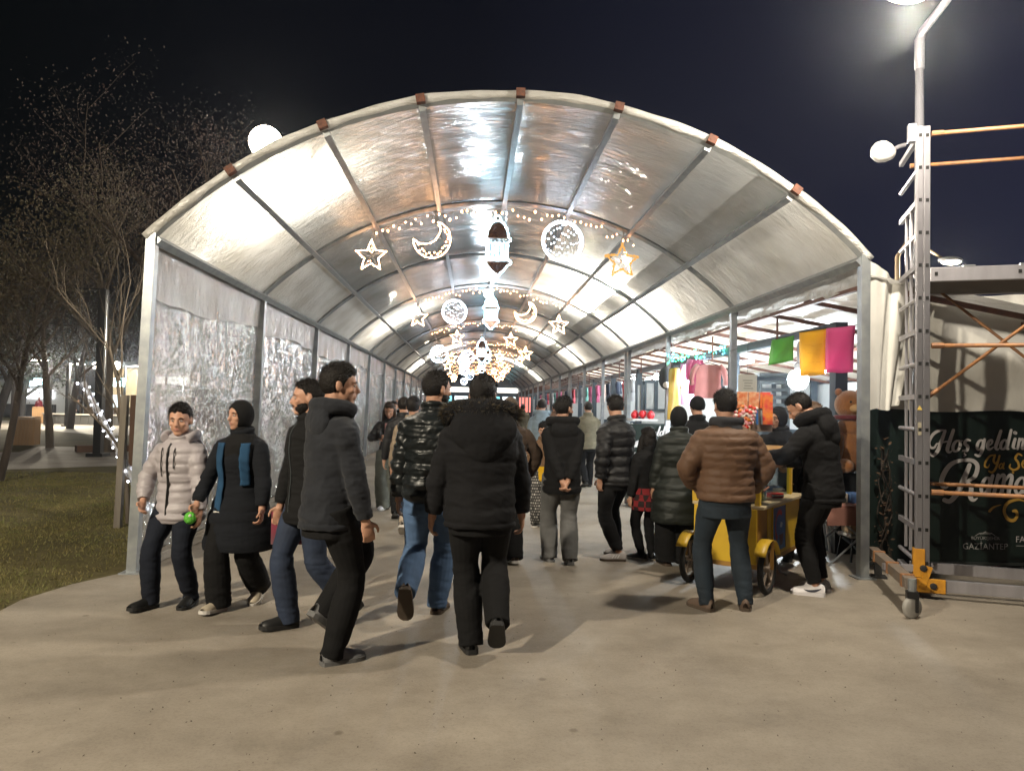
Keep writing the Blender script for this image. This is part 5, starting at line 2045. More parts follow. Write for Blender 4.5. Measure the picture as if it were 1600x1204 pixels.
    def torso(s, mb, z0, z1, ease, step=0.012, quilt=None, flare=0.0, n=36, belly=0.0, hemtuck=0.0):
        pts, rad, sides = [], [], []
        k = max(4, int((z1 - z0) * s.H / step))
        for i in range(k + 1):
            z = z0 + (z1 - z0) * i / k
            p, side, up, fwd = s.spine(z)
            rx, ry = lin(s.TT, z)
            if z < 0.47 and (ease > 0):
                rx, ry = lin(s.TT, 0.50)
                ry *= 1.02
            e_ = ease * (1.0 if z < 0.80 else max(0.25, 1 - (z - 0.80) * 14))
            rx, ry = rx * s.H * s.girth + e_, ry * s.H * s.girth + e_
            if flare and z < 0.55:
                rx += flare * (0.55 - z) * s.H
                ry += flare * (0.55 - z) * s.H * 0.9
            if belly and 0.5 < z < 0.72:
                ry += belly * math.sin((z - 0.5) / 0.22 * math.pi)
            if quilt and z < 0.825:
                ph = ((z - z0) * s.H) / quilt[0]
                w = quilt[1] * (abs(math.sin(math.pi * ph)) ** 0.6 - 0.6)
                rx += w
                ry += w
            if z < 0.52 and ease > 0.013:
                k_ = min(1.0, (0.52 - z) / 0.07)
                rx += 0.010 * k_
                ry += 0.024 * k_
            if hemtuck and i < 4:
                rx -= hemtuck * (4 - i) / 4
                ry -= hemtuck * (4 - i) / 4
            pts.append(p)
            rad.append((rx, ry))
            sides.append(side)
        mb.tube(pts, rad, n, side=sides)

    def sleeves(s, mb, ease, quilt=None, cuff=0.95, n=18):
        H = s.H
        for k in 'LR':
            a, e, w = s.joint['sh' + k], s.joint['el' + k], s.joint['wr' + k]
            w2 = e.lerp(w, cuff)
            c = s.spine(0.79)[0]
            a2 = a + (c - a) * 0.20 + (a - e).normalized() * 0.006 * H
            pts = limb(a2, e, w2, 60)
            L = sum((p - q).length for p, q in zip(pts[1:], pts[:-1]))
            rad = []
            for i in range(61):
                u = i / 60
                r_ = H * lin([(0, 0.020), (0.07, 0.033), (0.14, 0.035), (0.45, 0.026), (0.6, 0.0255), (1, 0.019)], u) + ease * (1 - 0.25 * u)
                if quilt:
                    r_ += quilt[1] * 0.8 * (abs(math.sin(math.pi * u * L / quilt[0])) ** 0.6 - 0.6)
                if u > 0.95:
                    r_ -= 0.006
                rad.append(r_)
            mb.tube(pts, rad, n)

    def jacket(s, material, hem=0.455, top=0.872, ease=0.022, quilt=None, fold=0.006, flare=0.0, name='jacket', collar=True, sleeves=True, belly=0.0, tuck=0.012, seed=3):
        mb = MB()
        s.torso(mb, hem, top, ease, quilt=quilt, flare=flare, belly=belly, hemtuck=tuck)
        if sleeves:
            s.sleeves(mb, ease * 0.85, quilt)
        if collar:
            nb, side, up, fwd = s.spine(0.846)
            pts = []
            for i in range(24):
                a = 2 * math.pi * i / 24
                lift = 0.012 * s.H - 0.010 * s.H * math.sin(a)
                pts.append(nb + side * (0.047 * s.H * math.cos(a)) + fwd * (0.046 * s.H * math.sin(a)) + up * lift)
            mb.tube(pts, 0.021 * s.H / 1.7, 8, closed=True)
            mb.tube([p - up * (0.02 * s.H) for p in pts], 0.020 * s.H / 1.7, 8, closed=True)
        fn = folds(fold, seed=seed)
        return remesh(mb, s.vox * 1.15, 1, name, material, s.body, fn)

    def trousers(s, material, ease=0.012, hem=0.016, wide=0.0, crop=1.0, top=0.575, fold=0.006, seed=5, name='trousers'):
        mb = MB()
        H = s.H
        s.torso(mb, 0.425, top, 0.012, n=28)
        for k in 'LR':
            a, e, w = s.joint['hip' + k], s.joint['knee' + k], s.joint['ank' + k]
            w2 = e.lerp(w, crop) + (w - e).normalized() * (0.040 if crop > 0.99 else 0.0)
            pts = limb(a + Vector((0, 0, 0.02)), e, w2, 40)
            rad = [H * lin([(0, 0.056), (0.2, 0.051), (0.48, 0.035), (0.66, 0.036), (1, 0.023)], i / 40) + ease + (wide + hem) * lin([(0, 0.0), (0.4, 0.25), (1, 1.0)], i / 40) for i in range(41)]
            mb.tube(pts, rad, 18)

        def fn(P):
            n_ = wnoise(P, (11, 11, 30), seed)
            z = P[:, 2]
            w_ = 0.5 + 1.2 * np.exp(-((z - 0.10) / 0.10) ** 2) + 0.8 * np.exp(-((z - 0.27 * H) / 0.09) ** 2) + 0.6 * np.exp(-((z - 0.45 * H) / 0.07) ** 2)
            return fold * w_ * (0.4 - 1.2 * np.abs(n_))
        return remesh(mb, s.vox * 1.15, 1, name, material, s.body, fn)

    def shoes(s, material, sole, marks=None, boot=0.0, thick=0.028):
        f = s.fs
        secs = [(0.072, 0.020, 0.020, 0.060), (0.062, 0.034, 0.004, 0.085), (0.03, 0.040, 0.0, 0.098), (0.0, 0.042, 0.0, 0.100), (-0.04, 0.043, 0.0, 0.088), (-0.08, 0.047, 0.0, 0.070),
                (-0.12, 0.050, 0.0, 0.058), (-0.155, 0.046, 0.002, 0.050), (-0.18, 0.034, 0.006, 0.040), (-0.195, 0.014, 0.014, 0.028)]
        for k in 'LR':
            an, pz, yw = s.ank[k]
            an = s.joint['ank' + k]
            M_ = Matrix.Rotation(yw, 3, 'Z') @ Matrix.Rotation(pz, 3, 'X')
            up = MB()
            n_ = 16
            vs, fs = [], []
            for (y, hw, z0, z1) in secs:
                for j in range(n_):
                    a = math.pi * j / (n_ - 1)
                    vs.append((hw * math.cos(a) * (1 - 0.25 * math.sin(a) ** 3), y, 0.012 + z0 + (z1 - z0) * math.sin(a) ** 0.8))
            for i in range(len(secs) - 1):
                for j in range(n_ - 1):
                    fs.append((i * n_ + j, i * n_ + j + 1, (i + 1) * n_ + j + 1, (i + 1) * n_ + j))
                fs.append((i * n_ + n_ - 1, i * n_, (i + 1) * n_, (i + 1) * n_ + n_ - 1))
            fs.append(tuple(range(n_)))
            fs.append(tuple((len(secs) - 1) * n_ + j for j in range(n_ - 1, -1, -1)))
            vs = [M_ @ (Vector(v) * f + Vector((0, 0, -0.080 * f))) + an for v in vs]
            up.add(vs, fs)
            if boot:
                up.tube([an + M_ @ Vector((0, 0.008, -0.02)), an + M_ @ Vector((0, 0.008, 0.05)), an + (s.joint['knee' + k] - an).normalized() * boot], [0.047 * f, 0.046 * f, 0.054 * f], 14)
            sh = up.build('shoe', material, s.body, smooth=True)
            so = MB()
            out = []
            for (y, hw, z0, z1) in secs:
                out.append((hw * 1.08 + 0.002, y * 1.02))
            poly = out + [(-x, y) for x, y in reversed(out)]
            so.prism(poly, -0.0, thick)
            so.v = [tuple(M_ @ (Vector(v) * f + Vector((0, 0, -0.080 * f))) + an) for v in so.v]
            so.build('sole', sole, sh)
            if marks == 'swoosh':
                for sg in (1, -1):
                    top = [(0.045, 0.072), (0.0, 0.052), (-0.05, 0.046), (-0.09, 0.056)]
                    q = catmull([(y, z, w) for (y, z), w in zip(top, (0.006, 0.02, 0.016, 0.004))], 6)
                    rows = []
                    for (y, z, w) in q:
                        hw = np.interp(-y, [-0.072, -0.062, -0.03, 0, 0.04, 0.08, 0.12], [0.02, 0.034, 0.040, 0.042, 0.043, 0.047, 0.05])
                        a_ = Vector((sg * (hw * 0.985 + 0.003), y, z + w / 2))
                        b_ = Vector((sg * (hw * 1.0 + 0.005), y, z - w / 2))
                        rows.append([M_ @ (a_ * f + Vector((0, 0, -0.080 * f))) + an, M_ @ (b_ * f + Vector((0, 0, -0.080 * f))) + an])
                    MB().grid(rows).build('tick_mark', mat('dark mark', (0.01, 0.012, 0.03), 0.5), sh)
            if marks == 'stripes':
                for sg in (1, -1):
                    for t_ in range(3):
                        y = -0.015 - 0.026 * t_
                        mb = MB()
                        pa = [Vector((sg * 0.047, y, 0.038)), Vector((sg * 0.047, y - 0.012, 0.038)), Vector((sg * 0.043, y + 0.012, 0.075)), Vector((sg * 0.043, y + 0.022, 0.075))]
                        mb.add([M_ @ (p * f + Vector((0, 0, -0.080 * f))) + an for p in pa], [(0, 1, 2, 3)])
                        mb.build('stripe', mat('white mark', (0.7, 0.7, 0.7), 0.5), sh)

    def hand(s, mb, k):
        H = s.H
        el, wr = s.joint['el' + k], s.joint['wr' + k]
        d = (wr - el).normalized()
        sg = 1 if k == 'L' else -1
        inw = Vector((-sg, -0.2, 0.1))
        n_ = (inw - d * inw.dot(d))
        n_ = n_.normalized() if n_.length > 1e-4 else d.orthogonal().normalized()
        t_ = d.cross(n_)            # across the palm
        if t_.y > 0:
            t_ = -t_               # thumb side points forward
        hl = 0.105 * H
        Mx = Matrix((t_, n_, d)).transposed()
        mb.ell(wr + d * (0.27 * hl), (0.21 * hl, 0.095 * hl, 0.30 * hl), 12, 10, M=Mx)
        mb.tube([wr - d * 0.02, wr + d * 0.03], 0.016 * H, 10)
        for i, L in enumerate((0.42, 0.47, 0.44, 0.35)):
            p = wr + d * (0.50 * hl) + t_ * ((1.5 - i) * 0.105 * hl)
            q, a = d.copy(), 0.0
            pts = [p - d * 0.1 * hl, p]
            for j, f in enumerate((0.45, 0.32, 0.23)):
                a += R(s.curl) * (0.8 if j == 0 else 1.0)
                q = d * math.cos(a) + n_ * math.sin(a)
                pts.append(pts[-1] + q * (L * f * hl))
            mb.tube(pts, [0.050 * hl, 0.052 * hl, 0.046 * hl, 0.042 * hl, 0.034 * hl], 8)
        p = wr + d * (0.13 * hl) + t_ * (0.15 * hl)
        pts = [p, p + (t_ * 0.75 + d * 0.65).normalized() * (0.20 * hl)]
        pts.append(pts[-1] + (t_ * 0.25 + d * 0.85 + n_ * 0.35).normalized() * (0.16 * hl))
        pts.append(pts[-1] + (d * 0.8 + n_ * 0.55).normalized() * (0.12 * hl))
        mb.tube(pts, [0.07 * hl, 0.062 * hl, 0.055 * hl, 0.040 * hl], 8)

    def W(s, p):
        """local point to world"""
        return s.root_loc + Matrix.Rotation(s.facing, 3, 'Z') @ Vector(p)

    def hp(s, x, y, z):
        return s.hc + s.HM @ (Vector((x, y, z)) * s.hh)

    def head(s, mb):
        hh, M_ = s.hh, s.HM

        def E(c, r_, rot=None):
            mb.ell(s.hp(*c), tuple(q * hh for q in r_), 20, 14, M=M_ @ rot if rot is not None else M_)
        E((0, 0.05, 0.12), (0.335, 0.425, 0.385))
        E((0, -0.10, -0.13), (0.275, 0.275, 0.34))
        E((0, -0.24, -0.40), (0.13, 0.12, 0.095))
        E((0, -0.30, 0.10), (0.235, 0.09, 0.065))
        for sg in (-1, 1):
            E((sg * 0.17, -0.26, -0.10), (0.10, 0.09, 0.08))
            E((sg * 0.335, 0.05, -0.02), (0.035, 0.085, 0.125), Matrix.Rotation(R(-sg * 18), 3, 'Z'))
        mb.tube([s.hp(0, -0.345, 0.06), s.hp(0, -0.40, -0.04), s.hp(0, -0.455, -0.125), s.hp(0, -0.37, -0.165)], [0.045 * hh, 0.05 * hh, 0.062 * hh, 0.05 * hh], 10)
        E((0, -0.36, -0.245), (0.105, 0.045, 0.035))
        E((0, -0.345, -0.30), (0.09, 0.045, 0.03))

    def facebits(s, brow=True, brows=1.0):
        hh, M_ = s.hh, s.HM
        for sg in (-1, 1):
            e_ = MB().ell(s.hp(sg * 0.130, -0.335, 0.015), (0.052 * hh, 0.03 * hh, 0.026 * hh), 12, 8, M=M_).build('eye', EYEW, s.body, True)
            MB().ell(s.hp(sg * 0.130, -0.356, 0.013), (0.026 * hh, 0.014 * hh, 0.026 * hh), 10, 8, M=M_).build('iris', EYED, e_, True)
            MB().tube([s.hp(sg * 0.065, -0.372, 0.085), s.hp(sg * 0.13, -0.375, 0.11), s.hp(sg * 0.21, -0.33, 0.085)], [0.014 * hh, 0.02 * hh, 0.010 * hh], 6).build('eyebrow', HAIRD, s.body)
        MB().ell(s.hp(0, -0.392, -0.245), (0.085 * hh, 0.016 * hh, 0.016 * hh), 12, 6, M=M_).ell(s.hp(0, -0.378, -0.288), (0.075 * hh, 0.018 * hh, 0.020 * hh), 12, 6, M=M_).build('mouth', LIPS, s.body, True)

    def shell(s, name, material, c, r_, inside, region, nu=56, nv=40, noise=0.012, fr=14, seed=9, M=None):
        """closed shell round the head: outer where region() says so, tucked inside the head elsewhere"""
        vs, fs = [], []
        rr = np.random.default_rng(seed)
        P = []
        for i in range(nv + 1):
            th = math.pi * i / nv
            for j in range(nu):
                ph = 2 * math.pi * j / nu
                P.append((math.sin(th) * math.cos(ph), math.sin(th) * math.sin(ph), math.cos(th)))
        P = np.array(P)
        nz_ = wnoise(P * 1.0, (fr, fr, fr), seed, 2)
        for k, d in enumerate(P):
            q = Vector(c) + Vector((d[0] * r_[0], d[1] * r_[1], d[2] * r_[2]))
            w = region(q.x, q.y, q.z)
            w = min(1.0, max(0.0, w))
            sc = inside + (1.0 - inside) * w + noise * nz_[k] * w
            q = Vector(c) + Vector((d[0] * r_[0], d[1] * r_[1], d[2] * r_[2])) * sc
            vs.append(s.hp(q.x, q.y, q.z))
        for i in range(nv):
            for j in range(nu):
                a, b = i * nu + j, i * nu + (j + 1) % nu
                fs.append((a, a + nu, b + nu, b))
        return MB().add(vs, fs).build(name, material, s.body, True)

    def hair_short(s, material=None, vol=0.04, fade=True, front=0.25):
        front = front + 0.04
        def reg(x, y, z):
            if y < -0.02:
                line = front + 0.10 * min(1, abs(x) / 0.30) * -1.0 + (0.0 if y < -0.22 else -0.38 * (y + 0.22) / 0.20)
            else:
                line = -0.24 - 0.18 * min(1, (y - 0.0) / 0.25)
                if abs(x) > 0.25 and y < 0.12:
                    line = max(line, 0.0)
            line += 0.025 * math.sin(x * 23) + 0.02 * math.sin(x * 41 + y * 30)
            return (z - line) / (0.10 if y < -0.2 else 0.26)
        o = s.shell('hair', material or HAIRD, (0, 0.05, 0.13), (0.350 + vol * 0.25, 0.448 + vol * 0.4, 0.405 + vol), 0.86, reg, noise=0.014)
        if s.vox < 0.010:
            f, rd = MB(), random.Random(11)
            for k in range(1300):
                d = Vector((rd.gauss(0, 1), rd.gauss(0, 1), rd.gauss(0.4, 1))).normalized()
                q = Vector((d.x * (0.350 + vol * 0.25), 0.05 + d.y * (0.448 + vol * 0.4), 0.13 + d.z * (0.405 + vol)))
                if reg(q.x, q.y, q.z) < 0.55:
                    continue
                t_ = (d + Vector((rd.gauss(0, .5), -0.5 + rd.gauss(0, .5), rd.gauss(0.1, .4)))).normalized() * rd.uniform(0.05, 0.12) * (1.0 if q.z > 0.3 else 0.5)
                w_ = d.orthogonal().normalized() * 0.010
                f.add([s.hp(*(q * 0.985 - w_)), s.hp(*(q * 0.985 + w_)), s.hp(*(q * 0.99 + t_))], [(0, 1, 2)])
            tag(f.build('strands', material or HAIRD, o), kind='stuff')
        return o

    def beard(s, material=None):
        def reg(x, y, z):
            w = (-0.20 - z) / 0.12
            if abs(x) > 0.2:
                w = max(w, (0.0 - z) / 0.25 if y < 0.02 else 0)
            if z > -0.33 and z < -0.20 and abs(x) < 0.11 and y < -0.2:
                w = 0 if z < -0.215 else w
            return w if y < 0.06 else 0
        s.shell('beard', material or HAIRD, (0, -0.10, -0.145), (0.288, 0.290, 0.362), 0.86, reg, noise=0.012, fr=22)
        MB().tube([s.hp(-0.12, -0.365, -0.24), s.hp(-0.05, -0.405, -0.205), s.hp(0.05, -0.405, -0.205), s.hp(0.12, -0.365, -0.24)], 0.02 * s.hh, 6).build('moustache', material or HAIRD, s.body)

    def cap_knit(s, material, low=0.10, name='knit_cap', sc=1.0):
        def reg(x, y, z):
            line = low - 0.22 * max(0, y) / 0.3 - (0.08 if abs(x) > 0.25 else 0)
            return (z - line) / 0.03
        return s.shell(name, material, (0, 0.05, 0.13), (0.378 * sc, 0.475 * sc, 0.43 * sc), 0.86, reg, noise=0.008, fr=9)

    def hood_up(s, material, name='hood', opening=0.27, low=True):
        def reg(x, y, z):
            o_ = (x / opening) ** 2 + ((z + 0.05) / 0.36) ** 2
            return (o_ - 1.0) / 0.10 if y < -0.12 else 1.0
        return s.shell(name, material, (0, 0.05, 0.04), (0.43, 0.50, 0.58), 0.70, reg, noise=0.014, fr=6)

    def hood_down(s, material, fur=None, big=1.0, name='hood', seed=4):
        H = s.H
        nb, side, up, fwd = s.spine(0.83)
        mb = MB()
        pts, rad = [], []
        for i in range(25):
            a = R(-62) + R(304) * i / 24 - R(90)
            a = R(250) * (i / 24 - 0.5) - R(90)
            rx, ry = 0.076 * H * big, 0.062 * H * big
            lift = 0.016 * H - 0.030 * H * (1 if math.sin(a) > 0 else 0) * math.sin(a)
            p = nb + side * (rx * math.cos(a)) + fwd * (ry * math.sin(a)) + up * (lift + 0.012 * H)
            pts.append(p)
            rad.append((0.020 * H * big, 0.026 * H * big))
        mb.tube(pts, rad, 10)
        b0 = nb - fwd * (0.052 * H * big)
        mb.ell(b0 - up * (0.030 * H * big), (0.082 * H * big, 0.034 * H * big, 0.062 * H * big), 18, 12, M=Matrix((side, -fwd, up)).transposed())
        mb.ell(b0 - up * (0.062 * H * big), (0.055 * H * big, 0.028 * H * big, 0.048 * H * big), 18, 12, M=Matrix((side, -fwd, up)).transposed())
        o = remesh(mb, s.vox * 1.1, 2, name, material, s.body, folds(0.006, (18, 18, 18), seed))
        if fur is not None:
            f = MB()
            rd = random.Random(5)
            for k in range(5200):
                i = rd.random() * 23.99
                a = pts[int(i)].lerp(pts[min(24, int(i) + 1)], i - int(i))
                dr = Vector((rd.gauss(0, 1), rd.gauss(0, 1), rd.gauss(0.5, 1))).normalized()
                a2 = a + dr * 0.030
                ln = rd.uniform(0.03, 0.075)
                tip = a2 + dr * ln + Vector((0, 0, -0.012))
                w = dr.orthogonal().normalized() * 0.0055
                f.add([a2 - w, a2 + w, tip], [(0, 1, 2)])
            tag(f.build('fur_trim', fur, o), kind='stuff')
        return o

    def long_hair(s, material):
        s.hair_short(material, vol=0.03, front=0.28)
        mb = MB()
        M_ = s.HM
        mb.ell(s.hp(0, 0.16, -0.15), (0.40 * s.hh, 0.33 * s.hh, 0.62 * s.hh), 18, 12, M=M_)
        for sg in (-1, 1):
            mb.tube([s.hp(sg * 0.25, 0.05, 0.30), s.hp(sg * 0.38, -0.02, -0.10), s.hp(sg * 0.40, -0.10, -0.65), s.hp(sg * 0.36, -0.20, -1.25), s.hp(sg * 0.33, -0.22, -1.6)], [0.08 * s.hh, 0.12 * s.hh, 0.17 * s.hh, 0.14 * s.hh, 0.05 * s.hh], 12)
        return remesh(mb, s.vox * 1.2, 1, 'hair_length', material, s.body, folds(0.006, (60, 60, 8), 8))

    def hijab(s, material):
        def reg(x, y, z):
            o_ = (x / 0.26) ** 2 + ((z + 0.06) / 0.33) ** 2
            return (o_ - 1.0) / 0.10 if y < -0.10 else 1.0
        s.shell('headscarf', material, (0, 0.04, 0.03), (0.385, 0.475, 0.535), 0.72, reg, noise=0.008, fr=6)
        mb = MB()
        nb, side, up, fwd = s.spine(0.83)
        H = s.H
        pts = [s.hp(0, 0.02, -0.38), s.hp(0, 0.02, -0.62), nb + up * 0.0 + fwd * 0.01, nb - up * (0.045 * H) + fwd * 0.02, nb - up * (0.095 * H) + fwd * 0.02]
        mb.tube(pts, [(0.26 * s.hh, 0.30 * s.hh), (0.33 * s.hh, 0.36 * s.hh), (0.072 * H, 0.060 * H), (0.108 * H, 0.080 * H), (0.112 * H, 0.082 * H)], 24, side=side)
        return remesh(mb, s.vox * 1.2, 2, 'scarf_drape', material, s.body, folds(0.008, (14, 14, 26), 6))

    def front_line(s, z0, z1, ease, x=0.0, name='zip', material=None, r_=0.006, n=16):
        """a thin line down the front of the torso"""
        pts = []
        for i in range(n + 1):
            z = z0 + (z1 - z0) * i / n
            p, side, up, fwd = s.spine(z)
            rx, ry = lin(s.TT, max(z, 0.50))
            e_ = ease * (1.0 if z < 0.80 else max(0.25, 1 - (z - 0.80) * 14))
            xx = x / (rx * s.H * s.girth + e_)
            pts.append(p + side * x + fwd * ((ry * s.H * s.girth + e_) * math.sqrt(max(0, 1 - xx * xx)) + 0.002))
        return MB().tube(pts, r_, 6).build(name, material or BLACK, s.body)

    def strap(s, z0, z1, ease, x, w, name, material, back=False):
        rows = []
        for i in range(25):
            z = z0 + (z1 - z0) * i / 24
            p, side, up, fwd = s.spine(z)
            rx, ry = lin(s.TT, max(z, 0.50))
            e_ = ease * (1.0 if z < 0.80 else max(0.25, 1 - (z - 0.80) * 14))
            RX, RY = rx * s.H * s.girth + e_, ry * s.H * s.girth + e_
            row = []
            for j in range(5):
                xx = x + w * (j / 4 - 0.5)
                row.append(p + side * xx + fwd * ((RY * math.sqrt(max(0.02, 1 - (xx / RX) ** 2)) + 0.010 + 0.003 * math.sin(i * 1.3 + j)) * (-1 if back else 1)))
            rows.append(row)
        o = MB().grid(rows).build(name, material, s.body, True)
        q = o.modifiers.new('thick', 'SOLIDIFY')
        q.thickness = 0.012
        q.offset = 0
        return o


BLACKNYL = nylon('black nylon', (0.011, 0.011, 0.013), 0.58)
BLACKMAT = fabric('black cloth', (0.010, 0.010, 0.011))
NAVYCOAT = fabric('dark navy coat cloth', (0.009, 0.011, 0.016))
CHARC = mat('charcoal softshell', (0.0150, 0.0170, 0.0225), 0.85, spec=0.25, sheen=0.1, bump=((90, 90, 90), 0.25, 0.003), var=(7, (0.011, 0.0125, 0.017), 5))
BLACKTR = fabric('black trousers cloth', (0.008, 0.008, 0.009))
NAVYTR = fabric('dark navy trousers cloth', (0.010, 0.013, 0.022))
JEANB = denim('blue denim', (0.085, 0.155, 0.29))
JEAND = denim('dark denim', (0.018, 0.030, 0.062))
JEANT = denim('dark teal denim', (0.010, 0.020, 0.032))
GREYTR = fabric('grey trousers cloth', (0.125, 0.125, 0.125))
LILAC = nylon('pale lilac grey nylon', (0.36, 0.33, 0.35), 0.5, (0.32, 0.295, 0.31))
BROWNNYL = nylon('brown nylon', (0.115, 0.062, 0.036), 0.66, (0.10, 0.052, 0.028))
GREENCOAT = nylon('dark green nylon', (0.013, 0.017, 0.014), 0.6)
SHOEBLK = mat('black shoe', (0.010, 0.010, 0.010), 0.5)
SHOEGRY = mat('grey suede shoe', (0.17, 0.17, 0.175), 0.8)
SHOEBRN = mat('brown shoe', (0.10, 0.065, 0.045), 0.65)
SHOEWHT = mat('white leather shoe', (0.62, 0.60, 0.62), 0.45)
SHOEBEI = mat('beige shoe', (0.45, 0.39, 0.30), 0.6)
SOLEW = mat('white sole', (0.55, 0.53, 0.50), 0.6)
SOLEB = mat('black sole', (0.012, 0.012, 0.012), 0.7)
SOLEBR = mat('brown sole', (0.07, 0.05, 0.035), 0.7)


def held(name, label, cat_, parts, at_):
    t = thing(name, label, cat_, at_)
    for nm, mb, m_ in parts:
        mb.build(nm, m_, t, True)
    return t


def fdir(px0, py0):
    return gp(px0, py0)


# 1 boy in the pale puffer
b = Person((-2.22, 5.78), -18, 1.52, 'boy in a pale lilac grey puffer jacket and navy trousers walking at the tunnel mouth', hyaw=22, hpitch=4, child=True, lean=2,
           feet={'R': (-0.12, 0.14, 0.0, -6, -12), 'L': (0.09, -0.04, 0.0, 4, 14)},
           hands={'R': (-0.20, 0.16, 0.80, (-1, -0.6, 0)), 'L': (0.27, 0.12, 0.66, (0.8, -1, 0))}, group='people at the tunnel mouth', girth=1.04)
b.jacket(LILAC, hem=0.425, ease=0.032, quilt=(0.075, 0.014), fold=0.007)
b.hood_down(LILAC, big=1.05)
b.front_line(0.45, 0.82, 0.040, 0.0, 'zip', BLACK, 0.008)
b.front_line(0.70, 0.80, 0.043, 0.055, 'drawcord', BLACK, 0.004)
b.front_line(0.66, 0.80, 0.043, -0.055, 'drawcord', BLACK, 0.004)
b.trousers(NAVYTR, ease=0.014, hem=0.010)
b.shoes(SHOEBLK, SOLEB)
b.hair_short(front=0.27)

# 2 woman in headscarf with toy
w = Person((-1.76, 5.76), -14, 1.58, 'woman in black headscarf and long dark coat with blue scarf, looking aside', hyaw=-24, female=True, lean=1,
           feet={'R': (-0.06, 0.16, 0.0, -6, -6), 'L': (0.08, -0.16, 0.0, 22, 10)},
           hands={'R': (-0.21, 0.24, 0.80, (-1, -0.7, 0)), 'L': (0.27, 0.16, 0.74, (0.9, -0.8, 0))}, group='people at the tunnel mouth', girth=1.12, curl=46)
w.jacket(NAVYCOAT, hem=0.29, ease=0.030, flare=0.17, fold=0.006, name='coat')
w.trousers(BLACKTR, ease=0.022, hem=0.02, wide=0.01)
w.shoes(SHOEBEI, SOLEW)
w.hijab(BLACKMAT)
BLUESC = fabric('blue knit scarf', (0.020, 0.065, 0.135), 50)
w.strap(0.445, 0.80, 0.040, -0.090, 0.062, 'scarf', BLUESC)
w.strap(0.60, 0.80, 0.040, 0.105, 0.062, 'scarf', BLUESC)
w.strap(0.452, 0.456, 0.046, -0.090, 0.064, 'scarf_stripe', SOLEW)
w.strap(0.470, 0.474, 0.046, -0.090, 0.064, 'scarf_stripe', SOLEW)
hw = w.joint['wrR'] + (w.joint['wrR'] - w.joint['elR']).normalized() * 0.11 + Vector((0.01, -0.03, 0))
held('toy_ball', 'bright green knobbly toy ball held by the woman in the headscarf', 'toy', [('ball', MB().ell((0, 0, 0), (0.042, 0.042, 0.045), 14, 10), mat('toy green', (0.10, 0.45, 0.04), 0.4, bump=(60, 1.0, 0.02))), ('eye_spot', MB().ell((0.01, -0.03, 0.02), (0.012, 0.014, 0.012), 8, 6), SOLEW)], w.W(hw))

# 3 bearded man behind
b3 = Person((-1.12, 5.22), -52, 1.72, 'bearded man in black jacket and blue jeans, half hidden behind the man in charcoal', hyaw=-22, lean=2,
            feet={'R': (-0.07, 0.10, 0.0, -4, -8), 'L': (0.10, -0.28, 0.0, 28, 8)}, hands={'R': (-0.23, 0.12, 0.80, (-0.8, -1, 0)), 'L': (0.25, 0.0, 0.80, (0.8, -1, 0))}, group='people at the tunnel mouth')
b3.jacket(BLACKMAT, hem=0.43, ease=0.030, fold=0.009)
b3.front_line(0.44, 0.83, 0.034, 0.0, 'zip', SHELFM, 0.004)
b3.trousers(JEAND, ease=0.012, hem=0.018)
b3.shoes(SHOEBLK, SOLEB)
b3.hair_short(vol=0.02, front=0.30)
b3.beard()
# red bag carried behind him
q = gp(475, 870)
held('hand_bag', 'dark red hand bag hanging between the bearded man and the woman in the headscarf', 'bag',
     [('pouch', MB().box((0, 0, 0), (0.30, 0.12, 0.24)).tube([(-0.10, 0, 0.12), (-0.07, 0, 0.26), (0.07, 0, 0.26), (0.10, 0, 0.12)], 0.010, 6), cloth('dark red cloth', (0.17, 0.012, 0.035)))], Vector((-1.28, 5.46, 0.66)))

# 4 man in charcoal softshell, striding right
b4 = Person((-0.86, 4.52), 128, 1.80, 'man in charcoal hooded softshell and black trousers striding past in profile', hyaw=-18, lean=3, twist=-6,
            feet={'R': (-0.05, 0.03, 0.0, 0, -6), 'L': (0.09, 0.04, 0.10, 40, 4)}, hands={'L': (0.24, 0.02, 0.83, (0.8, -1, 0)), 'R': (-0.24, 0.12, 0.86, (-0.8, -1, 0))}, group='people at the tunnel mouth')
b4.jacket(CHARC, hem=0.455, ease=0.030, fold=0.010, seed=12)
b4.front_line(0.46, 0.84, 0.034, 0.0, 'zip', BLACK, 0.005)
b4.hood_down(CHARC, big=1.05)
b4.trousers(BLACKTR, ease=0.016, hem=0.012, seed=8)
b4.shoes(SHOEGRY, mat('grey sole', (0.12, 0.12, 0.12), 0.7), boot=0.11)
b4.hair_short(vol=0.05, front=0.24)

# 5 man in shiny black puffer, blue jeans
b5 = Person((-0.29, 5.50), 172, 1.82, 'man in shiny black puffer jacket and light blue jeans walking away, one heel raised', hyaw=-42, lean=2,
            feet={'R': (-0.04, 0.12, 0.0, 0, -4), 'L': (0.11, -0.30, 0.05, 62, 8)}, hands={'L': (0.27, 0.06, 0.80, (0.9, -0.8, 0)), 'R': (-0.27, 0.10, 0.82, (-0.9, -0.8, 0))}, group='people at the tunnel mouth')
b5.jacket(nylon('shiny black nylon', (0.012, 0.015, 0.016), 0.36), hem=0.475, ease=0.044, quilt=(0.092, 0.022), fold=0.012, seed=14)
b5.trousers(JEANB, ease=0.018, hem=0.016, seed=21, fold=0.009)
b5.shoes(SHOEBRN, SOLEBR, boot=0.10)
b5.hair_short(vol=0.03)
b5.beard()

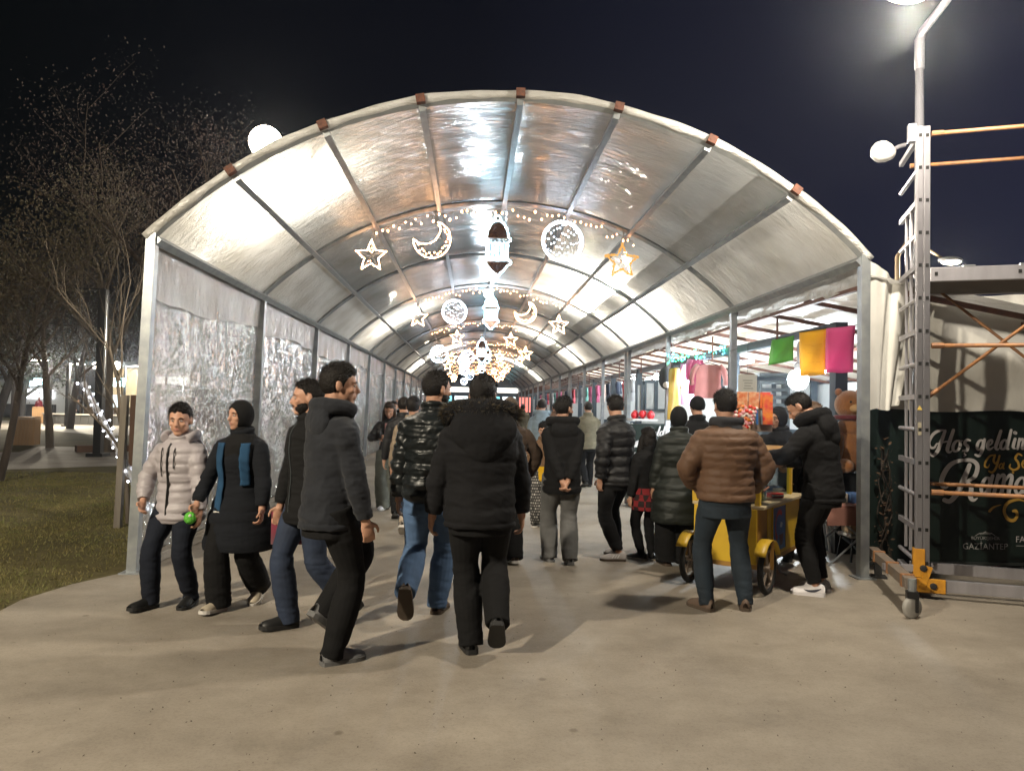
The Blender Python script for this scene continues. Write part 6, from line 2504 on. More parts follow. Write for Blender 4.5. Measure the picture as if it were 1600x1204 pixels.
# 6 man with fur trimmed hood
b6 = Person((0.06, 4.72), 186, 1.76, 'man in black parka with fur trimmed hood and black trousers walking away', hyaw=-20, lean=4, hunch=8, hpitch=8,
            feet={'L': (0.045, 0.0, 0.0, 2, 4), 'R': (-0.10, -0.16, 0.05, 46, -8)}, hands={'L': (0.30, 0.10, 0.84, (1, -0.6, 0)), 'R': (-0.29, 0.12, 0.84, (-1, -0.6, 0))}, group='people at the tunnel mouth', girth=1.12)
b6.jacket(fabric('black parka cloth', (0.010, 0.010, 0.012)), hem=0.45, ease=0.046, quilt=(0.135, 0.010), fold=0.008, seed=17)
b6.hood_down(fabric('black parka cloth', (0.010, 0.010, 0.012)), fur=mat('brown black fur', (0.16, 0.13, 0.085), 0.8, var=(45, (0.035, 0.028, 0.018))), big=1.5)
b6.trousers(BLACKTR, ease=0.020, hem=0.016, seed=25)
b6.shoes(SHOEBLK, SOLEB)
b6.hair_short(vol=0.05)

# 7 girl with phone, long hair
g7 = Person((-1.24, 11.2), -8, 1.62, 'young woman with long brown hair looking at her phone, pink top and grey trousers', hpitch=22, female=True, vox=0.009,
            feet={'R': (-0.06, 0.1, 0, 0, -6), 'L': (0.07, -0.06, 0, 4, 6)}, hands={'R': (-0.10, 0.26, 1.08, (-1, -0.4, -0.6)), 'L': (0.22, 0.05, 0.82, (0.8, -1, 0))})
g7.jacket(BLACKNYL, hem=0.50, ease=0.02, fold=0.006)
g7.strap(0.53, 0.80, 0.022, 0.0, 0.10, 'pink_top', fabric('pink knit', (0.55, 0.30, 0.30)))
g7.trousers(fabric('grey green cloth', (0.16, 0.17, 0.15)), ease=0.03, hem=0.03)
g7.shoes(SHOEWHT, SOLEW)
g7.long_hair(HAIRB)
held('phone', 'dark phone held up by the long haired young woman', 'phone', [('case', MB().box((0, 0, 0), (0.075, 0.012, 0.15)), BLACK), ('lens_bump', MB().box((0.018, 0.008, 0.05), (0.03, 0.006, 0.03)), SHELFM)], g7.W(g7.joint['wrR'] + Vector((0.02, -0.09, 0.06))))

# 8 woman in beige coat walking away behind the puffer man
g8 = Person((-0.72, 8.9), 175, 1.66, 'woman in long beige coat and dark jeans, mostly hidden by the man in the puffer', female=True, vox=0.009, face=False,
            feet={'R': (-0.03, 0.02, 0, 0, -4), 'L': (0.06, -0.18, 0.02, 30, 4)})
g8.jacket(fabric('beige coat cloth', (0.30, 0.235, 0.17)), hem=0.30, ease=0.022, flare=0.12, fold=0.007, name='coat')
g8.trousers(JEAND, ease=0.008, hem=0.0)
g8.shoes(mat('beige boot', (0.40, 0.33, 0.26), 0.7), SOLEW, boot=0.12)
g8.hair_short()

# 9 and others deeper in the tunnel
def walker(x, y, fc, H, label, jm, tm, hem=0.45, hood=False, cap=None, hy=0, female=False, hair=HAIRD, quilt=None, sh=SHOEBLK, vox=0.011, stride=0.12, face=None, ease=0.024, shirt_=None):
    fm = random.choice((-1, 1))
    p = Person((x, y), fc, H, label, vox=vox, female=female, hyaw=hy, face=(abs(((fc + hy + 180) % 360) - 180) < 100) if face is None else face,
               feet={'R': (-0.07, stride * fm, 0, 0 if fm > 0 else 18, -6), 'L': (0.07, -stride * fm, 0, 0 if fm < 0 else 18, 6)})
    p.jacket(jm, hem=hem, ease=ease, quilt=quilt, flare=0.06 if hem < 0.35 else 0, seed=int(abs(x) * 37) % 50)
    p.trousers(tm, seed=int(abs(y) * 31) % 50)
    p.shoes(sh, SOLEB)
    if cap is not None:
        p.cap_knit(cap)
    elif female:
        p.long_hair(hair)
    else:
        p.hair_short(hair)
    if hood:
        p.hood_down(jm)
    return p


KHAKI = fabric('khaki jacket cloth', (0.15, 0.135, 0.095))
PALEBLUE = fabric('pale blue hoodie cloth', (0.24, 0.31, 0.37))
walker(-1.30, 13.6, 178, 1.70, 'dark haired man in black coat walking away beside the film wall', BLACKMAT, BLACKTR)
walker(-1.62, 15.2, 5, 1.66, 'person in pale jacket coming forward by the film wall behind the phone user', LILAC, NAVYTR)
walker(-0.95, 10.2, 184, 1.68, 'person in black jacket between the young woman with phone and the puffer man', BLACKNYL, BLACKTR)
walker(1.28, 13.6, 176, 1.74, 'man in pale blue hoodie walking away in the middle of the tunnel', PALEBLUE, NAVYTR, hood=True)
walker(1.72, 14.2, 172, 1.70, 'person in black puffer right of the pale blue hoodie', BLACKNYL, BLACKTR, quilt=(0.09, 0.014), hy=-60)
walker(2.30, 14.6, 185, 1.72, 'man in khaki jacket walking away in front of the stalls', KHAKI, BLACKTR, ease=0.03)
for i, (x, y, fc, H, lab, jm) in enumerate(((-0.4, 19, 10, 1.7, 'person in dark navy coat coming forward in mid tunnel', NAVYCOAT), (0.9, 20.5, 170, 1.66, 'woman with long hair and black coat in mid tunnel', BLACKMAT), (2.2, 19.6, 200, 1.72, 'man in brown jacket standing by the fourth stall', BROWNNYL),
                                           (-1.4, 22, 5, 1.74, 'man in charcoal jacket near the film wall, far in', CHARC), (1.7, 25, 185, 1.7, 'person in khaki jacket far down the tunnel', KHAKI), (0.1, 27, 175, 1.68, 'person in black puffer far down the tunnel', BLACKNYL),
                                           (-0.9, 30, 8, 1.6, 'person in pale jacket far down the tunnel', LILAC), (2.6, 29, 240, 1.7, 'person in green coat facing the far stalls', GREENCOAT), (0.8, 34, 180, 1.72, 'person in black coat at the far end of the tunnel', BLACKMAT), (-0.3, 38, 4, 1.7, 'person in pale blue jacket at the far end of the tunnel', PALEBLUE))):
    walker(x, y, fc, H, lab, jm, BLACKTR, vox=0.016, female=(i == 1), face=False)

# 10 boy in yellow
b10 = Person((0.95, 9.75), -12, 1.36, 'boy in brown jacket over a yellow sweatshirt and black patterned trousers coming forward', child=True, vox=0.009, hpitch=10,
             feet={'R': (-0.08, 0.02, 0, 0, -6), 'L': (0.06, 0.10, 0, -4, 8)}, hands={'L': (0.14, 0.24, 0.74, (1, -0.5, 0)), 'R': (-0.22, 0.05, 0.60, (-.7, -1, 0))})
b10.jacket(fabric('brown boy jacket', (0.16, 0.095, 0.055)), hem=0.56, ease=0.024, fold=0.007)
YELS = fabric('yellow sweatshirt', (0.62, 0.36, 0.015))
b10.jacket(YELS, hem=0.44, top=0.62, ease=0.020, collar=False, sleeves=False, name='sweatshirt')


def printed(name, base, ink, sc):
    M_ = mat(name, base, 0.85)
    t = M_.node_tree
    b_ = t.nodes['Principled BSDF']
    tcn = t.nodes.new('ShaderNodeTexCoord')
    mp = t.nodes.new('ShaderNodeMapping')
    mp.inputs['Scale'].default_value = sc
    br = t.nodes.new('ShaderNodeTexBrick')
    br.inputs['Color1'].default_value = (*ink, 1)
    br.inputs['Color2'].default_value = (*base, 1)
    br.inputs['Mortar'].default_value = (*base, 1)
    br.inputs['Scale'].default_value = 1.0
    br.inputs['Mortar Size'].default_value = 0.09
    br.inputs['Brick Width'].default_value = 0.55
    br.inputs['Row Height'].default_value = 0.45
    br.inputs['Bias'].default_value = -0.1
    t.links.new(tcn.outputs['Object'], mp.inputs[0])
    mp.inputs['Rotation'].default_value = (R(90), 0, 0)
    t.links.new(mp.outputs[0], br.inputs['Vector'])
    t.links.new(br.outputs[0], b_.inputs['Base Color'])
    return M_


b10.trousers(printed('printed black cloth', (0.012, 0.012, 0.012), (0.42, 0.40, 0.38), (18, 9, 12)), ease=0.026, hem=0.02)
b10.shoes(SHOEBLK, SOLEW)
b10.hair_short(front=0.20)

# 11 person in brown sleeve behind the fur hooded man
p11 = Person((0.37, 7.35), 196, 1.66, 'person in dark brown jacket hidden behind the fur hooded man', female=True, vox=0.009, hyaw=-30, face=False,
             feet={'R': (-0.06, -0.04, 0, 6, -6), 'L': (0.07, 0.08, 0, 0, 6)}, hands={'R': (-0.26, 0.12, 0.86, (-1, -.7, 0))})
p11.jacket(fabric('dark brown cloth', (0.06, 0.04, 0.028)), hem=0.46, ease=0.03, fold=0.008)
p11.trousers(BLACKTR, ease=0.03, hem=0.02)
p11.shoes(SHOEBRN, SOLEW)
p11.hijab(fabric('grey brown scarf', (0.12, 0.09, 0.07)))

# 12 man with hands behind back
b12 = Person((0.91, 7.40), 186, 1.68, 'man in black jacket and grey trousers with hands clasped behind his back', hyaw=-52, lean=1, vox=0.0075, curl=55,
             feet={'R': (-0.08, -0.06, 0, 2, -10), 'L': (0.09, 0.12, 0, 0, 8)}, hands={'R': (-0.015, -0.185, 0.83, (-1, -0.35, 0)), 'L': (0.03, -0.20, 0.80, (1, -0.35, 0))})
b12.jacket(BLACKMAT, hem=0.43, ease=0.034, fold=0.008, seed=31)
b12.hood_down(BLACKMAT, big=1.1)
b12.trousers(GREYTR, ease=0.022, hem=0.018, seed=33)
b12.shoes(SHOEGRY, mat('grey sole', (0.12, 0.12, 0.12), 0.7))
b12.hair_short(vol=0.04)
b12.beard()

# 13 man in black puffer, striped sneakers
b13 = Person((1.52, 7.68), 214, 1.72, 'young man in black puffer jacket and black trousers with striped grey sneakers, head bent', hyaw=-32, hpitch=14, lean=2, vox=0.0075,
             feet={'R': (-0.08, 0.05, 0, 0, -4), 'L': (0.07, -0.12, 0, 0, 50)}, hands={'R': (-0.26, 0.16, 0.80, (-.8, -1, 0)), 'L': (0.26, -0.02, 0.84, (.8, -1, 0))})
b13.jacket(BLACKNYL, hem=0.45, ease=0.040, quilt=(0.10, 0.018), fold=0.010, seed=37)
b13.trousers(BLACKTR, ease=0.012, hem=0.008, crop=0.93)
b13.shoes(mat('grey white shoe', (0.38, 0.35, 0.34), 0.6), SOLEBR, marks='stripes')
b13.hair_short(vol=0.05)

# 14 girl in plaid
k14 = Person((1.84, 7.60), 200, 1.36, 'child in black hooded top over a red and black plaid shirt, black leggings', child=True, vox=0.008, face=False,
             feet={'R': (-0.05, 0.0, 0, 0, -4), 'L': (0.05, 0.04, 0, 0, 40)}, hands={'L': (0.20, 0.03, 0.62, (.8, -1, 0))})
k14.jacket(BLACKMAT, hem=0.52, ease=0.030, fold=0.007)
PL = mat('plaid cloth', (0.16, 0.008, 0.010), 0.85)
t_ = PL.node_tree
tcn = t_.nodes.new('ShaderNodeTexCoord')
mp = t_.nodes.new('ShaderNodeMapping')
mp.inputs['Scale'].default_value = (16, 16, 16)
ck = t_.nodes.new('ShaderNodeTexChecker')
ck.inputs['Scale'].default_value = 1.0
ck.inputs['Color1'].default_value = (0.20, 0.010, 0.014, 1)
ck.inputs['Color2'].default_value = (0.018, 0.006, 0.007, 1)
t_.links.new(tcn.outputs['Object'], mp.inputs[0])
t_.links.new(mp.outputs[0], ck.inputs['Vector'])
t_.links.new(ck.outputs[0], t_.nodes['Principled BSDF'].inputs['Base Color'])
k14.jacket(PL, hem=0.385, top=0.56, ease=0.030, flare=0.08, collar=False, sleeves=False, name='plaid_shirt')
k14.trousers(BLACKTR, ease=0.006, hem=0.0)
k14.shoes(SHOEBLK, SOLEW)
k14.long_hair(HAIRD)

# 15 woman in long green puffer with black headscarf
w15 = Person((2.07, 7.30), 178, 1.60, 'woman in long dark green quilted coat and black headscarf beside the brown jacket', female=True, vox=0.0085, face=False, girth=1.2,
             feet={'R': (-0.10, 0.0, 0, 0, -8), 'L': (0.10, 0.05, 0, 0, 8)})
w15.jacket(GREENCOAT, hem=0.28, ease=0.036, quilt=(0.11, 0.012), flare=0.10, fold=0.008, name='coat')
w15.trousers(BLACKTR, ease=0.04, hem=0.03)
w15.shoes(SHOEBRN, SOLEBR)
w15.hijab(BLACKMAT)

# 16 man in brown puffer
b16 = Person((2.0, 5.72), 183, 1.73, 'broad man in brown puffer jacket and dark teal jeans standing at the yellow cart', vox=0.007, face=False, girth=1.16, hpitch=6,
             feet={'R': (-0.17, 0.0, 0, 0, -22), 'L': (0.15, 0.0, 0, 0, 22)}, hands={'L': (0.20, 0.16, 0.95, (1, -0.7, -.1)), 'R': (-0.27, 0.14, 0.92, (-1, -0.8, -.1))}, group='people at the cart')
b16.jacket(BROWNNYL, hem=0.50, ease=0.046, quilt=(0.062, 0.013), fold=0.008, seed=41)
nb = b16
b16.hood_down(fabric('dark grey collar', (0.035, 0.035, 0.04)), big=0.85, name='collar_hood')
b16.trousers(JEANT, ease=0.012, hem=0.006, seed=43)
b16.shoes(SHOEBRN, SOLEBR)
b16.hair_short(vol=0.06)

# 17 cap behind
walker(2.66, 8.6, 178, 1.74, 'man in black knit cap behind the brown jacket', BLACKMAT, BLACKTR, cap=BLACKMAT, vox=0.010)

# 18 vendor
v18 = Person((3.30, 7.75), -36, 1.62, 'vendor woman in black coat and black headscarf behind the yellow cart', female=True, vox=0.0085, hyaw=-30, hpitch=6,
             hands={'R': (-0.15, 0.30, 1.02, (-1, -.4, -.3)), 'L': (0.18, 0.30, 1.0, (1, -.4, -.3))}, group='people at the cart')
v18.jacket(BLACKMAT, hem=0.34, ease=0.026, name='coat')
v18.trousers(BLACKTR)
v18.shoes(SHOEBLK, SOLEB)
v18.hijab(BLACKMAT)

# 19 man on the right in white sneakers
b19 = Person((3.04, 6.24), 226, 1.78, 'man in black hooded jacket and white sneakers bending over the yellow cart', vox=0.007, hyaw=8, hpitch=26, lean=8, hunch=14, twist=4,
             feet={'R': (-0.10, 0.04, 0, 0, -8), 'L': (0.11, 0.02, 0, 0, 14)}, hands={'L': (0.16, 0.42, 1.16, (1, -0.5, -.5)), 'R': (-0.16, 0.40, 1.10, (-1, -.5, -.5))}, group='people at the cart', curl=55)
b19.jacket(fabric('black jacket cloth', (0.0095, 0.0095, 0.011)), hem=0.45, ease=0.038, fold=0.008, seed=47)
b19.hood_down(fabric('black jacket cloth', (0.0095, 0.0095, 0.011)), big=1.25)
b19.trousers(BLACKTR, ease=0.014, hem=0.004, crop=0.93, seed=48)
b19.shoes(SHOEWHT, mat('white sneaker sole', (0.60, 0.58, 0.60), 0.5), marks='swoosh')
b19.hair_short(vol=0.01, front=0.28)
b19.beard(mat('stubble', (0.10, 0.06, 0.045), 0.7))

# 20 person behind him with brown hair
p20 = Person((3.62, 7.65), 200, 1.68, 'brown haired person standing behind the man in white sneakers', female=True, vox=0.0095, face=False, group='people at the cart')
p20.jacket(BLACKMAT, hem=0.44)
p20.trousers(BLACKTR)
p20.shoes(SHOEBLK, SOLEB)
p20.long_hair(mat('light brown hair', (0.10, 0.055, 0.03), 0.5, bump=((120, 120, 30), 0.9, 0.006)))

# people far off in the park
for (px, py, fc, H, c, lab) in ((60, 652, 20, 1.72, (0.35, 0.015, 0.03), 'person in red coat at the kiosk in the park'), (73, 654, 200, 1.7, (0.05, 0.012, 0.02), 'person in dark wine coat beside the red coat in the park'),
                               (120, 655, 90, 1.6, (0.02, 0.02, 0.025), 'person in black sitting side of the pavilion, left of the lamp posts'), (128, 650, 180, 1.7, (0.03, 0.03, 0.035), 'person in dark coat standing before the pavilion')):
    q = gp(px, py)
    walker(q.x, q.y, fc, H, lab, fabric('park coat %d' % px, c), BLACKTR, hem=0.36, vox=0.018, face=False)
bpy.data.scenes.remove(TMP)

# ------------------------------------------------------------------ yellow cart and what stands on it
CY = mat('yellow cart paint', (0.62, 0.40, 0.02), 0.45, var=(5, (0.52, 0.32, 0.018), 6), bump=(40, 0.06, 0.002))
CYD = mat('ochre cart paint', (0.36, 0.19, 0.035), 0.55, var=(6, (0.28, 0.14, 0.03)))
TYRE = mat('tyre rubber', (0.012, 0.012, 0.012), 0.8)
SPOKE = mat('dull alloy', (0.30, 0.24, 0.19), 0.45, 0.5)
CL, CW = 1.35, 0.56
t_c = thing('vendor_cart', 'yellow painted sweets cart on three bicycle wheels with glass case and blue poster', 'cart', (2.21, 6.36, 0), R(-38.7))
# local x = width direction (towards the poster side), local y = length away from the camera
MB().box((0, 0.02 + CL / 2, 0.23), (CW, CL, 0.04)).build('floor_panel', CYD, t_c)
MB().box((0, 0.03, 0.485), (CW, 0.025, 0.47)).build('front_panel', CY, t_c, bevel=0.004)
MB().box((-CW / 2 + 0.012, 0.03 + CL / 2, 0.485), (0.024, CL - 0.03, 0.47)).build('side_panel', CY, t_c)
sp_ = MB()
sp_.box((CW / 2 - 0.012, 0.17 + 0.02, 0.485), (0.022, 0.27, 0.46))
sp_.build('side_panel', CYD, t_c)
MB().box((CW / 2 - 0.012, 0.345, 0.485), (0.03, 0.05, 0.47)).build('frame_post', CY, t_c, bevel=0.004)
MB().box((CW / 2 - 0.010, 0.66, 0.485), (0.024, 0.58, 0.47)).build('side_panel', CY, t_c, bevel=0.004)
MB().box((CW / 2 - 0.012, 1.16, 0.485), (0.022, 0.42, 0.47)).build('side_panel', CY, t_c)
MB().box((0, CL + 0.02, 0.485), (CW, 0.024, 0.47)).build('rear_panel', CY, t_c)
# poster: blue with red arc and dark cup
PB = mat('poster blue', (0.02, 0.10, 0.30), 0.35)
po = MB().box((CW / 2 + 0.006, 0.66, 0.49), (0.006, 0.42, 0.40)).build('poster', PB, t_c)


def flat_poly(pts, x, name, m_):
    MB().add([(x, p[0], p[1]) for p in pts], [tuple(range(len(pts)))]).build(name, m_, po)


rows = []
for i in range(17):
    a = R(50) + R(190) * i / 16
    w = 0.035 + 0.012 * math.sin(i * 0.5)
    rows.append([(CW / 2 + 0.0105, 0.66 + (0.12 + w / 2) * math.cos(a), 0.51 + (0.13 + w / 2) * math.sin(a)), (CW / 2 + 0.0105, 0.66 + (0.12 - w / 2) * math.cos(a), 0.51 + (0.13 - w / 2) * math.sin(a))])
MB().grid(rows).build('red_arc', mat('poster red', (0.38, 0.02, 0.04), 0.4), po)
flat_poly([(0.68, 0.33), (0.76, 0.33), (0.79, 0.43), (0.65, 0.43)], CW / 2 + 0.0115, 'cup_print', mat('poster maroon', (0.10, 0.01, 0.02), 0.4))
flat_poly([(0.67, 0.50), (0.74, 0.49), (0.76, 0.53), (0.70, 0.545)], CW / 2 + 0.0115, 'white_print', mat('poster white', (0.45, 0.5, 0.55), 0.4))
for (y0, y1, z0, z1) in ((0.445, 0.46, 0.28, 0.70), (0.86, 0.875, 0.28, 0.70), (0.445, 0.875, 0.69, 0.705), (0.445, 0.875, 0.275, 0.29)):
    MB().box((CW / 2 + 0.008, (y0 + y1) / 2, (z0 + z1) / 2), (0.012, y1 - y0, z1 - z0)).build('poster_frame', CY, t_c)
# counter, uprights, upper shelf, glass
MB().box((0.02, 0.72, 0.735), (CW + 0.08, CL + 0.04, 0.03)).build('counter_top', mat('cream counter', (0.45, 0.36, 0.22), 0.5), t_c, bevel=0.006)
for (x, y) in ((CW / 2 - 0.0, 0.05), (-CW / 2, 0.05), (CW / 2 - 0.06, 1.25), (-CW / 2 + 0.02, 1.25)):
    z1 = 1.19 if y > 0.5 or x < 0 else 0.90
    MB().box((x, y, 0.75 + (z1 - 0.75) / 2), (0.045, 0.045, z1 - 0.75)).build('frame_post', CY, t_c, bevel=0.004)
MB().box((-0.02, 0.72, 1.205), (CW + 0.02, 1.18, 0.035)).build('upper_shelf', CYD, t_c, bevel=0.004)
GL = bpy.data.materials.new('thin glass')
GL.use_nodes = True
t = GL.node_tree
t.nodes.clear()
o_ = t.nodes.new('ShaderNodeOutputMaterial')
a_ = t.nodes.new('ShaderNodeBsdfTransparent')
a_.inputs[0].default_value = (0.82, 0.92, 0.92, 1)
b_ = t.nodes.new('ShaderNodeBsdfGlossy')
b_.inputs['Roughness'].default_value = 0.04
m_ = t.nodes.new('ShaderNodeMixShader')
m_.inputs[0].default_value = 0.14
t.links.new(a_.outputs[0], m_.inputs[1])
t.links.new(b_.outputs[0], m_.inputs[2])
t.links.new(m_.outputs[0], o_.inputs[0])
MB().box((CW / 2 - 0.06, 0.80, 0.97), (0.005, 0.86, 0.42)).build('glass_pane', GL, t_c)
MB().box((-0.02, 0.36, 0.97), (CW - 0.10, 0.005, 0.42)).build('glass_pane', GL, t_c)


def cwheel(x, y, r_):
    M_ = Matrix.Rotation(R(90), 3, 'Y')
    c = Vector((x, y, r_))
    ty = MB().tube([c + Vector((0, (r_ - 0.026) * math.cos(2 * math.pi * i / 36), (r_ - 0.026) * math.sin(2 * math.pi * i / 36))) for i in range(36)], 0.026, 10, closed=True).build('wheel', TYRE, t_c, True)
    rm = MB().tube([c + Vector((0, (r_ - 0.055) * math.cos(2 * math.pi * i / 36), (r_ - 0.055) * math.sin(2 * math.pi * i / 36))) for i in range(36)], 0.012, 8, closed=True)
    rm.build('rim', SPOKE, ty, True)
    for k in range(5):
        a = R(90 + 72 * k)
        MB().bar(c, c + Vector((0, (r_ - 0.055) * math.cos(a), (r_ - 0.055) * math.sin(a))), 0.020, 0.014).build('spoke', SPOKE, ty)
    MB().lathe([(0.028, -0.03), (0.028, 0.03)], c, 12, M=M_).build('hub', SPOKE, ty)


for sx in (-1, 1):
    cwheel(sx * (CW / 2 + 0.065), 0.10, 0.215)
    # mudguard and fork
    rows = []
    for i in range(13):
        a = R(22) + R(125) * i / 12
        rows.append([(sx * (CW / 2 + 0.065) + dx, 0.10 + 0.245 * math.cos(a), 0.215 + 0.245 * math.sin(a)) for dx in (-0.05, 0.0, 0.05)])
    mg = MB().grid(rows).build('mudguard', CY, t_c, True)
    s = mg.modifiers.new('thick', 'SOLIDIFY')
    s.thickness = 0.006
    MB().bar((sx * (CW / 2 + 0.105), 0.10, 0.215), (sx * (CW / 2 + 0.10), 0.13, 0.46), 0.03, 0.014).build('fork', CYD, t_c)
    MB().bar((sx * (CW / 2 + 0.02), 0.36, 0.24), (sx * (CW / 2 + 0.06), 0.20, 0.42), 0.03, 0.05).build('bracket', CYD, t_c)
cwheel(0.0, CL + 0.10, 0.19)
MB().bar((0, CL + 0.10, 0.19), (0, CL + 0.02, 0.45), 0.04).build('fork', CYD, t_c)
MB().tube([(CW / 2 - 0.02, 0.62, 0.22), (CW / 2 + 0.02, 0.66, 0.09), (CW / 2 + 0.08, 0.67, 0.07)], 0.012, 6).build('stand', STEEL, t_c)


def oncart(x, y, z):
    return Vector((2.21, 6.36, 0)) + Matrix.Rotation(R(-38.7), 3, 'Z') @ Vector((x, y, z))


# things on the cart
CT, UT = 0.751, 1.2235
STW = mat('stick wood', (0.45, 0.33, 0.18), 0.7)
SWEETS = [mat('sweet red', (0.55, 0.03, 0.02), 0.3), mat('sweet white', (0.65, 0.58, 0.55), 0.35), mat('sweet orange', (0.60, 0.17, 0.02), 0.3), mat('sweet pink', (0.6, 0.25, 0.28), 0.35)]
nst = 0
for (cx, cy, nn, tall) in ((0.02, 0.42, 9, 0.34), (-0.02, 0.62, 9, 0.38)):
    pt = MB().lathe([(0.045, 0), (0.055, 0.10), (0.058, 0.105), (0.050, 0.105), (0.042, 0.01)], n=16).build('stick_pot', mat('pot pale', (0.5, 0.45, 0.4), 0.5), None, True)
    pt.location = oncart(cx, cy, UT)
    tag(pt, 'pot holding a fan of sweet skewers on the cart, %s' % ('nearer one' if nst == 0 else 'farther one'), 'pot')
    nst += 1
    for k in range(nn):
        a = R(360 * k / nn + 10)
        lean_ = 0.35 if k % 3 else 0.12
        d = Vector((lean_ * math.cos(a), lean_ * math.sin(a), 1)).normalized()
        t = thing('sweet_skewer', 'sweets on a wooden skewer in the %s pot of the cart, %s sweet on top' % ('nearer' if nst == 1 else 'farther', ('red', 'white', 'orange', 'pink')[k % 4]), 'skewer', oncart(cx, cy, UT + 0.04), R(-38.7), 'sweet skewers on the cart')
        MB().tube([(0, 0, 0), d * tall], 0.004, 5).build('stick', STW, t)
        for j in range(5):
            c = d * (tall - 0.035 - 0.036 * j)
            MB().ell(c, (0.021, 0.021, 0.017), 8, 6).build('sweet', SWEETS[(k + j * (1 + k % 2)) % 4], t, True)
# printed packet rack
pk = aty(1183, 625, 7.15)
t = thing('packet_rack', 'rack of red and orange printed sweet packets above the cart', 'rack', (pk.x, pk.y, pk.z))
PR = mat('printed packets', (0.45, 0.10, 0.03), 0.4, var=((26, 26, 26), (0.60, 0.35, 0.20), 3))
PR2 = mat('printed packets red', (0.50, 0.02, 0.03), 0.35, var=((22, 22, 22), (0.60, 0.22, 0.03), 3))
for k in range(3):
    MB().box((-0.15 + 0.115 * k, 0, 0), (0.105, 0.02, 0.16)).build('header_card', PR if k < 2 else PR2, t, bevel=0.003)
MB().box((0.10, -0.015, -0.09), (0.10, 0.02, 0.30)).build('header_card', PR2, t, bevel=0.003)
for k in range(6):
    MB().tube([(-0.18 + 0.045 * k, 0, -0.10), (-0.18 + 0.045 * k, -0.01, -0.24)], 0.011, 6).build('sweet_tube', (SWEETS + [PB, STEEL])[k], t)
MB().box((-0.02, 0.02, -0.16), (0.36, 0.02, 0.30)).build('back_board', mat('rack board', (0.12, 0.09, 0.07), 0.6), t)
for (x, y, kind, lab) in ((0.06, 0.30, 'bag', 'crumpled pale plastic bag on the shelf of the cart'), (0.16, 0.20, 'pan', 'dark pan on the counter of the cart'), (0.06, 0.52, 'jar', 'white plastic tub inside the glass case of the cart'), (0.08, 0.76, 'jar', 'blue lidded tub inside the glass case of the cart'), (0.17, 0.52, 'cups', 'stack of paper cups beside the glass case'), (0.21, 0.80, 'box', 'small red and white packet on the cart counter'), (0.20, 0.36, 'frame', 'yellow stand with bottles on the cart counter')):
    if kind == 'bag':
        o = MB().ell((0, 0, 0.04), (0.09, 0.07, 0.045), 14, 10).ell((0.06, 0.02, 0.05), (0.05, 0.05, 0.05), 10, 8).build('plastic_bag', mat('pale pink plastic', (0.6, 0.48, 0.5), 0.3, bump=(30, 1.0, 0.03)), None, True)
        o.location = oncart(x, y, UT)
        tag(o, lab, 'bag')
    elif kind == 'pan':
        t = thing('pan', lab, 'pan', oncart(x, y, CT), R(20))
        MB().lathe([(0.085, 0), (0.10, 0.06), (0.102, 0.065), (0.095, 0.06), (0.08, 0.008)], n=20).build('bowl', BLACK, t, True)
        MB().tube([(0.09, 0, 0.055), (0.20, 0.04, 0.10), (0.26, 0.05, 0.13)], 0.009, 6).build('handle', mat('reddish handle', (0.25, 0.10, 0.06), 0.5), t)
    elif kind == 'jar':
        t = thing('tub', lab, 'tub', oncart(x - 0.05, y, CT))
        MB().lathe([(0.055, 0), (0.058, 0.02), (0.060, 0.20)], n=18).build('container', mat('tub white', (0.6, 0.58, 0.52), 0.5), t, True)
        MB().lathe([(0.064, 0.20), (0.064, 0.225), (0.05, 0.23)], n=18).build('lid', mat('lid blue', (0.05, 0.12, 0.35), 0.4) if y > 0.6 else SOLEW, t, True)
    elif kind == 'cups':
        t = thing('paper_cups', lab, 'cups', oncart(x, y, CT))
        for k in range(4):
            MB().lathe([(0.028, 0), (0.036, 0.085), (0.038, 0.088)], (0, 0, 0.03 * k), 14).build('cup', SOLEW, t, True)
    elif kind == 'box':
        t = thing('packet', lab, 'packet', oncart(x, y, CT), R(15))
        MB().box((0, 0, 0.022), (0.13, 0.08, 0.044)).build('carton', SWEETS[0], t, bevel=0.003)
        MB().box((0, -0.0415, 0.022), (0.13, 0.003, 0.016)).build('band', SOLEW, t)
    else:
        t = thing('bottle_stand', lab, 'stand', oncart(x, y, CT), R(-38.7 + 90))
        for q in (((-0.09, 0, 0.0), (-0.07, 0, 0.24)), ((0.09, 0, 0.0), (0.07, 0, 0.24)), ((-0.07, 0, 0.24), (0.07, 0, 0.24))):
            MB().bar(q[0], q[1], 0.024, 0.016, up=(0, 1, 0)).build('frame_bar', mat('pale yellow frame', (0.60, 0.48, 0.16), 0.5), t)
        for k in range(2):
            MB().lathe([(0.024, 0.0), (0.026, 0.01), (0.026, 0.13), (0.011, 0.17), (0.011, 0.20)], (-0.03 + 0.06 * k, 0.03, 0), 12).build('bottle', mat('violet plastic', (0.25, 0.22, 0.40), 0.3), t, True)
# paper cup held by the man
held('paper_cup', 'pale paper cup held by the man in white sneakers', 'cup', [('cup', MB().lathe([(0.026, 0), (0.036, 0.09)], n=14), SOLEW)], b19.W(b19.joint['wrR'] + Vector((0.03, -0.10, 0.0))))

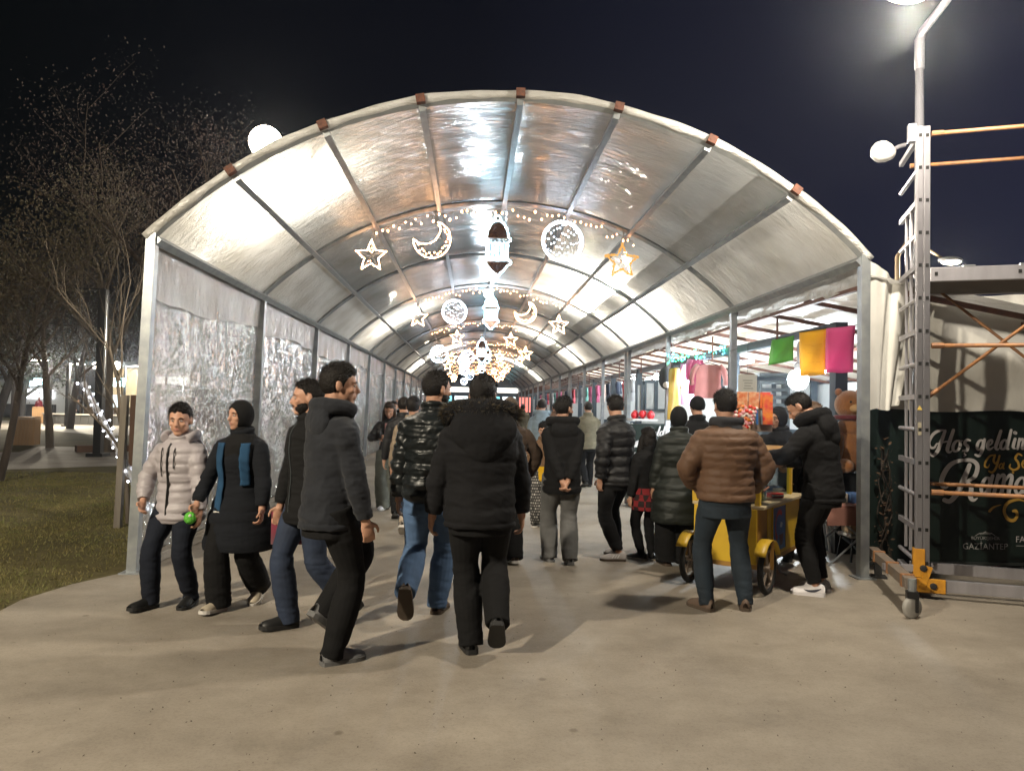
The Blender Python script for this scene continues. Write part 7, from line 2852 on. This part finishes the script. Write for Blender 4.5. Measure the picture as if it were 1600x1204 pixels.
# table beside the cart with goods under and on it
tb = aty(1322, 798, 7.55)
t = thing('folding_table', 'small folding table with dusky pink cloth edge behind the man in white sneakers', 'table', (tb.x, tb.y, 0), R(4))
TZ_ = 0.62
MB().box((0.1, 0.1, TZ_ - 0.015), (0.85, 0.6, 0.03)).build('tabletop', mat('dusky pink cloth', (0.28, 0.13, 0.10), 0.8), t, bevel=0.005)
MB().box((0.1, -0.205, TZ_ - 0.11), (0.86, 0.012, 0.18)).build('cloth_edge', mat('dusky pink cloth', (0.28, 0.13, 0.10), 0.8), t)
for (a, b) in (((-0.28, -0.14, 0), (0.42, -0.14, TZ_ - 0.04)), ((0.42, -0.14, 0), (-0.28, -0.14, TZ_ - 0.04)), ((-0.28, 0.34, 0), (0.42, 0.34, TZ_ - 0.04)), ((0.42, 0.34, 0), (-0.28, 0.34, TZ_ - 0.04))):
    MB().tube([a, b], 0.011, 8).build('leg', STEEL, t)
for k, (dx, dz, c) in enumerate(((-0.05, 0.0, (0.55, 0.5, 0.45)), (0.12, 0.0, (0.1, 0.2, 0.45)), (0.28, 0.0, (0.35, 0.33, 0.3)))):
    o = MB().box((0, 0, 0.05), (0.14, 0.2, 0.10)).build('goods_box', mat('table goods %d' % k, c, 0.5), None, bevel=0.004)
    o.location = (tb.x + dx, tb.y + 0.1, TZ_ + 0.001)
    tag(o, '%s box lying on the folding table' % ('cream', 'blue', 'grey')[k], 'box')
t = thing('stool', 'low white stool with dark legs under the folding table', 'stool', (tb.x + 0.22, tb.y + 0.15, 0))
MB().box((0, 0, 0.27), (0.32, 0.30, 0.035)).build('seat', SOLEW, t, bevel=0.01)
MB().box((0, 0, 0.36), (0.28, 0.24, 0.14)).build('folded_goods', mat('tan goods', (0.35, 0.25, 0.16), 0.8), t, bevel=0.02)
for (x, y) in ((-.13, -.12), (.13, -.12), (-.13, .12), (.13, .12)):
    MB().bar((x * 1.25, y * 1.2, 0), (x, y, 0.255), 0.018).build('leg', BLACK, t)
t = thing('wire_chair', 'folded chair with pale bars leaning behind the folding table', 'chair', (tb.x + 0.25, tb.y + 0.55, 0), R(10))
for dx in (-0.16, 0.16):
    MB().tube([(dx, 0.0, 0), (dx, 0.12, 0.55), (dx, 0.20, 1.15)], 0.012, 8).build('side_tube', SOLEW, t)
for k in range(4):
    MB().tube([(-0.16, 0.135 + 0.02 * k, 0.62 + 0.15 * k), (0.16, 0.135 + 0.02 * k, 0.62 + 0.15 * k)], 0.010, 8).build('bar', SOLEW, t)
MB().box((0, 0.0, 0.45), (0.32, 0.30, 0.02), M=Matrix.Rotation(R(8), 3, 'X')).build('seat', BLACK, t)

# big brown plush bear by the post
PLUSH = mat('orange brown plush', (0.30, 0.115, 0.025), 0.95, sheen=0.5, bump=((120, 120, 120), 0.9, 0.012), var=(14, (0.22, 0.08, 0.02), 6))
pp = aty(1326, 690, 8.15)
t = thing('plush_bear', 'large orange brown plush bear with dark red neck band beside the tunnel post', 'plush toy', (pp.x, pp.y, 0))
MB().box((0, 0.05, 0.45), (0.46, 0.4, 0.90)).build('plinth', BLACK, t)
mb = MB()
mb.ell((0, 0, 1.16), (0.20, 0.18, 0.27), 20, 14)
mb.ell((0, -0.03, 1.40), (0.15, 0.13, 0.12), 18, 12)
for sx in (-1, 1):
    mb.ell((sx * 0.17, -0.07, 1.15), (0.07, 0.08, 0.19), 14, 10, M=Matrix.Rotation(R(-sx * 14), 3, 'Y'))
    mb.ell((sx * 0.13, -0.17, 0.98), (0.08, 0.15, 0.08), 14, 10)
mb.build('body', PLUSH, t, True)
mb = MB()
mb.ell((0, -0.02, 1.66), (0.165, 0.15, 0.165), 20, 14)
for sx in (-1, 1):
    mb.ell((sx * 0.12, 0.0, 1.80), (0.045, 0.03, 0.045), 10, 8)
hd = mb.build('head', PLUSH, t, True)
MB().ell((0, -0.15, 1.62), (0.07, 0.06, 0.05), 12, 8).build('muzzle', mat('pale plush', (0.45, 0.28, 0.13), 0.95), hd, True)
for sx in (-1, 1):
    MB().ell((sx * 0.06, -0.158, 1.69), (0.014, 0.012, 0.014), 8, 6).build('eye', BLACK, hd, True)
MB().tube([(0.152 * math.cos(2 * math.pi * i / 24), -0.02 + 0.135 * math.sin(2 * math.pi * i / 24), 1.515) for i in range(24)], 0.028, 8, closed=True).build('red_band', cloth('dark red band', (0.12, 0.012, 0.018)), t, True)

for o in list(bpy.data.objects):
    if o.type == 'MESH' and o.parent is not None and o.name.split('.')[0] in ('filler_bulbs',):
        o['kind'] = 'stuff'

# ------------------------------------------------------------------ thin air volume, added to stand in for lens glare round the lamps
hz = MB().box((0, 170, 11), (620, 500, 24)).build('glare_haze', None)
HM_ = bpy.data.materials.new('night haze')
HM_.use_nodes = True
t = HM_.node_tree
t.nodes.clear()
o_ = t.nodes.new('ShaderNodeOutputMaterial')
v_ = t.nodes.new('ShaderNodeVolumePrincipled')
v_.inputs['Color'].default_value = (0.80, 0.86, 1.0, 1)
v_.inputs['Density'].default_value = 0.0009
v_.inputs['Anisotropy'].default_value = 0.9
t.links.new(v_.outputs[0], o_.inputs['Volume'])
hz.data.materials.clear()
hz.data.materials.append(HM_)
tag(hz, kind='stuff')
